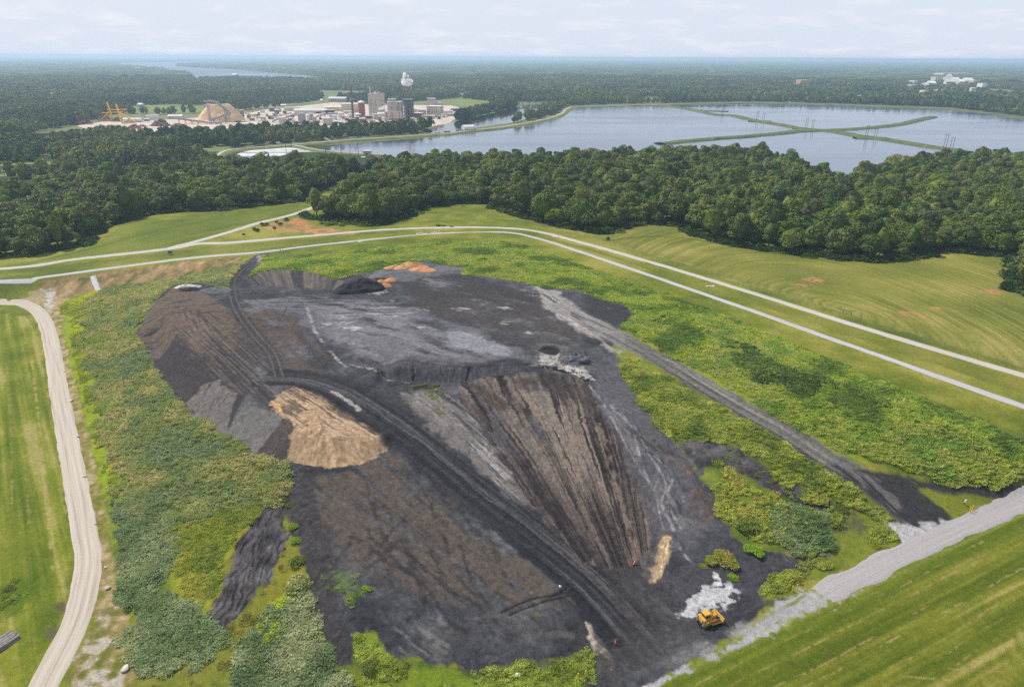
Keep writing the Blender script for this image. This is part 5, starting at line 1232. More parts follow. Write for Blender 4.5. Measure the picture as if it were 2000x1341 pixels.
for i in near:
    cr, tk_, d, h_, r_ = KINDS_T[tk[i]]
    w = place_words(i)
    root = empty('tree', '%s green tree %s' % (d, w), 'tree', (tx[i], ty[i], tz[i]), tr[i], '%s trees %s' % (d, w))
    root.scale = (ts[i]*g.uniform(.82, 1.2), ts[i]*g.uniform(.82, 1.2), ts[i]*g.uniform(.72, 1.02))
    link(cr.copy(), root); link(tk_.copy(), root)
rest = ~nearset
sc_ = ts[rest]; n = rest.sum()
scatter('woodland', np.stack([tx[rest], ty[rest], tz[rest]-.3], 1), np.stack([sc_*g.uniform(.82, 1.2, n), sc_*g.uniform(.82, 1.2, n), sc_*g.uniform(.72, .98, n)], 1), tr[rest], [k[0] for k in KINDS_T], tk[rest], None, None, 'dense dark green wood stretching behind the fields to the ponds', 'woodland')
# undergrowth that closes the wood edge down to the grass
ux = []; uy = []
for P, lo, hi in ((W_L, 0, 17), (W_M, 0, 34)):
    E = smoothline(P[lo:hi], 2.2); ux += [p[0] for p in E]; uy += [p[1] for p in E]
ux = np.repeat(np.array(ux), 2) + g.normal(size=2*len(ux))*1.3; uy = np.repeat(np.array(uy), 2) + g.normal(size=len(ux))*1.3 + 1.6
n = len(ux); s = g.uniform(1.4, 3.6, n)
scatter('undergrowth', np.stack([ux, uy, hgt(ux, uy)-.2], 1), s, g.uniform(0, 6.28, n), WEED['bush']+WEED['leafy'], g.integers(0, 6, n), ramp(g.uniform(0, 1, n), (0, c(46,70,24)), (.7, c(70,98,34)), (1, c(92,118,42))), None, 'leafy undergrowth filling the wood edge at the mown grass', 'undergrowth')

# ------------------------------------------------------------------ trees far beyond: riverside belts, the plain to the horizon
MILL = Z([(60,262),(150,243),(230,222),(330,225),(480,215),(560,208),(640,192),(720,205),(900,192),(975,200),(968,212),(930,220),(900,226),(880,246),(800,254),(740,258),(640,259),(540,262),(480,263),(380,268),(300,272),(240,270),(200,262),(100,262)])
CLEAR = [POND, RIVER, RIVER2, LAKE, FOAM, MILL,
 Z([(420,318),(450,287),(575,279),(720,267),(880,256),(1020,238),(1068,229),(1094,216),(1108,207),(1200,203.5),(1400,199.5),(1480,198.5),(1640,202.5),(1850,210),(2010,229),(2200,240),(2400,345),(1000,345)]),
 Z([(-60,322),(0,320),(100,314),(140,318),(100,342),(0,350),(-60,350)]),
 Z([(280,300),(330,296),(440,286),(460,290),(430,312),(300,312)]),
 Z([(-60,215),(0,209),(50,211),(52,217),(0,222),(-60,222)]),
 Z([(250,207),(330,204),(380,206),(470,208),(560,203),(600,200),(560,208),(480,214),(330,224),(260,222)]),
 Z([(620,176),(720,178),(720,190),(640,196),(620,190)]),
 Z([(1000,199),(1070,199),(1070,208),(1000,209)]),
 Z([(1255,190),(1290,190),(1290,201),(1255,201)]),
 Z([(870,184),(940,180),(960,186),(900,192)])]
TOWN = Z([(1790,178),(1830,152),(1850,138),(1900,138),(1960,150),(1940,172),(1900,180),(1840,186)])
def stand(x, y, g):
    t = np.clip(.5 + (fbm(x/90, y/140, 820, 4)-.5)*2.0 + g.normal(size=len(x))*.22, 0, 1)
    return ramp(t, (0, c(72,94,46)), (.3, c(94,116,54)), (.55, c(110,130,56)), (.8, c(126,140,66)), (1, c(146,154,74)))
def farfield(r0, r1, per, seed, zmax=None):
    g = np.random.default_rng(seed); A = math.radians(40); area = A*(r1*r1-r0*r0); n = int(area*per)
    r = np.sqrt(g.uniform(r0*r0, r1*r1, n)); a = g.uniform(-A, A, n); x = r*np.sin(a); y = r*np.cos(a)
    k = np.ones(n, bool)
    for P in CLEAR: k &= ~inside(np.array(P), x, y)
    for P in (W_L, W_M): k &= ~inside(np.array(P), x, y)
    T = inside(np.array(TOWN), x, y); k &= ~(T & (fbm(x/60, y/60, 801, 3) > .42))
    k &= ~((fbm(x/260, y/420, 802, 4) > .63) & (y > 2300))
    return x[k], y[k], g
x, y, g = farfield(720, 2300, 1/85., 41)
# nothing on the near side of the woods
k = np.array([ray_px(a, b, ZF)[1] < 352 for a, b in zip(x, y)]); x = x[k]; y = y[k]
n = len(x); s = g.uniform(.7, 1.2, n)*(.8+.4*fbm(x/50, y/50, 803, 3))
scatter('riverside_trees', np.stack([x, y, np.full(n, ZF-.3)], 1), s, g.uniform(0, 6.28, n), LOD, g.integers(0, 4, n), stand(x, y, g), None, 'belts of trees along the river and around the mill', 'woodland')
x, y, g = farfield(2300, 4600, 1/230., 42); n = len(x); s = g.uniform(1.1, 1.9, n)
scatter('distant_trees', np.stack([x, y, np.full(n, ZF-.5)], 1), np.stack([s, s, s*.72], 1), g.uniform(0, 6.28, n), LOD, g.integers(0, 4, n), stand(x, y, g), None, 'far flat forest spreading over the plain behind the mill', 'woodland')
# canopy to the horizon
nT3, nR3 = 1300, 330
t3 = np.radians(np.linspace(-40, 40, nT3)); r3 = 4300*np.exp(np.linspace(0, math.log(30000/4300.), nR3))
R3, T3 = np.meshgrid(r3, t3, indexing='ij'); X3 = (R3*np.sin(T3)).ravel(); Y3 = (R3*np.cos(T3)).ravel()
cell = R3.ravel()/1000*3.2
zz3 = ZF + 4 + 14*vnoise(X3/26, Y3/46, 811) + 7*vnoise(X3/80, Y3/140, 812) + 12*sstep(8000, 26000, R3.ravel())*fbm(X3/2500, Y3/2500, 813, 3)
clear = fbm(X3/420, Y3/900, 802, 4) > .66
for P in (LAKE,): clear |= inside(np.array(P), X3, Y3)
zz3[clear] = ZF - 3
cc3 = ramp(np.clip(.5+(fbm(X3/120, Y3/200, 814, 4)-.5)*2+(vnoise(X3/25, Y3/45, 815)-.5)*.6, 0, 1), (0, c(46,64,34)), (.5, c(64,82,42)), (1, c(94,112,56)))
fi3 = (np.arange(nR3-1)[:, None]*nT3 + np.arange(nT3-1)[None, :]).ravel(); F3 = np.stack([fi3, fi3+1, fi3+nT3+1, fi3+nT3], 1)[:, ::-1]
F3 = F3[~clear[F3].all(1)]
o = npmesh('forest', np.stack([X3, Y3, zz3], 1), F3, earth_mat('canopy', (.02, .06), .35, .6, 4.0), None, False, {'Col': cc3})
tag(o, 'unbroken forest canopy reaching the horizon', 'forest', kind='stuff')
# ------------------------------------------------------------------ the paper mill across the river
sheet('mill_yard', MILL, ZF+.12, earth_mat('yard_plain', (.05, .3), .2, .1, .1)) if False else None
_yd = simple('yard_gravel', c(206,190,174), .95, var=.3, scale=.03)
sheet('mill_yard', Z([(150,246),(200,238),(300,234),(345,233),(480,222),(520,214),(600,206),(650,200),(740,205),(880,206),(905,212),(930,214),(905,222),(875,242),(800,252),(740,256),(640,257),(540,260),(480,261),(370,265),(300,268),(230,262),(180,256)], ZF+.1), ZF+.1, _yd)
_mead = simple('far_meadow', c(116,130,56), .95, var=.3, scale=.02)
for q in ([(250,206),(330,203),(380,205),(470,207),(560,202),(600,199),(640,192),(740,188),(905,190),(975,199),(966,206),(930,211),(880,203),(740,202),(650,197),(560,206),(480,213),(330,223),(262,221)], [(-60,214),(0,208),(50,210),(52,218),(0,223),(-60,223)], [(-60,323),(0,321),(100,315),(138,318),(98,341),(0,349),(-60,349)], [(285,299),(330,296),(440,287),(455,291),(425,311),(305,311)]):
    sheet('meadow', Z(q, ZF+.15), ZF+.15, _mead)
sheet('meadow', Z([(305,302),(345,298),(380,297),(392,302),(370,309),(310,309)], ZF+.2), ZF+.2, simple('hay', c(180,168,96), .95, var=.2, scale=.05))
MC = {}
def mm(key, col, rough=.75, var=.22, scale=.12, streak=True, metal=0.0):
    if key not in MC: MC[key] = simple(key, col, rough, metal, var, scale, streak)
    return MC[key]
CONC = mm('concrete', c(218,206,190)); WHT = mm('white_sheet', c(246,242,236), .6, .12); TANW = mm('cream_panel', c(230,214,190)); GREY = mm('grey_sheet', c(170,172,174)); DGREY = mm('dark_steel', c(112,114,120))
RUST = mm('rust', c(164,104,70), .9, .35, .3); BROWN = mm('brown_steel', c(126,92,76)); GLASS = mm('dark_opening', c(40,42,48), .3, .1); RED = mm('red_brick', c(150,84,80)); YEL = mm('crane_yellow', c(255,196,60,1.2), .6, .15)
LROOF = mm('light_roof', c(206,208,210), .6, .15); CHIP = simple('wood_chips', c(244,206,160), .95, var=.22, scale=.15, bump=.4); BARKP = simple('bark_heap', c(116,84,68), .95, var=.5, scale=.12, bump=.6); GALV = mm('galvanised', c(176,180,186), .45, .15, .2, True, .3)
BLUE = mm('blue_tarp', c(96,150,200), .6, .1); TEAL = mm('dull_teal', c(110,124,130))

def prism(mb, x, y, z, sx, sy, h, rz, kind):
    cs, sn = math.cos(rz), math.sin(rz)
    prof = [(-1, 0), (0, 1), (1, 0)] if kind == 'gable' else [(math.cos(math.pi*(1-i/10)), math.sin(math.pi*i/10)) for i in range(11)]
    vs = []
    for e in (-1, 1):
        for (u, w) in prof:
            px, py = e*sx/2, u*sy/2; vs.append((x+px*cs-py*sn, y+px*sn+py*cs, z+w*h))
    n = len(prof); fs = [(i, i+1, n+i+1, n+i) for i in range(n-1)] + [tuple(range(n)), tuple(range(2*n-1, n-1, -1)), (0, n, 2*n-1, n-1)]
    return mb.add(vs, fs)
def bld(name, label, cat, px, py, wpx, hpx, dep, wall, roof, yaw=.3, kind='flat', wins=(), group=None, rh=.25, z0=None):
    z0 = ZF+.1 if z0 is None else z0
    x, y, m = at(px, py, z0); w, h = wpx*m, hpx*m
    e = empty(name, label, cat, (x, y, z0), yaw, group)
    hh = h if kind == 'flat' else h*(1-rh)
    MB().box(0, dep/2, -.5, w, dep, hh+.5).build('wall', wall, e)
    r = MB()
    if kind == 'flat': r.box(0, dep/2, hh+.003, w+.7, dep+.7, max(.6, h*.03))
    else: prism(r, 0, dep/2, hh+.003, w+.8, dep+.8, h*rh, 0, kind)
    r.build('roof', roof, e)
    for (u, v, ww, wh) in wins:                # fractions of the front face
        MB().box((u-.5)*w, -.05, v*hh, ww*w, .35, wh*hh).build('window', GLASS, e)
    return e, w, h, m
def stack(name, label, px, ytop, ybase, r0, r1, mat, cap=None, plat=None, z0=None):
    x, y, m = at(px, ybase, ZF); h = (ybase-ytop)*m
    e = empty(name, label, 'smokestack', (x, y, ZF))
    MB().tube((0, 0, 0), (0, 0, h*.86), r0, r0+(r1-r0)*.86, 14).build('shaft', mat, e)
    MB().tube((0, 0, h*.862), (0, 0, h), r0+(r1-r0)*.86+.05, r1, 14).build('cap', cap or mat, e)
    if plat:
        p = MB().tube((0, 0, h*plat), (0, 0, h*plat+1.2), r0+1.6, None, 14); p.build('platform', CONC, e)
    return e
def tank(name, label, px, ytop, ybase, wpx, wall, roofm, dome=.12, group=None, cat='tank'):
    x, y, m = at(px, ybase, ZF); r = wpx*m/2; h = (ybase-ytop)*m
    e = empty(name, label, cat, (x, y+r, ZF), 0, group)
    MB().lathe(0, 0, [(r, -.3), (r, h*.33), (r+.15, h*.34), (r, h*.35), (r, h*.96)], 28).build('wall', wall, e, False)
    MB().lathe(0, 0, [(r+.25, h*.962), (r+.25, h*.99), (r*.6, h+r*dome*.7), (0, h+r*dome)], 28).build('roof', roofm, e)
    return e
def conveyor(label, a, b, wid=2.6, ha=8, hb=8, mat=GALV, legs=2, mid=None, gnd=None):
    """a, b: photo pixels of the ends of the gallery; gnd: the row its feet stand on"""
    ya = gnd if gnd else max(a[1], b[1]) + 3
    def P(p):
        x, y, m = at(p[0], ya, ZF); return Vector((x, y, ZF + (ya-p[1])*m))
    pts = [P(a)] + ([P(q) for q in mid] if mid else []) + [P(b)]
    o = pts[0].copy(); e = empty('conveyor', label, 'conveyor', (o.x, o.y, ZF)); off = Vector((o.x, o.y, ZF))
    g_ = MB()
    for p, q in zip(pts[:-1], pts[1:]): g_.beam(p-off, q-off, wid, wid)
    g_.build('gallery', mat, e)
    for k in range(legs):
        t = (k+1)/(legs+1); s = t*(len(pts)-1); i = int(s); p = pts[i].lerp(pts[min(i+1, len(pts)-1)], s-i)-off
        if p.z < 2: continue
        l = MB(); l.beam((p.x-1.6, p.y, 0), (p.x-.2, p.y, p.z-wid/2), .5, .5); l.beam((p.x+1.6, p.y, 0), (p.x+.2, p.y, p.z-wid/2), .5, .5); l.beam((p.x-1, p.y, p.z*.5), (p.x+1, p.y, p.z*.5), .4, .4)
        l.build('leg', DGREY, e)
    return e
def heap_mesh(name, parent, x, y, z, rx, ry, h, mat, seed, rz=0, peak=1.0, rough=.22, nr=14, na=40, attrs=None, ridge=0.0):
    V = []; F = []; g = random.Random(seed); sx = g.uniform(0, 99)
    for i in range(nr+1):
        f = i/nr
        for j in range(na):
            a = 2*math.pi*j/na; q = 1+.14*math.sin(2*a+sx)+.10*math.sin(3*a+sx*2)+.06*math.sin(5*a+sx*3)
            u, v = f*q*math.cos(a), f*q*math.sin(a)
            d = math.hypot(max(abs(u)-ridge, 0)/(1-ridge*.999), v) if ridge else math.hypot(u, v)/q
            hh = max(0, 1-d); hh = hh**peak if peak != 1 else hh
            zz = h*hh + (h*rough*(vnoise(np.array([u*5+sx]), np.array([v*5+sx]), 5)[0]-.5)*(1 if i < nr else 0))*min(1, 3*(1-f))
            V.append((x + (u*rx)*math.cos(rz) - (v*ry)*math.sin(rz), y + (u*rx)*math.sin(rz) + (v*ry)*math.cos(rz), z + zz - (.4 if i == nr else 0)))
    for i in range(nr):
        for j in range(na): F.append((i*na+j, (i+1)*na+j, (i+1)*na+(j+1) % na, i*na+(j+1) % na))
    o = npmesh(name, V, np.array(F), mat, parent, True, attrs); return o
def heap(name, label, cat, px, ybase, wpx, hpx, mat, seed, aspect=.7, ridge=0.0, group=None, peak=1.0, rough=.22):
    x, y, m = at(px, ybase, ZF); r = wpx*m/2
    o = heap_mesh(name, None, 0, 0, 0, r, r*aspect, hpx*m, mat, seed, 0, peak, rough, ridge=ridge); o.location = (x, y+r*aspect*.9, ZF+.1)
    return tag(o, label, cat, group)

# chip pile, its stacker and conveyors
heap('chip_pile', 'huge pale orange wood chip pile with a long ridge under the curved conveyor', 'pile', 425, 239, 104, 32, CHIP, 3, .42, .42, rough=.10)
heap('chip_pile', 'low pale chip bank in front of the huge chip pile', 'pile', 385, 242, 66, 6, CHIP, 4, .3, .5)
conveyor('curved grey conveyor gallery arching over the top of the chip pile', (404,200.5), (455,223), 3.6, legs=0, mid=[(412,199.5),(424,200.5),(430,203.5),(436,208)], gnd=238)
conveyor('grey conveyor climbing right from the chip pile foot to the arched gallery', (407,237), (454,221), 3.0, gnd=241, legs=3)
conveyor('long low grey conveyor left of the chip pile', (338,231), (400,238.5), 3.0, gnd=243, legs=4)
conveyor('short level grey conveyor at the foot of the chip pile', (401,239.5), (433,240.5), 2.8, gnd=243, legs=2)
e, w, h, m = bld('stacker_tower', 'beige stacker tower standing beside the peak of the chip pile', 'tower', 411, 240, 5, 34, 5, TANW, TANW, .3)
MB().beam((-7, 0, h*.92), (3, 0, h*.97), 5, 4).build('head', TANW, e)
e, w, h, m = bld('transfer_tower', 'boxy grey conveyor transfer tower on legs right of the chip pile', 'tower', 473, 229, 8, 13, 8, GREY, CONC, .3, z0=ZF+7)
for sx in (-1, 1):
    for sy in (0, 1): MB().box(sx*3, sy*8, -7, .6, .6, 6.9).build('leg', DGREY, e)
conveyor('pale conveyor descending right from the boxy transfer tower', (478,220.5), (511,231), 2.6, gnd=235, legs=3, mat=TANW)
conveyor('short silver conveyor poking out of the trees near the mill yard', (504,239.5), (517,233), 2.4, gnd=242, legs=0, mat=WHT)
conveyor('silver conveyor rising to the tall grey tank', (556,231), (581,223), 3.2, gnd=237, legs=2)
conveyor('short silver conveyor left of the squat pale tank', (532,238), (545,232.5), 2.6, gnd=240, legs=0)
conveyor('beige conveyor crossing behind the squat pale tank', (530,230), (571,221), 2.4, gnd=234, legs=3, mat=TANW)
conveyor('grey conveyor bending up towards the tall concrete tower block', (617,229), (661,222), 2.6, gnd=234, legs=3, mid=[(630,225),(640,223.4)])
heap('bark_pile', 'small dark brown bark cone at the right foot of the chip pile', 'pile', 465, 246, 16, 7.5, BARKP, 6, .8)
# log yard and the gantry cranes
LY = 'bark and log piles in the mill yard'
for k, (px, py, w, h, lab) in enumerate(((154,243,44,15,'largest brown bark pile left of the yellow crane'), (200,236,34,9,'dark bark bank behind the yellow crane'), (228,238,30,8,'dark bark pile between the crane legs'), (258,252,34,7,'dark log heap in front of the right crane leg'), (310,247,42,12,'brown bark pile right of the white tanks'), (322,252,16,5,'small bark cone in front of the brown pile'), (345,247,30,5,'low bark bank left of the chip pile'), (362,252,22,4,'low dark bark bank nearest the trees'), (275,248,24,4,'flat brown bark strip beside the log heap'))):
    heap('bark_pile', lab, 'pile', px, py, w, h, BARKP, 20+k, .55, .3 if w > 25 else 0, LY, rough=.5)
def crane_pt(px, py, gnd): x, y, m = at(px, gnd, ZF); return Vector((x, y, ZF+(gnd-py)*m))
o0 = crane_pt(228, 239, 239); e = empty('gantry_crane', 'yellow log crane with two leaning masts over the bark piles', 'crane', o0)
def cb(nm, pts, w): 
    b_ = MB()
    for a, b in pts: b_.beam(Vector(a)-o0, Vector(b)-o0, w, w)
    b_.build(nm, YEL, e)
A = lambda px, py: crane_pt(px, py, 236.5); Bq = lambda px, py: crane_pt(px, py, 241)
cb('mast', [(A(216,201.5), A(221.5,236))], 2.2); cb('mast', [(Bq(233.4,204.5), Bq(238.8,241))], 2.2)
cb('brace', [(A(216.5,219), A(195.6,236.2))], 1.7); cb('brace', [(Bq(237.5,221), Bq(265.8,239.6))], 1.7)
cb('base_beam', [(A(195,235.6), A(223,235))], 1.4); cb('base_beam', [(Bq(238,240.2), Bq(266,239.4))], 1.4)
cb('girder', [(A(213.6,215.4), A(251,215))], 1.6); cb('girder', [(A(201.6,221.4), A(244,219.4))], 1.6)
cb('tie_bar', [(A(209,226), A(221,225.6))], 1.0); cb('tie_bar', [(A(219,219), A(219.5,236))], 1.1); cb('tie_bar', [(Bq(238,230), Bq(251,230))], 1.0)
for k, (px, w) in enumerate(((247,10), (260,12), (272,12))):
    x, y, m = at(px, 238.5, ZF); o = MB().tube((-w*m/2, 0, 3.6), (w*m/2, 0, 3.6), 3.4, None, 16).build('tank', WHT); o.location = (x, y, ZF)
    tag(o, 'white lying cylindrical tank, %s of three right of the crane' % ('left', 'middle', 'right')[k], 'tank', 'white lying tanks')
bld('warehouse', 'white block warehouse right of the lying tanks', 'building', 298, 234, 22, 7.5, 14, WHT, LROOF, .3)
bld('vaulted_shed', 'long pale shed with a rounded white roof left of the chip pile', 'shed', 342, 232, 26, 7, 12, TANW, WHT, .15, 'vault', rh=.4)
bld('shed', 'small grey shed with pale roof beside the lying tanks', 'shed', 286, 237, 9, 4, 8, GREY, WHT, .3)
# sheds and tanks in the middle
tank('storage_tank', 'squat pale concrete tank in front of the silver conveyor', 550, 230, 244, 15, CONC, LROOF)
tank('storage_tank', 'tallest grey cylindrical tank in the middle of the mill', 588.5, 222.5, 241, 15, GREY, GREY, .05)
tank('storage_tank', 'small white tank just right of the tallest grey tank', 602, 225, 238, 7, WHT, WHT, .2)
tank('storage_tank', 'wide low pale tank near the trees beside the blue tarps', 638, 231.5, 245, 20, CONC, LROOF, .1)
tank('storage_tank', 'white round tank left of the brown chimney', 654, 226, 234, 8, WHT, WHT, .35)
tank('storage_tank', 'white tank at the foot of the brown chimney', 684, 223, 231, 10, WHT, LROOF, .3)
tank('storage_tank', 'low white clarifier tank right of the brown chimney foot', 699, 224, 229.5, 12, TEAL, WHT, .3)
tank('storage_tank', 'slim white silo right of the steel tower', 818, 214, 228, 7, WHT, WHT, .5, cat='silo')
tank('storage_tank', 'slim grey silo left of the steel tower foot', 784, 221, 233, 6, CONC, GREY, .3, cat='silo')
bld('tower_shed', 'grey headhouse on the mill yard right of the tallest tank', 'building', 608, 235, 9, 12, 9, GREY, WHT, .3)
bld('tower_shed', 'lower grey headhouse touching the bending conveyor', 'building', 615, 238, 8, 8, 8, CONC, GREY, .3)
bld('long_shed', 'long light grey roofed shed at the back of the mill yard', 'shed', 606, 222, 62, 9, 26, TANW, LROOF, .12, 'gable', [(.8,.0,.25,.55)], rh=.35)
bld('long_shed', 'cream shed with tan roof behind the tall concrete tower block', 'shed', 652, 217, 36, 9, 20, TANW, TANW, .1, 'gable', rh=.2)
bld('long_shed', 'flat low cream shed far left of the mill sheds', 'shed', 569, 217, 28, 6, 18, TANW, LROOF, .1)
bld('long_shed', 'white hall with bright roof between the chimney and rusty tower', 'building', 685, 219, 34, 15, 26, TANW, WHT, .12)
bld('lean_to', 'low bright roofed annex in front of the white hall', 'shed', 681, 222, 20, 4, 10, TANW, WHT, .12)
bld('open_shed', 'open fronted dark bay at the end of the light grey shed', 'shed', 644, 222, 18, 6, 10, GLASS, LROOF, .12)
for k, (px, w) in enumerate(((632,8), (646,9), (655,6))): bld('trailer', 'white trailer parked before the dark bay, %s of three' % ('left','middle','right')[k], 'trailer', px, 224, w, 3, 3, WHT, WHT, .12, group='white trailers before the dark bay')
for k, (px, py, w) in enumerate(((655,242,14), (667,243,8))): bld('tarp_cover', ('longer' if k == 0 else 'shorter')+' bright blue tarp covered stack near the trees', 'tarp', px, py, w, 3.2, 8, BLUE, BLUE, .2)
# tower block
x, y, m = at(730, 226, ZF); e = empty('tower_block', 'tall square concrete tower block of the mill with dark openings', 'building', (x, y, ZF), -math.radians(27))
S = 22.5*m; hB = 40*m
MB().box(0, S/2, -.5, S, S, hB+.5).build('wall', CONC, e)
MB().box(0, S/2, hB+.003, S+.6, S+.6, .9).build('parapet', CONC, e)
for (u, v) in ((.30,.08), (.30,.19), (.30,.53), (.12,.60)): MB().box(u*S, -.05, hB*(1-v)-hB*.35, S*.075, .4, hB*.05).build('window', GLASS, e)
for k in range(4): MB().box(-.22*S, -.05, hB*(.44+.10*k), S*.15, .3, hB*.035).build('louvre', GREY, e)
for k in range(3): MB().box(S/2+.05, S*.62, hB*(.3+.17*k), .3, S*.10, hB*.06).build('window', GLASS, e)
MB().lathe(-.05*S, S*.5, [(2.9*m, hB+.9), (2.6*m, hB+2.0*m), (1.6*m, hB+3.4*m), (0, hB+4*m)], 16).build('dome', LROOF, e)
MB().box(.3*S, S*.5, hB+.91, 6*m, 4*m, 3*m).build('vent_house', GREY, e)
MB().tube((-.42*S, S*.25, hB+.91), (-.42*S, S*.25, hB+14*m), 1.5*m, 1.3*m, 12).build('flue', TANW, e)
stack('smokestack', 'lone brown chimney with a pale collar left of the rusty tower', 690, 173, 232, 2.3, 1.5, BROWN, RED, .60)
tank('rusty_tower', 'rust streaked round tower with a white cap beside the concrete tower block', 706, 201.5, 228, 13, RUST, WHT, .5, cat='tower')
bld('annex', 'cream square house in front of the concrete tower block', 'building', 735, 234, 11, 10, 9, TANW, WHT, .3, 'flat', [(.3,.2,.2,.2)])
bld('annex', 'brown low machine house below the concrete tower block', 'building', 721, 233, 14, 6, 8, BROWN, CONC, .3, 'flat', [(.3,.3,.15,.3), (.7,.3,.15,.3)])
bld('annex', 'white low house with steam beside the concrete tower block', 'building', 746, 228, 14, 8, 12, WHT, WHT, .3, 'vault', rh=.4)
# boiler house and its steel tower
bld('boiler_house', 'big pale boiler house left of the dark steel tower', 'building', 773, 232, 30, 30.5, 24, CONC, LROOF, .16, 'flat', [(.25,.62,.03,.08), (.70,.86,.06,.1), (.68,.3,.04,.5)])
bld('penthouse', 'tan roofed penthouse on top of the pale boiler house', 'building', 778, 226, 14, 4.5, 9, CONC, TANW, .16, z0=None)
_pb = bpy.data.objects['penthouse']; _pb.location.z = bpy.data.objects['boiler_house'].location.z + 31.4*at(773,232,ZF)[2]; _pb.location.y = bpy.data.objects['boiler_house'].location.y + 8
bld('boiler_annex', 'tan lower hall with red columns under the boiler house', 'building', 768, 235, 32, 15.5, 6, TANW, GREY, .16, 'flat')
_ea = bpy.data.objects['boiler_annex']
for u in (-.38, -.05, .4): MB().box(u*30, -.12, 0, 1.0, .5, 14).build('column', RUST, _ea)
x, y, m = at(798, 233, ZF); e = empty('steel_tower', 'dark open steel boiler tower below the twin steaming chimneys', 'tower', (x, y, ZF), .16)
W2 = 21*m; hS = 42*m
fr = MB()
for i in range(4):
    for j in range(3): fr.box(-W2/2+W2*i/3, 3+j*8, 0, 1.1, 1.1, hS*(1 - .12*(i == 3)))
fr.build('frame', DGREY, e)
fl = MB()
for k in range(6): fl.box(0, 11, hS*(k+1)/7, W2, 18, .7)
fl.build('deck', GREY, e)
MB().box(-W2*.08, 12, 0, W2*.6, 12, hS*.86).build('boiler', TEAL, e)
MB().box(W2*.36, 11, 0, W2*.24, 16, hS*.78).build('bin', mm('slate_panel', c(118,122,128)), e)
for k in range(3): MB().tube((-W2*.3+W2*.22*k, 1, 0), (-W2*.3+W2*.22*k, 1, hS*(.6+.1*k)), 1.1, None, 8).build('duct', (GALV, DGREY, BROWN)[k], e)
OR = mm('orange_tip', c(214,116,72))
stack('smokestack', 'left twin chimney with orange tip above the dark steel tower', 790.8, 172.5, 230, 1.1, .95, BROWN, OR)
stack('smokestack', 'right twin chimney with orange tip above the dark steel tower', 797.6, 172.5, 230, 1.3, 1.15, mm('tan_flue', c(176,130,84)), OR)
# right end
e, w, h, m = bld('paper_hall', 'cream building with rows of dark windows at the right of the mill', 'building', 847, 229, 27, 20, 22, TANW, WHT, -.2, 'flat', [(u,.42,.035,.14) for u in (.1,.22,.45,.6,.75,.9)] + [(u,.12,.05,.12) for u in (.3,.5,.8)])
bld('hall_tower', 'cream stair tower with a curved roof behind the windowed cream building', 'building', 843, 226, 16, 33, 10, TANW, GREY, -.2, 'vault', rh=.12)
bld('shed', 'white roofed upper storey on the cream windowed building', 'shed', 853, 226, 16, 24, 8, TANW, WHT, -.2)
for k, (px, py, w, h, wl, rf, lab) in enumerate(((815,231,20,9,RUST,WHT,'rust red hall with a white roof right of the steel tower'), (826,229,14,13,TANW,LROOF,'tall cream shed between steel tower and windowed building'), (873,224,24,7,WHT,WHT,'white flat shed right of the windowed building'), (884,227,22,4,CONC,CONC,'low pale slab building beside the river trees'), (812,222,16,8,TANW,TANW,'tan roofed house behind the slim white silo'), (836,232,26,5,CONC,WHT,'low pale lean-to in front of the windowed building'))):
    bld('shed', lab, 'shed', px, py, w, h, 14, wl, rf, .1, 'flat')
heap('coal_pile', 'dark coal heap right of the white flat shed', 'pile', 888, 218, 30, 5, simple('coal', c(58,56,60), .9, var=.4, scale=.2), 31, .4, .4)
# clutter: little sheds, pipe bridges, machines
rq = random.Random(12)
pal = [(CONC,'grey concrete'), (WHT,'white'), (TANW,'cream'), (GREY,'grey'), (BROWN,'brown'), (TEAL,'dull teal'), (RUST,'rusty')]
spots = [(486,231),(492,236),(498,228),(506,226),(514,236),(522,228),(528,233),(536,227),(541,223),(520,240),(560,240),(566,236),(572,240),(570,229),(576,226),(606,243),(622,240),(626,234),(648,231),(664,230),(672,233),(668,226),(678,236),(690,238),(698,235),(706,239),(712,236),(716,241),(724,238),(731,240),(742,236),(748,240),(756,238),(762,241),(790,240),(806,238),(812,236),(822,239),(832,237),(858,233),(866,230),(545,219),(512,220),(530,218),(556,222)]
for k, (px, py) in enumerate(spots):
    mw, nm = pal[rq.randrange(7)]; mr_, _ = pal[rq.randrange(4)]
    near_ = 'left of the squat pale tank' if px < 542 else ('between the squat and tallest tanks' if px < 590 else ('around the wide low tank' if px < 680 else ('before the concrete tower block' if px < 755 else 'at the foot of the steel tower')))
    tier = 'front row' if py > 235 else ('middle row' if py > 227 else 'back row')
    bld('plant_house', 'small %s plant house %s, %s' % (nm, near_, tier), 'building', px, py, rq.uniform(4, 9), rq.uniform(3, 7), rq.uniform(4, 9), mw, mr_, rq.choice((.1, .3, -.1)), 'flat', [(.5,.2,.25,.3)] if rq.random() < .5 else (), 'small plant houses in the mill')
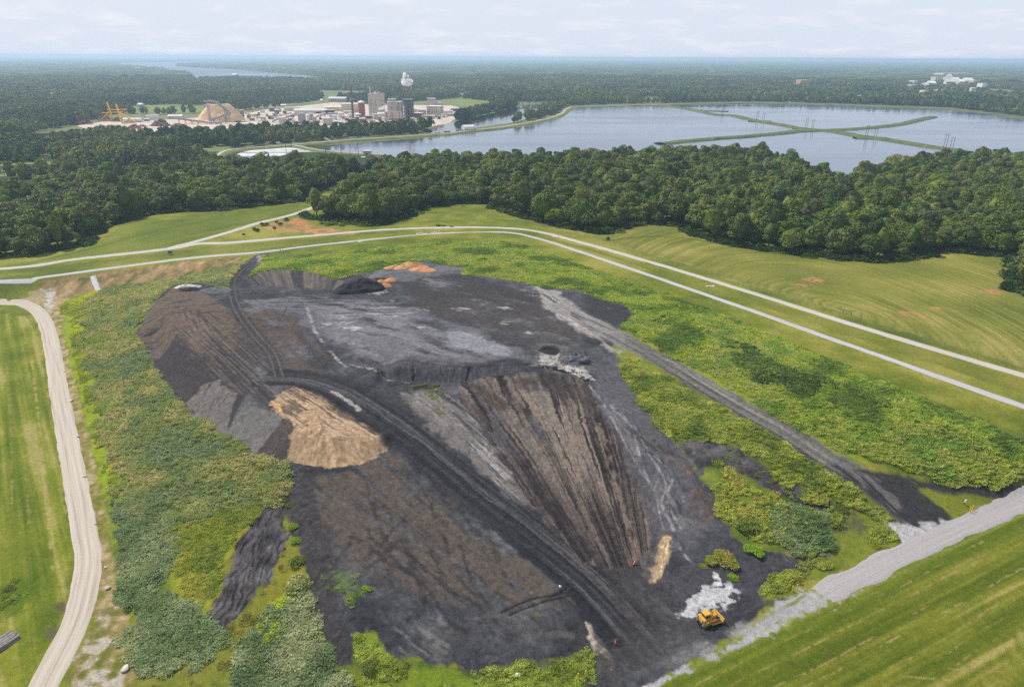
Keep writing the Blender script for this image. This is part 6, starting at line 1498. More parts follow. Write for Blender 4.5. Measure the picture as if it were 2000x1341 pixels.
for k, (xa, xb, yy, h, lab) in enumerate(((664,716,235,5,'long brown pipe bridge under the tower block'), (700,752,238,4,'front brown pipe bridge nearest the trees'), (744,790,239,5,'brown pipe bridge under the boiler house'), (802,834,234,5,'brown pipe bridge right of the steel tower'))):
    a = at(xa, yy, ZF); b = at(xb, yy-1, ZF); o0_ = Vector((a[0], a[1], ZF)); e = empty('pipe_bridge', lab, 'pipe bridge', o0_)
    d_ = Vector((b[0]-a[0], b[1]-a[1], 0)); p = MB()
    for q in range(3): p.tube((0, q*.9, h+.4*(q % 2)), d_ + Vector((0, q*.9, h+.4*(q % 2))), .35, None, 8)
    p.build('pipe', (RUST, GALV, BROWN, RUST)[k], e)
    for q in range(6): pq = d_*(q/5); MB().box(pq.x, pq.y+.9, 0, .5, 2.4, h-.3).build('trestle', DGREY, e)
# buildings behind the mill
bld('school', 'long cream building with window bands on the grass behind the mill', 'building', 658, 199, 35, 9, 22, TANW, LROOF, -.1, 'gable', [(u,.3,.05,.28) for u in (.1,.2,.3,.4,.6,.7,.8,.9)], rh=.3)
bld('brick_house', 'dark red brick building behind the steel tower', 'building', 836, 191, 22, 7, 20, RED, RED, .1, 'flat')
for k, (px, py, w) in enumerate(((806,192,12), (816,191,9), (862,190,14), (880,189,20), (905,189,16))): bld('switch_house', '%s pale switchyard block behind the mill' % ('leftmost','second','third','fourth','rightmost')[k], 'building', px, py, w, 3.2, 10, (WHT, TANW, GREY, CONC, CONC)[k], LROOF, .1, group='switchyard blocks')
def pylon(px, ytop, ybase, lab, w=5.0):
    x, y, m = at(px, ybase, ZF); h = (ybase-ytop)*m; e = empty('pylon', lab, 'pylon', (x, y, ZF), .3, 'steel pylons behind the mill')
    l = MB()
    for sx in (-1, 1):
        for sy in (-1, 1): l.beam((sx*w/2, sy*w/2, 0), (sx*.5, sy*.5, h*.72), .45, .45)
    for k in range(5):
        t0, t1 = k/5, (k+1)/5; a = w/2*(1-t0)+.5*t0; b = w/2*(1-t1)+.5*t1
        l.beam((-a, -a, h*.72*t0), (b, -b, h*.72*t1), .3, .3); l.beam((a, a, h*.72*t0), (-b, b, h*.72*t1), .3, .3)
    l.beam((0, 0, h*.7), (0, 0, h), .8, .8); l.build('lattice', GALV, e)
    r_ = MB()
    for q in (.74, .86): r_.beam((-w*.8, 0, h*q), (w*.8, 0, h*q), .5, .5)
    r_.build('cross_arm', GALV, e)
for px, a, b, lab in ((777.5,163,186,'lone pylon against the forest left of the twin chimneys'), (830,171,194,'pylon rising from the red brick building'), (849,177,190,'short pylon right of the red brick building'), (870.5,171,190,'widest pylon in the switchyard'), (891,171,190,'slim pylon right of the widest switchyard pylon'), (908,177,190,'short pylon near the right end of the switchyard'), (922.5,176,192,'rightmost pylon of the switchyard'), (859,176,189,'slender pylon left of the widest switchyard pylon')): pylon(px, a, b, lab)
# steam
def steam(name, label, px, py, gnd, blobs, dens, seed):
    x, y, m = at(px, gnd, ZF); z = ZF + (gnd-py)*m
    bm = bmesh.new()
    for (dx_, dz_, r_) in blobs:
        g_ = bmesh.ops.create_icosphere(bm, subdivisions=3, radius=r_*m)['verts']
        for v in g_:
            k = .8 + .5*float(fbm(np.array([v.co.x/(r_*m)*1.7+dx_]), np.array([v.co.z/(r_*m)*1.7+v.co.y/(r_*m)+dz_]), seed, 3)[0])
            v.co = v.co*k + Vector((dx_*m, 0, dz_*m))
    me = bpy.data.meshes.new(name); bm.to_mesh(me); bm.free()
    mt = bpy.data.materials.new(name); mt.use_nodes = True; t = mt.node_tree
    t.nodes.remove(t.nodes['Principled BSDF'])
    pv = t.nodes.new('ShaderNodeVolumePrincipled'); pv.inputs['Color'].default_value = (.98, .98, .99, 1); pv.inputs['Anisotropy'].default_value = .2
    co = t.nodes.new('ShaderNodeTexCoord'); nz = t.nodes.new('ShaderNodeTexNoise'); nz.inputs['Scale'].default_value = .14; nz.inputs['Detail'].default_value = 3
    mr = t.nodes.new('ShaderNodeMapRange'); mr.inputs[1].default_value = .30; mr.inputs[2].default_value = .66; mr.inputs[3].default_value = 0; mr.inputs[4].default_value = dens
    t.links.new(co.outputs['Object'], nz.inputs['Vector']); t.links.new(nz.outputs['Fac'], mr.inputs[0]); t.links.new(mr.outputs[0], pv.inputs['Density'])
    t.links.new(pv.outputs[0], t.nodes['Material Output'].inputs['Volume'])
    me.materials.append(mt); o = link(bpy.data.objects.new(name, me)); o.location = (x, y, z); o['kind'] = 'thing'; return tag(o, label, 'steam')
steam('steam_plume', 'white steam cloud over the twin chimneys with wisps above', 797, 166, 230, [(-4,.5,6.2),(2,0,6.6),(7,1,5.6),(-6,4,4.0),(5,5,3.4),(-4,10,3.0),(-3,15,3.6),(3,12,2.4)], .55, 5)
steam('steam_puff', 'low white steam puff right of the concrete tower block', 746, 213, 229, [(-3,0,3),(2,1,3.4),(5,3,2.4)], .3, 9)

# ------------------------------------------------------------------ along the near bank of the pond
x, y, m = at(918, 254.5, ZF+2.2); e = empty('quonset_hut', 'white arched hut with a dark end wall beside the pond', 'hut', (x, y, ZF+2.0), .45)
p = MB(); prism(p, 0, 8, 0, 26*m*.86, 15, 9.5*m, 0, 'vault'); p.build('roof', WHT, e)
p = MB(); prism(p, 26*m*.86/2+.3, 8, 0, .5, 14.6, 9.3*m, 0, 'vault'); p.build('end_wall', DGREY, e)
MB().box(0, .2, -.6, 26*m*.86+.4, .5, 1.8).build('base_wall', DGREY, e)
def vehicle(px, py, L, W, H, body, cab, label, cat='truck', rz=.3, group=None, z=ZF+2.3, name='truck'):
    x, y, m = at(px, py, z); e = empty(name, label, cat, (x, y, z), rz, group)
    MB().box(0, 0, .5, L, W, H*.55, 0, .96).build('body', body, e)
    MB().box(L*.12, 0, .5+H*.55+.003, L*.45, W*.9, H*.4, 0, .85).build('cab', cab, e)
    for sx in (-.32, .32):
        for sy in (-1, 1): MB().tube((sx*L, sy*W*.5-.1, .45), (sx*L, sy*W*.5+.1, .45), .45, None, 12).build('wheel', GLASS, e)
    return e
vehicle(848, 261.5, 8, 3, 3, WHT, WHT, 'white boat on a trailer, left one beside the pond road', 'boat', .3, name='boat'); vehicle(855, 260.5, 7, 3, 3, WHT, WHT, 'white boat on a trailer, right one beside the pond road', 'boat', .3, name='boat')
PM = mm('maroon_paint', c(104,48,56), .4, .1); BL = mm('blue_paint', c(52,78,130), .4, .1); RD = mm('red_paint', c(180,60,54), .4, .1)
vehicle(870, 259.5, 6, 2.4, 2.2, PM, PM, 'maroon tractor parked between white boats and the arched hut', 'tractor', name='tractor'); vehicle(876, 259, 5, 2.4, 2, PM, GLASS, 'dark maroon farm wagon right of the maroon tractor', 'wagon', name='wagon')
vehicle(893, 257, 4.5, 2, 1.8, BL, GLASS, 'blue pickup, left of two near the arched hut', 'truck'); vehicle(902, 256, 4.5, 2, 1.8, BL, GLASS, 'blue pickup, right of two near the arched hut', 'truck')
vehicle(544, 281.5, 5.5, 2.2, 2.2, WHT, WHT, 'white van on the dike road above the foamy pond', 'van', name='van', z=ZF+2.4); vehicle(677, 267.5, 5, 2, 1.8, RD, GLASS, 'red truck crossing the small bridge by the trees', 'truck')
bld('pump_house', 'small pale pump house at the pond edge behind the woods', 'building', 716.5, 304, 14, 8, 8, TANW, LROOF, 0, 'flat', [(.5,.1,.18,.5)], z0=ZF+1.8)
e, w, h, m = bld('aerator', 'white aerator platform on the foamy pond', 'platform', 709, 311, 6, 3, 4, WHT, WHT, 0, z0=ZF+.6)
x, y, m = at(631, 268, ZF); e = empty('ball_tank', 'pale round ball tank standing among the riverside trees', 'tank', (x, y, ZF+3)); MB().tube((0,0,-4), (0,0,4.5*m), .5).build('stem', CONC, e); MB().lathe(0, 0, [(0,4*m),(2.2*m,4.8*m),(3.0*m,7*m),(2.4*m,9*m),(0,10*m)], 18).build('bowl', WHT, e, True)
conveyor('pale inclined chute running down the dike slope near the ball tank', (634,270), (648,277), 2.0, gnd=277.5, legs=1, mat=WHT)
x, y, m = at(670, 268, ZF); e = empty('footbridge', 'small pale concrete road bridge by the riverside trees', 'bridge', (x, y, ZF)); MB().beam((-9, 9, 2.6), (6, -3, 2.6), 5, .8).build('deck', CONC, e)
for t in (.2, .7): MB().box(-9+15*t, 9-12*t, -1, 1, 4, 3.2).build('pier', CONC, e)
# road bridge over the river
xa, ya, m = at(1012, 206, ZF); xb, yb, _ = at(1084, 205, ZF); e = empty('river_bridge', 'long low road bridge on piers across the river', 'bridge', (xa, ya, ZF))
MB().beam((0, 0, 7.5), (xb-xa, yb-ya, 7.5), 9, 1.6).build('deck', CONC, e); MB().beam((0, -4.6, 8.9), (xb-xa, yb-ya-4.6, 8.9), .4, 1.2).build('railing', GREY, e)
for t in (.12, .3, .48, .66, .84): MB().box((xb-xa)*t, (yb-ya)*t, -2, 2, 6, 8.6).build('pier', CONC, e)
# utility poles standing on the dikes
def pole(px, ytop, ybase, z, label, group, r=.32, arm=False):
    x, y, m = at(px, ybase, z); h = (ybase-ytop)*m; e = empty('utility_pole', label, 'pole', (x, y, z-.5), 0, group)
    MB().tube((0, 0, 0), (h*.03, 0, h+.5), r, r*.7, 8).build('shaft', BROWN, e)
    MB().beam((-1.4, 0, h*.93), (1.6, 0, h*.93), .25, .25).build('cross_arm', BROWN, e)
GP_ = 'paired poles on the pond dikes'
for k, (a, yt, yb, w_) in enumerate(((1409,214,225,'first island from the far shore'), (1411.5,214,225,'first island from the far shore'), (1477,219,235.5,'second island'), (1480,218,235.5,'second island'), (1488.5,221,235.5,'second island'), (1492,221,235.5,'second island'), (1572.5,231,250,'crossing of the two dikes'), (1576,230.5,250,'crossing of the two dikes'), (1585,234,250,'crossing of the two dikes'), (1588.5,234,250,'crossing of the two dikes'), (1690,245,267.5,'third island nearest the woods'), (1693.5,245,267.5,'third island nearest the woods'), (1707.5,251,267.5,'third island nearest the woods'), (1712,251,267.5,'third island nearest the woods'), (1842,262,290,'shore at the wood edge'), (1847,262,290,'shore at the wood edge'), (1855,268,290,'shore at the wood edge'), (1860.5,268,290,'shore at the wood edge'))):
    r_ = 'dark bare utility pole in the cluster at the '+w_
    pole(a, yt, yb, ZF+1.6, r_, GP_+', '+w_)
for k, (a, yt, yb, l_) in enumerate(((559,272,298,'utility pole left of the foamy pond road fork'), (666,280,300,'utility pole at the left end of the pond'), (684,281,303,'utility pole left of the pump house'), (700,280,306,'utility pole beside the pump house'), (636,289,299,'short utility pole on the narrow pond dike'))): pole(a, yt, yb, ZF+1.5, l_, 'poles near the pump house')
# town and houses beyond
def house(px, py, w, h, label, wall=WHT, roof=LROOF, group=None, kind='gable', dep=11, cat='house'): return bld('house' if cat == 'house' else 'building', label, cat, px, py, w, h, dep, wall, roof, rq.uniform(-.4, .4), kind, group=group, rh=.35)
e, w, h, m = bld('tan_block', 'orange tan block building standing above the forest beyond the ponds', 'building', 1571, 172, 19, 14, 40, mm('orange_block', c(224,166,116), .8), TANW, .1)
bld('tan_wing', 'low orange tan wing left of the tan block building', 'building', 1557, 173, 14, 8, 30, MC['orange_block'], TANW, .1)
for k, (px, py, w, h) in enumerate(((1787,164,8,5),(1784,172,10,5),(1812,168,10,5),(1822,164,12,5),(1832,158,14,6),(1846,158,12,6),(1856,162,16,6),(1868,160,18,8),(1880,162,14,6),(1893,160,16,7),(1905,163,14,5),(1855,154,7,8),(1824,178,9,4),(1836,180,8,4),(1900,178,8,5),(1922,168,9,4),(1808,182,8,4),(1940,186,9,4),(1760,188,5,4),(1688,192,4,5))):
    pos_ = 'at the left end of the far town' if px < 1815 else ('in the middle of the far town' if px < 1885 else 'at the right end of the far town')
    house(px, py+6, w, h+6, 'small white building %s, %s' % (pos_, 'upper rows' if py < 165 else 'lower rows'), rq.choice((WHT, TANW, WHT)), rq.choice((WHT, LROOF)), 'white town buildings', rq.choice(('gable', 'flat')), 40, 'building')
bld('depot', 'long pale depot roof on the horizon side of the far town', 'building', 1872, 151, 60, 7, 120, TANW, TANW, 0, 'flat'); bld('depot', 'lower grey depot roof left of the long pale depot', 'building', 1838, 150, 26, 4, 90, GREY, GREY, 0, 'flat')
for k, (px, py, w, h, wall, lab) in enumerate(((28,188,8,5,WHT,'white house among trees at the left frame edge'), (16,187,6,4,TANW,'cream house left of the white house in the trees'), (55,192,7,4,GREY,'grey house in the trees left of the log yard'), (80,189,12,3.5,WHT,'long white roof among the left trees'), (103,188,6,6,WHT,'tall white gabled house among the left trees'), (176,195,6,4,RED,'small red roofed house behind the yellow crane'), (249,194,8,4,GREY,'grey house behind the meadow right of the crane'), (273,206,9,4,WHT,'white roofed house at the meadow edge'), (60,226,14,4,WHT,'white trailer home left of the bark pile'), (12,213,12,4,TEAL,'blue grey house on the left clearing'), (30,214,9,3,GREY,'grey shed beside the left clearing'))):
    house(px, py+3, w, h+3, lab, wall, LROOF if wall is not RED else RED, 'houses in the trees left of the mill', dep=14)
for k, (px, w) in enumerate(((418,7), (431,9), (442,12), (459,8), (473,12))): house(px, 200, w, 7, '%s of the white roofs in a row behind the chip pile' % ('leftmost','second','third','fourth','rightmost')[k], WHT, WHT, 'white roofs behind the chip pile', 'flat', 16, 'building')
house(553, 208, 12, 4, 'white low house on the meadow edge behind the mill', WHT, WHT, dep=12); house(628, 200, 4, 6, 'small white house left of the cream window band building', WHT, WHT, dep=10)
for px, py, w, lab in ((104,247,16,'white truck shed at the river edge left of the bark pile'), (56,247,8,'white low shed at the river edge near the left frame')): bld('shed', lab, 'shed', px, py, w, 5, 10, WHT, WHT, .1, 'vault', rh=.5)
for px, py, lab in ((457,149.5,'white boathouse on the far lake shore'), (268,137,'pale roof on the wooded point in the far lake'), (1052,196,'white roof at the end of the river bridge'), (1165,197,'small white hut on the far pond dike')): house(px, py, 9, 5, lab, WHT, WHT, None, 'gable', 20)
# ------------------------------------------------------------------ the yellow bulldozer
DY = simple('dozer_yellow', c(226,174,78), .5, 0, .3, 1.6); DK = simple('track_steel', c(70,66,64), .6, .3, .3, 3); DGL = simple('cab_glass', c(28,32,34), .12, 0, .1, 2); DB = simple('dozer_black', c(38,36,36), .6, 0, .2, 2); DSH = simple('grouser', c(168,164,160), .5, .4, .2, 3); SIL = simple('worn_blade', c(150,128,96), .5, .3, .35, 1.5)
p_r = GP(1372, 1225.5); p_f = GP(1410, 1213.5); hd = math.atan2(p_f.y-p_r.y, p_f.x-p_r.x)
pc = GP(1383, 1214); doz = empty('bulldozer', 'yellow tracked bulldozer standing on the stained gravel road', 'bulldozer', (pc.x, pc.y, H1(pc.x, pc.y)+.06), hd)
TL, TR, GA = 3.3, .52, 1.06     # wheelbase of the track, end radius, half gauge
for s in (-1, 1):
    ring = [(TL/2+TR*math.sin(t), TR+TR*math.cos(t)*-1) for t in np.linspace(0, math.pi, 9)] + [(-TL/2-TR*math.sin(t), TR+TR*math.cos(t)) for t in np.linspace(0, math.pi, 9)]
    if True:
        b = MB(); n = len(ring); vs = []
        for yy in (-.28, .28):
            for (x, z) in ring: vs.append((x, s*GA+yy, z+.03))
        for yy in (-.26, .26):
            for (x, z) in ring: vs.append((x*.955, s*GA+yy, (z-TR)*.8+TR+.03))
        fs = []
        for i in range(n):
            j = (i+1) % n; fs += [(i, j, n+j, n+i), (2*n+i, 3*n+i, 3*n+j, 2*n+j), (i, 2*n+i, 2*n+j, j), (n+i, n+j, 3*n+j, 3*n+i)]
        tk_ = b.add(vs, fs).build('track', DK, doz)
        gr = MB(); per = []
        for i in range(n):
            a = Vector((ring[i][0], 0, ring[i][1])); c_ = Vector((ring[(i+1) % n][0], 0, ring[(i+1) % n][1])); L = (c_-a).length
            for q in range(max(1, int(L/.22))): per.append(a.lerp(c_, (q+.5)/max(1, int(L/.22))))
        for p in per:
            d = Vector((p.x - max(-TL/2, min(TL/2, p.x)), 0, p.z-TR)); d.normalize()
            gr.beam(Vector((p.x, s*GA-.28, p.z+.03))+d*.03, Vector((p.x, s*GA+.28, p.z+.03))+d*.03, .05, .07)
        gr.build('grouser', DSH, tk_)
    fr = MB().box(0, s*GA, .30, TL*.94, .34, .38); fr.build('track_frame', DY, doz)
    for x, r in ((-TL/2, .36), (TL/2, .34)):
        w = MB().tube((x, s*(GA-.2), TR+.03), (x, s*(GA+.31), TR+.03), r, None, 18).build('sprocket' if x < 0 else 'idler', DY, doz)
        MB().tube((x, s*(GA+.312), TR+.03), (x, s*(GA+.34), TR+.03), .13, None, 10).build('hub', DB, w)
    for k in range(5): MB().tube((-1.1+k*.55, s*(GA-.2), .22), (-1.1+k*.55, s*(GA+.22), .22), .15, None, 12).build('roller', DB, doz)
    fd = MB(); fd.box(-.75, s*GA, 1.12, 2.0, .78, .10); fd.beam((-.2, s*GA, 1.17), (1.0, s*(GA-.05), 1.0), .62, .08); fd.build('fender', DY, doz)
    pa = MB().beam((-.1, s*1.5, .55), (2.35, s*1.5, .5), .16, .30); pa.build('push_arm', DY, doz)
    cy_ = MB().tube((1.35, s*.62, 1.75), (2.35, s*.7, .75), .085, None, 10); cy_.build('lift_cylinder', DB, doz); MB().tube((1.3, s*.62, 1.30), (1.3, s*.62, 2.05), .12, None, 10).build('cylinder_mount', DY, doz)
hl = MB().box(.75, 0, .62, 2.1, 1.05, 1.08, 0, .92, .06); hl.build('hood', DY, doz)
MB().box(1.83, 0, .75, .10, .92, .80).build('grille', DB, doz)
MB().box(.85, 0, 1.715, 1.1, .45, .10).build('hood_vent', DY, doz)
MB().box(-1.05, 0, .58, 1.7, 1.35, .75, 0, .96, .05).build('chassis', DY, doz)
MB().box(-1.62, 0, 1.33, .62, 2.42, .42, 0, .93, .05).build('rear_tank', DY, doz)
MB().box(-1.98, 0, .60, .14, 1.2, .70).build('rear_plate', DY, doz)
cb_ = MB().box(-.72, 0, 1.34, 1.38, 1.46, .34); cb_.build('cab_base', DY, doz)
gl = MB().box(-.72, 0, 1.682, 1.26, 1.34, .86, 0, .95).build('cab_window', DGL, doz)
for sx in (-1, 1):
    for sy in (-1, 1): MB().beam((-.72+sx*.64, sy*.68, 1.68), (-.72+sx*.60, sy*.64, 2.56), .13, .13).build('cab_pillar', DY, gl)
for sy in (-1, 1): MB().beam((-.62, sy*.69, 1.68), (-.62, sy*.655, 2.54), .10, .08).build('cab_pillar', DY, gl)
MB().box(-.74, 0, 2.55, 1.62, 1.66, .20, 0, .93, .08).build('cab_roof', DY, doz)
MB().tube((.52, -.34, 1.7), (.52, -.34, 2.72), .075, .075, 10).build('exhaust', DY, doz); MB().tube((.86, .30, 1.7), (.86, .30, 2.25), .11, .11, 10).build('air_cleaner', DY, doz)
bv = []; N = 8
for i in range(N+1):
    t = i/N; zz = .02+1.22*t; xx = 2.62+.26*(2*t-1)**2-.10
    bv.append((xx, zz))
bl = MB(); vs = []
for yy in (-1.72, 1.72):
    for (x, z) in bv: vs.append((x, yy, z))
    for (x, z) in bv: vs.append((x-.14, yy, z))
n = N+1; fs = []
for i in range(N): fs += [(i, i+1, 2*n+i+1, 2*n+i), (n+i, 3*n+i, 3*n+i+1, n+i+1), (i, n+i, n+i+1, i+1), (2*n+i, 2*n+i+1, 3*n+i+1, 3*n+i)]
fs += [(0, 2*n, 3*n, n), (N, n+N, 3*n+N, 2*n+N)]
bd_ = bl.add(vs, fs).build('blade', DY, doz)
MB().box(2.74, 0, -.02, .10, 3.5, .20).build('cutting_edge', SIL, bd_); MB().beam((2.52, -1.75, 1.28), (2.52, 1.75, 1.28), .10, .16).build('blade_rim', DY, bd_)
MB().beam((2.36, -1.3, .55), (2.36, 1.3, .55), .2, .3).build('blade_brace', DY, bd_)
rp_ = MB(); rp_.beam((-1.95, -.4, .75), (-2.5, -.35, .55), .14, .2); rp_.beam((-1.95, .4, .75), (-2.5, .35, .55), .14, .2); rp_.beam((-2.5, -.6, .55), (-2.5, .6, .55), .2, .24); rp_.build('drawbar', DB, doz)

# ------------------------------------------------------------------ posts, markers, stones
PY = simple('post_yellow', c(236,196,52), .5, 0, .12, 2); PW = simple('post_white', c(236,234,228), .5, 0, .1, 2); ORG = simple('marker_orange', c(232,84,40), .5, 0, .12, 2); STN = simple('pale_stone', c(216,208,194), .85, 0, .25, 1.2, bump=.3)
def bollard(px, py, label, group, h=1.5, r=.14, mat=PY, cap=True):
    p = GP(px, py); e = empty('bollard', label, 'bollard', p, 0, group); MB().tube((0, 0, -.3), (0, 0, h), r, None, 12).build('post', mat, e)
    if cap: MB().lathe(0, 0, [(r*1.02, h+.001), (r*.8, h+r*.6), (0, h+r*.85)], 12).build('cap', mat, e)
bollard(1547.5, 1155, 'yellow bollard beside the road right of the bulldozer, left of its pair', 'yellow bollards right of the bulldozer', 1.6); bollard(1556.5, 1152, 'yellow bollard beside the road right of the bulldozer, right of its pair', 'yellow bollards right of the bulldozer', 1.6)
bollard(1894, 1000, 'yellow bollard at the upper road junction, left of its pair', 'yellow bollards at the upper road junction', 1.5); bollard(1899, 997, 'yellow bollard at the upper road junction, right of its pair', 'yellow bollards at the upper road junction', 1.5)
bollard(1129, 1327, 'yellow bollard at the bottom edge of the photo, left of its pair', 'yellow bollards at the bottom edge', 1.6); bollard(1143.5, 1322, 'yellow bollard at the bottom edge of the photo, right of its pair', 'yellow bollards at the bottom edge', 1.6)
bollard(547.5, 490, 'yellow bollard on the inner back road, left of its pair', 'yellow bollards on the back road', 1.7, .18); bollard(552.5, 488, 'yellow bollard on the inner back road, right of its pair', 'yellow bollards on the back road', 1.7, .18)
p = GP(1884, 985); e = empty('marker_post', 'white marker post with a dark foot above the upper road junction', 'marker post', p); MB().tube((0,0,.7), (0,0,1.5), .22, .2, 12).build('head', PW, e); MB().tube((0,0,-.2), (0,0,.695), .09, None, 8).build('foot', DB, e)
def barrel(px, py, label, lean):
    p = GP(px, py); e = empty('traffic_marker', label, 'traffic marker', (p.x, p.y, p.z+.04)); d = Vector((lean[0], lean[1], 1)).normalized()
    MB().tube((0,0,0), d*.06, .34, .32, 14).build('base', DB, e); MB().tube(d*.062, d*1.25, .17, .10, 12).build('tube', ORG, e)
    for q in (.55, .85): MB().tube(d*q, d*(q+.12), .155-.05*q+.02, None, 12).build('band', PW, e)
barrel(1236.5, 1103, 'leaning orange marker at the foot of the combed fan slope', (.6, .5)); barrel(1201.5, 1258, 'upright orange marker beside the pale bank near the haul road', (0, 0))
p = GP(1094, 1145); o = heap_mesh('litter_bag', None, 0, 0, 0, .38, .3, .35, PW, 8, 0, .6, .3, 6, 16); o.location = p; tag(o, 'white crumpled bag at the edge of the haul road', 'bag')
p = GP(1011, 1317); o = heap_mesh('litter_bag', None, 0, 0, 0, .6, .45, .5, PW, 9, 0, .6, .5, 6, 16); o.location = p; tag(o, 'white plastic sheet lump in the weeds at the bottom edge', 'bag')
def boulder(px, py, r, label):
    p = GP(px, py); bm = bmesh.new(); bmesh.ops.create_icosphere(bm, subdivisions=3, radius=1); g_ = random.Random(int(px*7+py))
    ax = [(Vector((g_.gauss(0,1), g_.gauss(0,1), g_.gauss(0,1))).normalized(), g_.uniform(.55, .9)) for _ in range(11)]
    for v in bm.verts:
        for a, d in ax:
            q = v.co.dot(a)
            if q > d: v.co -= a*(q-d)
        v.co = Vector((v.co.x*r*1.15, v.co.y*r*.85, v.co.z*r*.75 + r*.42))
    me = bpy.data.meshes.new('boulder'); bm.to_mesh(me); bm.free(); me.materials.append(STN); o = link(bpy.data.objects.new('boulder', me)); o.location = p; o.rotation_euler.z = g_.uniform(0, 6); tag(o, label, 'boulder', 'pale boulders along the left road')
for a in ((211.5,1149,.62,'pale boulder at the outer curve of the left road'), (245,1307,.8,'largest pale boulder near the bottom left reeds'), (165,931,.52,'pale boulder on the road shoulder beside the yellow-green grass'), (153,853,.5,'pale boulder halfway up the left road shoulder'), (140,783,.6,'pale boulder on a bare spot of the upper road shoulder'), (126,726,.42,'small pale boulder high on the left road shoulder'), (117,668,.42,'small pale boulder just below the road bend'), (187,1024,.34,'smallest pale boulder on the lower road shoulder'), (103,612,.5,'pale boulder at the inside of the road bend'), (206,1108,.35,'small pale stone just above the outer road curve')): boulder(*a)
# log stack at the lower left edge
LOGM = simple('weathered_wood', c(168,160,156), .9, 0, .35, 1.5, True)
p = GP(4, 1258); e = empty('log_stack', 'stack of grey weathered poles at the lower left edge of the photo', 'log stack', p, math.radians(64)); g_ = random.Random(4)
for k in range(34):
    row = k//12; q = k % 12
    y0 = (q-5.5+row*.5)*.30; L_ = 5.6+g_.uniform(-.5, .5); z = .15+row*.27
    MB().tube((-L_/2+g_.uniform(-.3,.3), y0+g_.uniform(-.06,.06), z), (L_/2, y0+g_.uniform(-.12,.12), z+g_.uniform(-.03,.05)), .14, .12, 7).build('log', LOGM, e)
# control box by the outer road
p = GP(333, 497); e = empty('control_box', 'grey control cabinet on legs between the two back roads', 'control cabinet', p, .2)
MB().box(0, 0, .7, 2.0, .7, 1.5).build('cabinet', DGREY, e); MB().box(0, 0, 2.203, 2.3, .95, .12).build('cap', GREY, e)
for s in (-1, 1): MB().box(s*.85, 0, -.3, .14, .14, .998).build('leg', DGREY, e)
# pipe rubble between roads
for px, py, n_, lab in ((826,456.5,5,'left group of pale rocks between the back roads'), (855,455,5,'right group of pale rocks between the back roads'), (702,472,4,'flat pale rocks beside the inner back road'), (1089,463,3,'pale rocks on the verge right of the road bend'), (1391,559,3,'pale rocks on the verge halfway along the right roads')):
    e = empty('rock_group', lab, 'rocks', GP(px, py))
    for k in range(n_): heap_mesh('rock', e, (k-n_/2)*1.3, g_.uniform(-.5,.5), 0, .9, .7, g_.uniform(.3,.8), STN, 40+k+int(px), 0, .5, .3, 5, 12)
# stone drain down the tan bank
L = GL([(181,538),(185,550),(190,562),(197,573)], 1.5); P = np.array(L); n = len(P); T = np.gradient(P, axis=0); T /= np.linalg.norm(T, axis=1)[:, None]; N = np.stack([T[:,1], -T[:,0]], 1); vs = []; K = 5
for k in range(K):
    off = (k/(K-1)-.5)*(3.0 + (fbm(np.arange(n)/1.3, np.arange(n)*0+k, 881, 2)-.5)*1.4); x = P[:,0]+N[:,0]*off; y = P[:,1]+N[:,1]*off
    vs.append(np.stack([x, y, hgt(x, y) + (.22 if 0 < k < K-1 else -.15) + (vnoise(x/.7, y/.7, 882)-.5)*.3], 1))
i = (np.arange(n-1)[:, None]*K + np.arange(K-1)[None, :]).ravel()
o = npmesh('stone_drain', np.stack(vs, 1).reshape(-1, 3), np.stack([i, i+1, i+K+1, i+K], 1), simple('riprap', c(196,196,200), .9, 0, .3, 1.6, bump=.5), None, True); tag(o, 'pale stone lined drain running down the tan bank', 'drain')

# ------------------------------------------------------------------ heaps on the mound
def mound(name, label, px, py, wm, dm, h, mat, seed, rz=0, peak=.8, rough=.25, ridge=0, group=None):
    p = GP(px, py); x, y = p.x, p.y
    o = heap_mesh(name, None, 0, 0, 0, wm/2, dm/2, h, mat, seed, rz, peak, rough, 16, 44, None, ridge); o.location = (x, y, p.z-.15); return tag(o, label, 'pile', group)
M_OR = simple('orange_soil', c(206,150,104), .95, 0, .18, .6, bump=.3); M_BLK = simple('black_ash', c(48,47,52), .95, 0, .4, .8, bump=.6); M_BRN = simple('brown_ash', c(74,66,62), .95, 0, .3, .7, bump=.4); M_WH = simple('white_lime', c(222,216,204), .9, 0, .2, .6, bump=.3); M_LT = simple('light_soil', c(216,170,126), .95, 0, .15, .6, bump=.3)
M_GRYP = simple('grey_ash', c(104,103,107), .95, 0, .3, .6, bump=.4)
mound('ash_heap', 'long black ash heap at the back left of the plateau', 705, 564, 24, 13, 4.2, M_BLK, 51, .25, .8, .5, .3)
mound('ash_heap', 'grey ash bank right of the black heap below the orange heaps', 775, 540, 27, 14, 2.4, M_GRYP, 52, .1, .8, .2, .4)
mound('ash_heap', 'brown ash hump between the black heap and the small orange heaps', 732, 562, 9, 6, 1.8, M_BRN, 53)
OG = 'small orange soil heaps on the plateau'
for k, a in enumerate(((724,562,6.0,3.6,1.5,'lone orange soil heap nearest the black heap'), (752,559,7.5,4.4,1.9,'larger orange soil heap in the middle of the front three'), (745,550,5.0,3.2,1.4,'round orange soil heap behind the middle one'), (765,548,7.6,4.6,1.7,'pale orange soil heap right of the front three'))): mound('soil_heap', a[5], a[0], a[1], a[2], a[3], a[4], M_OR, 60+k, 0, .75, .15, 0, OG)
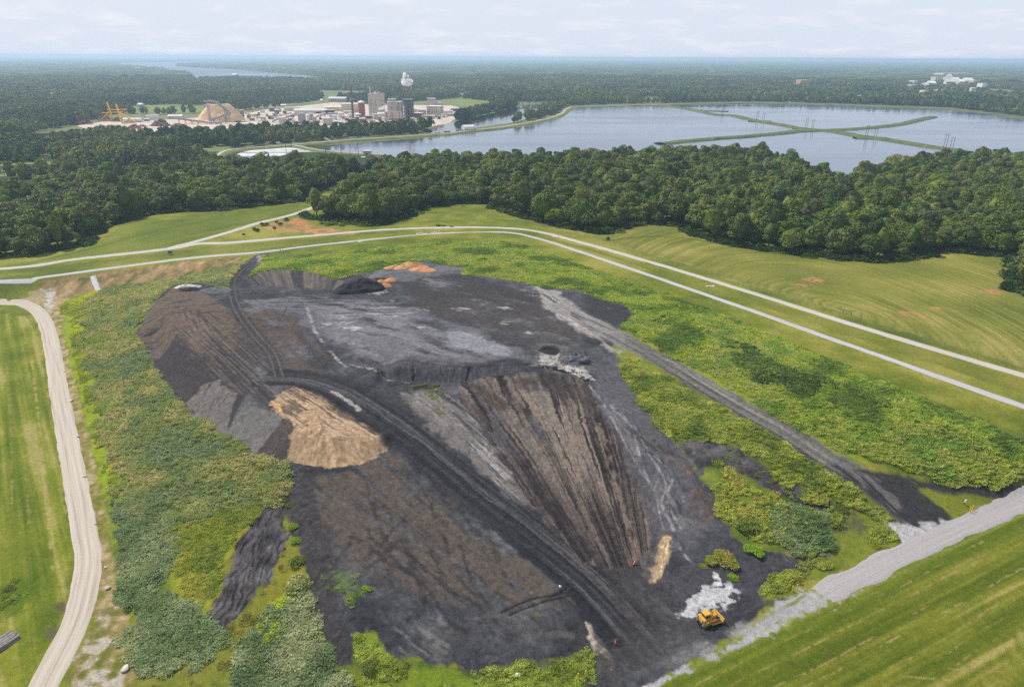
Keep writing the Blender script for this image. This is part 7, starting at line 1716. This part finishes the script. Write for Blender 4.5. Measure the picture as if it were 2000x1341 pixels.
for k, a in enumerate(((772,524,10,6,2.0,M_OR,'leftmost heap of the back orange row'), (788,524,10,6,2.4,M_LT,'palest heap of the back orange row'), (808,522,13,7,2.8,M_OR,'tallest heap of the back orange row'), (827,528,13,7,2.2,M_OR,'rightmost heap of the back orange row'), (800,519,9,5,2.6,M_OR,'hindmost heap of the back orange row'))): mound('soil_heap', a[6]+' on the plateau', a[0], a[1], a[2], a[3], a[4], a[5], 70+k, 0, .8, .15, 0, 'orange soil heaps in the back row')
mound('lime_heap', 'long white lime heap on the left crest of the mound', 366, 560, 9.5, 4, 1.3, M_WH, 80, .1, .7, .7, .2); mound('lime_heap', 'small white lime heap right of the long one on the left crest', 384, 560, 5, 2.5, 1.0, M_WH, 81, 0, .7, .6)
mound('ash_heap', 'small black ash heap in front of the white lime heap', 376, 566, 10, 5, 1.6, M_BLK, 82); mound('ash_heap', 'grey mottled ash heap near the entry track', 424, 568, 16, 7, 1.8, M_GRYP, 83, -.2, .8, .4)
mound('ash_heap', 'dark round ash heap lying in the pale rimmed hollow', 1076, 686, 9.5, 6.6, 1.5, simple('wet_ash', c(40,36,35), .9, 0, .2, .8, bump=.3), 86, 0, .7, .12)
mound('ash_heap', 'lumpy grey ash heap right of the pale rimmed hollow', 1122, 704, 9, 7, 1.6, M_GRYP, 87, .2, .7, .8)

# ------------------------------------------------------------------ single bushes and saplings
def bush(px, py, r, label, stops, kind, seed, group=None, h=.9, n=26, name='bush', cat='bush'):
    p = GP(px, py); g_ = np.random.default_rng(seed); Vs = []; Fs = []; Ts = []; o_ = 0; cs_ = []
    for k in range(n):
        a = g_.uniform(0, 6.28); d = r*math.sqrt(g_.uniform(0, 1))*.8; v, f, t = weed_geo(seed*50+k, kind); s = (.42 if kind == 'leafy' else .55)*r*g_.uniform(.6, 1.15)
        x, y = d*math.cos(a), d*math.sin(a); lift = (1-(d/r)**2)*r*h*.5
        Vs.append(v*s + np.array([x, y, lift-.05])); Fs.append(f+o_); o_ += len(v); col = ramp(np.array([g_.uniform(0, 1)]), *stops)[0]; Ts.append(t[:, None]*col[None, :])
    me = npmesh(name, np.concatenate(Vs), np.concatenate(Fs), M_BUSH, None, False, {'tint': np.concatenate(Ts)}); me.location = p; return tag(me, label, cat, group)
M_BUSH = leaf_mat('bush_leaf', [(1,1,1), (1,1,1)], .3)
YG = ((0, c(120,140,44)), (.6, c(160,166,60)), (1, c(186,166,96))); LG = ((0, c(120,160,40)), (1, c(160,190,60))); OV = ((0, c(96,120,40)), (1, c(140,150,70)))
for k, a in enumerate(((1394,1096,1.7,YG,'yellow-green weed clump, leftmost of the cluster on the wet floor'), (1412,1086,1.9,YG,'yellow-green weed clump, upper one of the cluster on the wet floor'), (1424,1100,1.9,YG,'yellow-green weed clump, rightmost of the cluster on the wet floor'), (1432,1128,1.1,LG,'lime weed clump between the cluster and the white stone patch'), (1375,1105,.8,YG,'tan weed tuft left of the cluster on the wet floor'), (1474,1076,2.0,LG,'round lime bush alone on the grass right of the weed cluster'), (1463,1030,2.6,OV,'olive round bush left of the bluish reed patch'))): bush(a[0], a[1], a[2], a[4], a[3], 'leafy', 500+k, None, .55, 16)
for k, a in enumerate(((572,1030,1.2,LG,'lime bush, upper of two on the bank right of the gullied slope'), (579,1056,1.2,LG,'lime bush, lower of two on the bank right of the gullied slope'), (580,1142,2.6,((0,c(150,160,80)),(1,c(196,194,130))),'cream flowering bush on the bank beside the black basin'), (580,1098,1.8,OV,'olive bush above the cream flowering bush'), (722,1300,1.6,OV,'olive bush in the low weeds near the bottom edge'), (567,985,1.0,OV,'small olive bush at the top of the basin bank'), (716,1150,.9,LG,'small lime sprig bush on the basin floor'))): bush(a[0], a[1], a[2], a[4], a[3], 'leafy', 520+k, None, .55, 16)
for k, a in enumerate(((815,755,1.1),(827,752,.9),(853,753,.9))): bush(a[0], a[1], a[2], '%s dark green tuft at the foot of the grey scarp' % ('left','middle','right')[k], OV, 'leafy', 540+k, 'green tufts under the grey scarp', .8, 14)
DKG = ((0, c(50,76,30)), (1, c(84,112,44)))
for k, a in enumerate(((497,450,1.5),(503,452,1.4),(513,441,1.7),(521,440,1.3),(536,447,1.1),(541,436,1.2),(548,440,1.5),(560,431,1.6),(476,459,.9))): bush(a[0], a[1], a[2], 'dark sapling, %s of the row on the grass left of the clay scrape' % ('first','second','third','fourth','fifth','sixth','seventh','last and largest','lone lowest')[k], DKG, 'bush', 560+k, 'saplings left of the clay scrape', 1.6, 16, 'sapling', 'sapling')
for k, a in enumerate(((642,440,2.4),(655,438,2.0),(668,441,1.8),(630,437,1.6))): bush(a[0], a[1], a[2], 'low green shrub below the wood point behind the clay, %s' % ('largest','second','third','left')[k], OV, 'leafy', 580+k, 'shrubs behind the clay', .9, 22)
for k, a in enumerate(((856,441,1.9),(867,442,1.6),(882,443,1.3),(905,403,1.5))): bush(a[0], a[1], a[2], 'small green shrub in the grassy bay, %s' % ('left','middle','right of the road edge three','alone near the back trees')[k], LG, 'leafy', 590+k, 'shrubs in the grassy bay', .9, 18)
p = GP(1188, 469); bush(1188, 469, 1.4, 'lone dark bush at the start of the line across the right field', DKG, 'bush', 599, None, 1.6, 14)

# ------------------------------------------------------------------ chain link fence along the outer road
FL = GL([(958,411),(968,420),(1010,430),(1060,443),(1110,456),(1180,474),(1300,512),(1500,574),(1700,636),(2000,722),(2120,760)], 1.0)
P = np.array(FL); run = np.concatenate([[0], np.cumsum(np.linalg.norm(np.diff(P, axis=0), axis=1))]); q = np.linspace(0, run[-1], 96); FX = np.interp(q, run, P[:,0]); FY = np.interp(q, run, P[:,1]); FZ = hgt(FX, FY)
FM = simple('fence_steel', c(150,152,150), .5, .5, .15, 2)
fe = empty('wire_fence', 'thin grey wire fence following the outer gravel road past the woods', 'fence', (FX[0], FY[0], FZ[0])); o0_ = Vector((FX[0], FY[0], FZ[0]))
pm = MB().tube((0,0,-.3), (0,0,2.0), .05, None, 6).build('post', FM, fe)
for i in range(1, 96):
    c_ = pm.copy(); c_.location = (FX[i]-o0_.x, FY[i]-o0_.y, FZ[i]-o0_.z); link(c_, fe)
wm = MB()
for zz in (.15, .6, 1.05, 1.5, 1.95):
    for i in range(95): wm.beam(Vector((FX[i], FY[i], FZ[i]+zz))-o0_, Vector((FX[i+1], FY[i+1], FZ[i+1]+zz))-o0_, .025, .025)
wm.build('wire', FM, fe)
for k, (px, py) in enumerate(((1647,612),(1662,616),(1681,622))):
    p = GP(px, py); e = empty('gate_post', '%s stout post by the field gate in the fence' % ('white topped left','middle','right')[k], 'gate post', p, 0, 'gate posts'); MB().tube((0,0,-.3), (0,0,1.9), .13, None, 10).build('shaft', DGREY, e); MB().lathe(0, 0, [(.15,1.901),(.15,2.05),(0,2.12)], 10).build('cap', PW if k == 0 else DGREY, e)

# ------------------------------------------------------------------ summer haze
HZ = bpy.data.materials.new('haze'); HZ.use_nodes = True; t = HZ.node_tree; t.nodes.remove(t.nodes['Principled BSDF'])
pv = t.nodes.new('ShaderNodeVolumePrincipled'); pv.inputs['Color'].default_value = (.58, .78, 1.0, 1); pv.inputs['Density'].default_value = 1.05e-4; pv.inputs['Anisotropy'].default_value = .25
t.links.new(pv.outputs[0], t.nodes['Material Output'].inputs['Volume'])
hz = MB().box(0, 15900, -13, 60000, 32400, 135).build('haze', HZ); hz['kind'] = 'stuff'
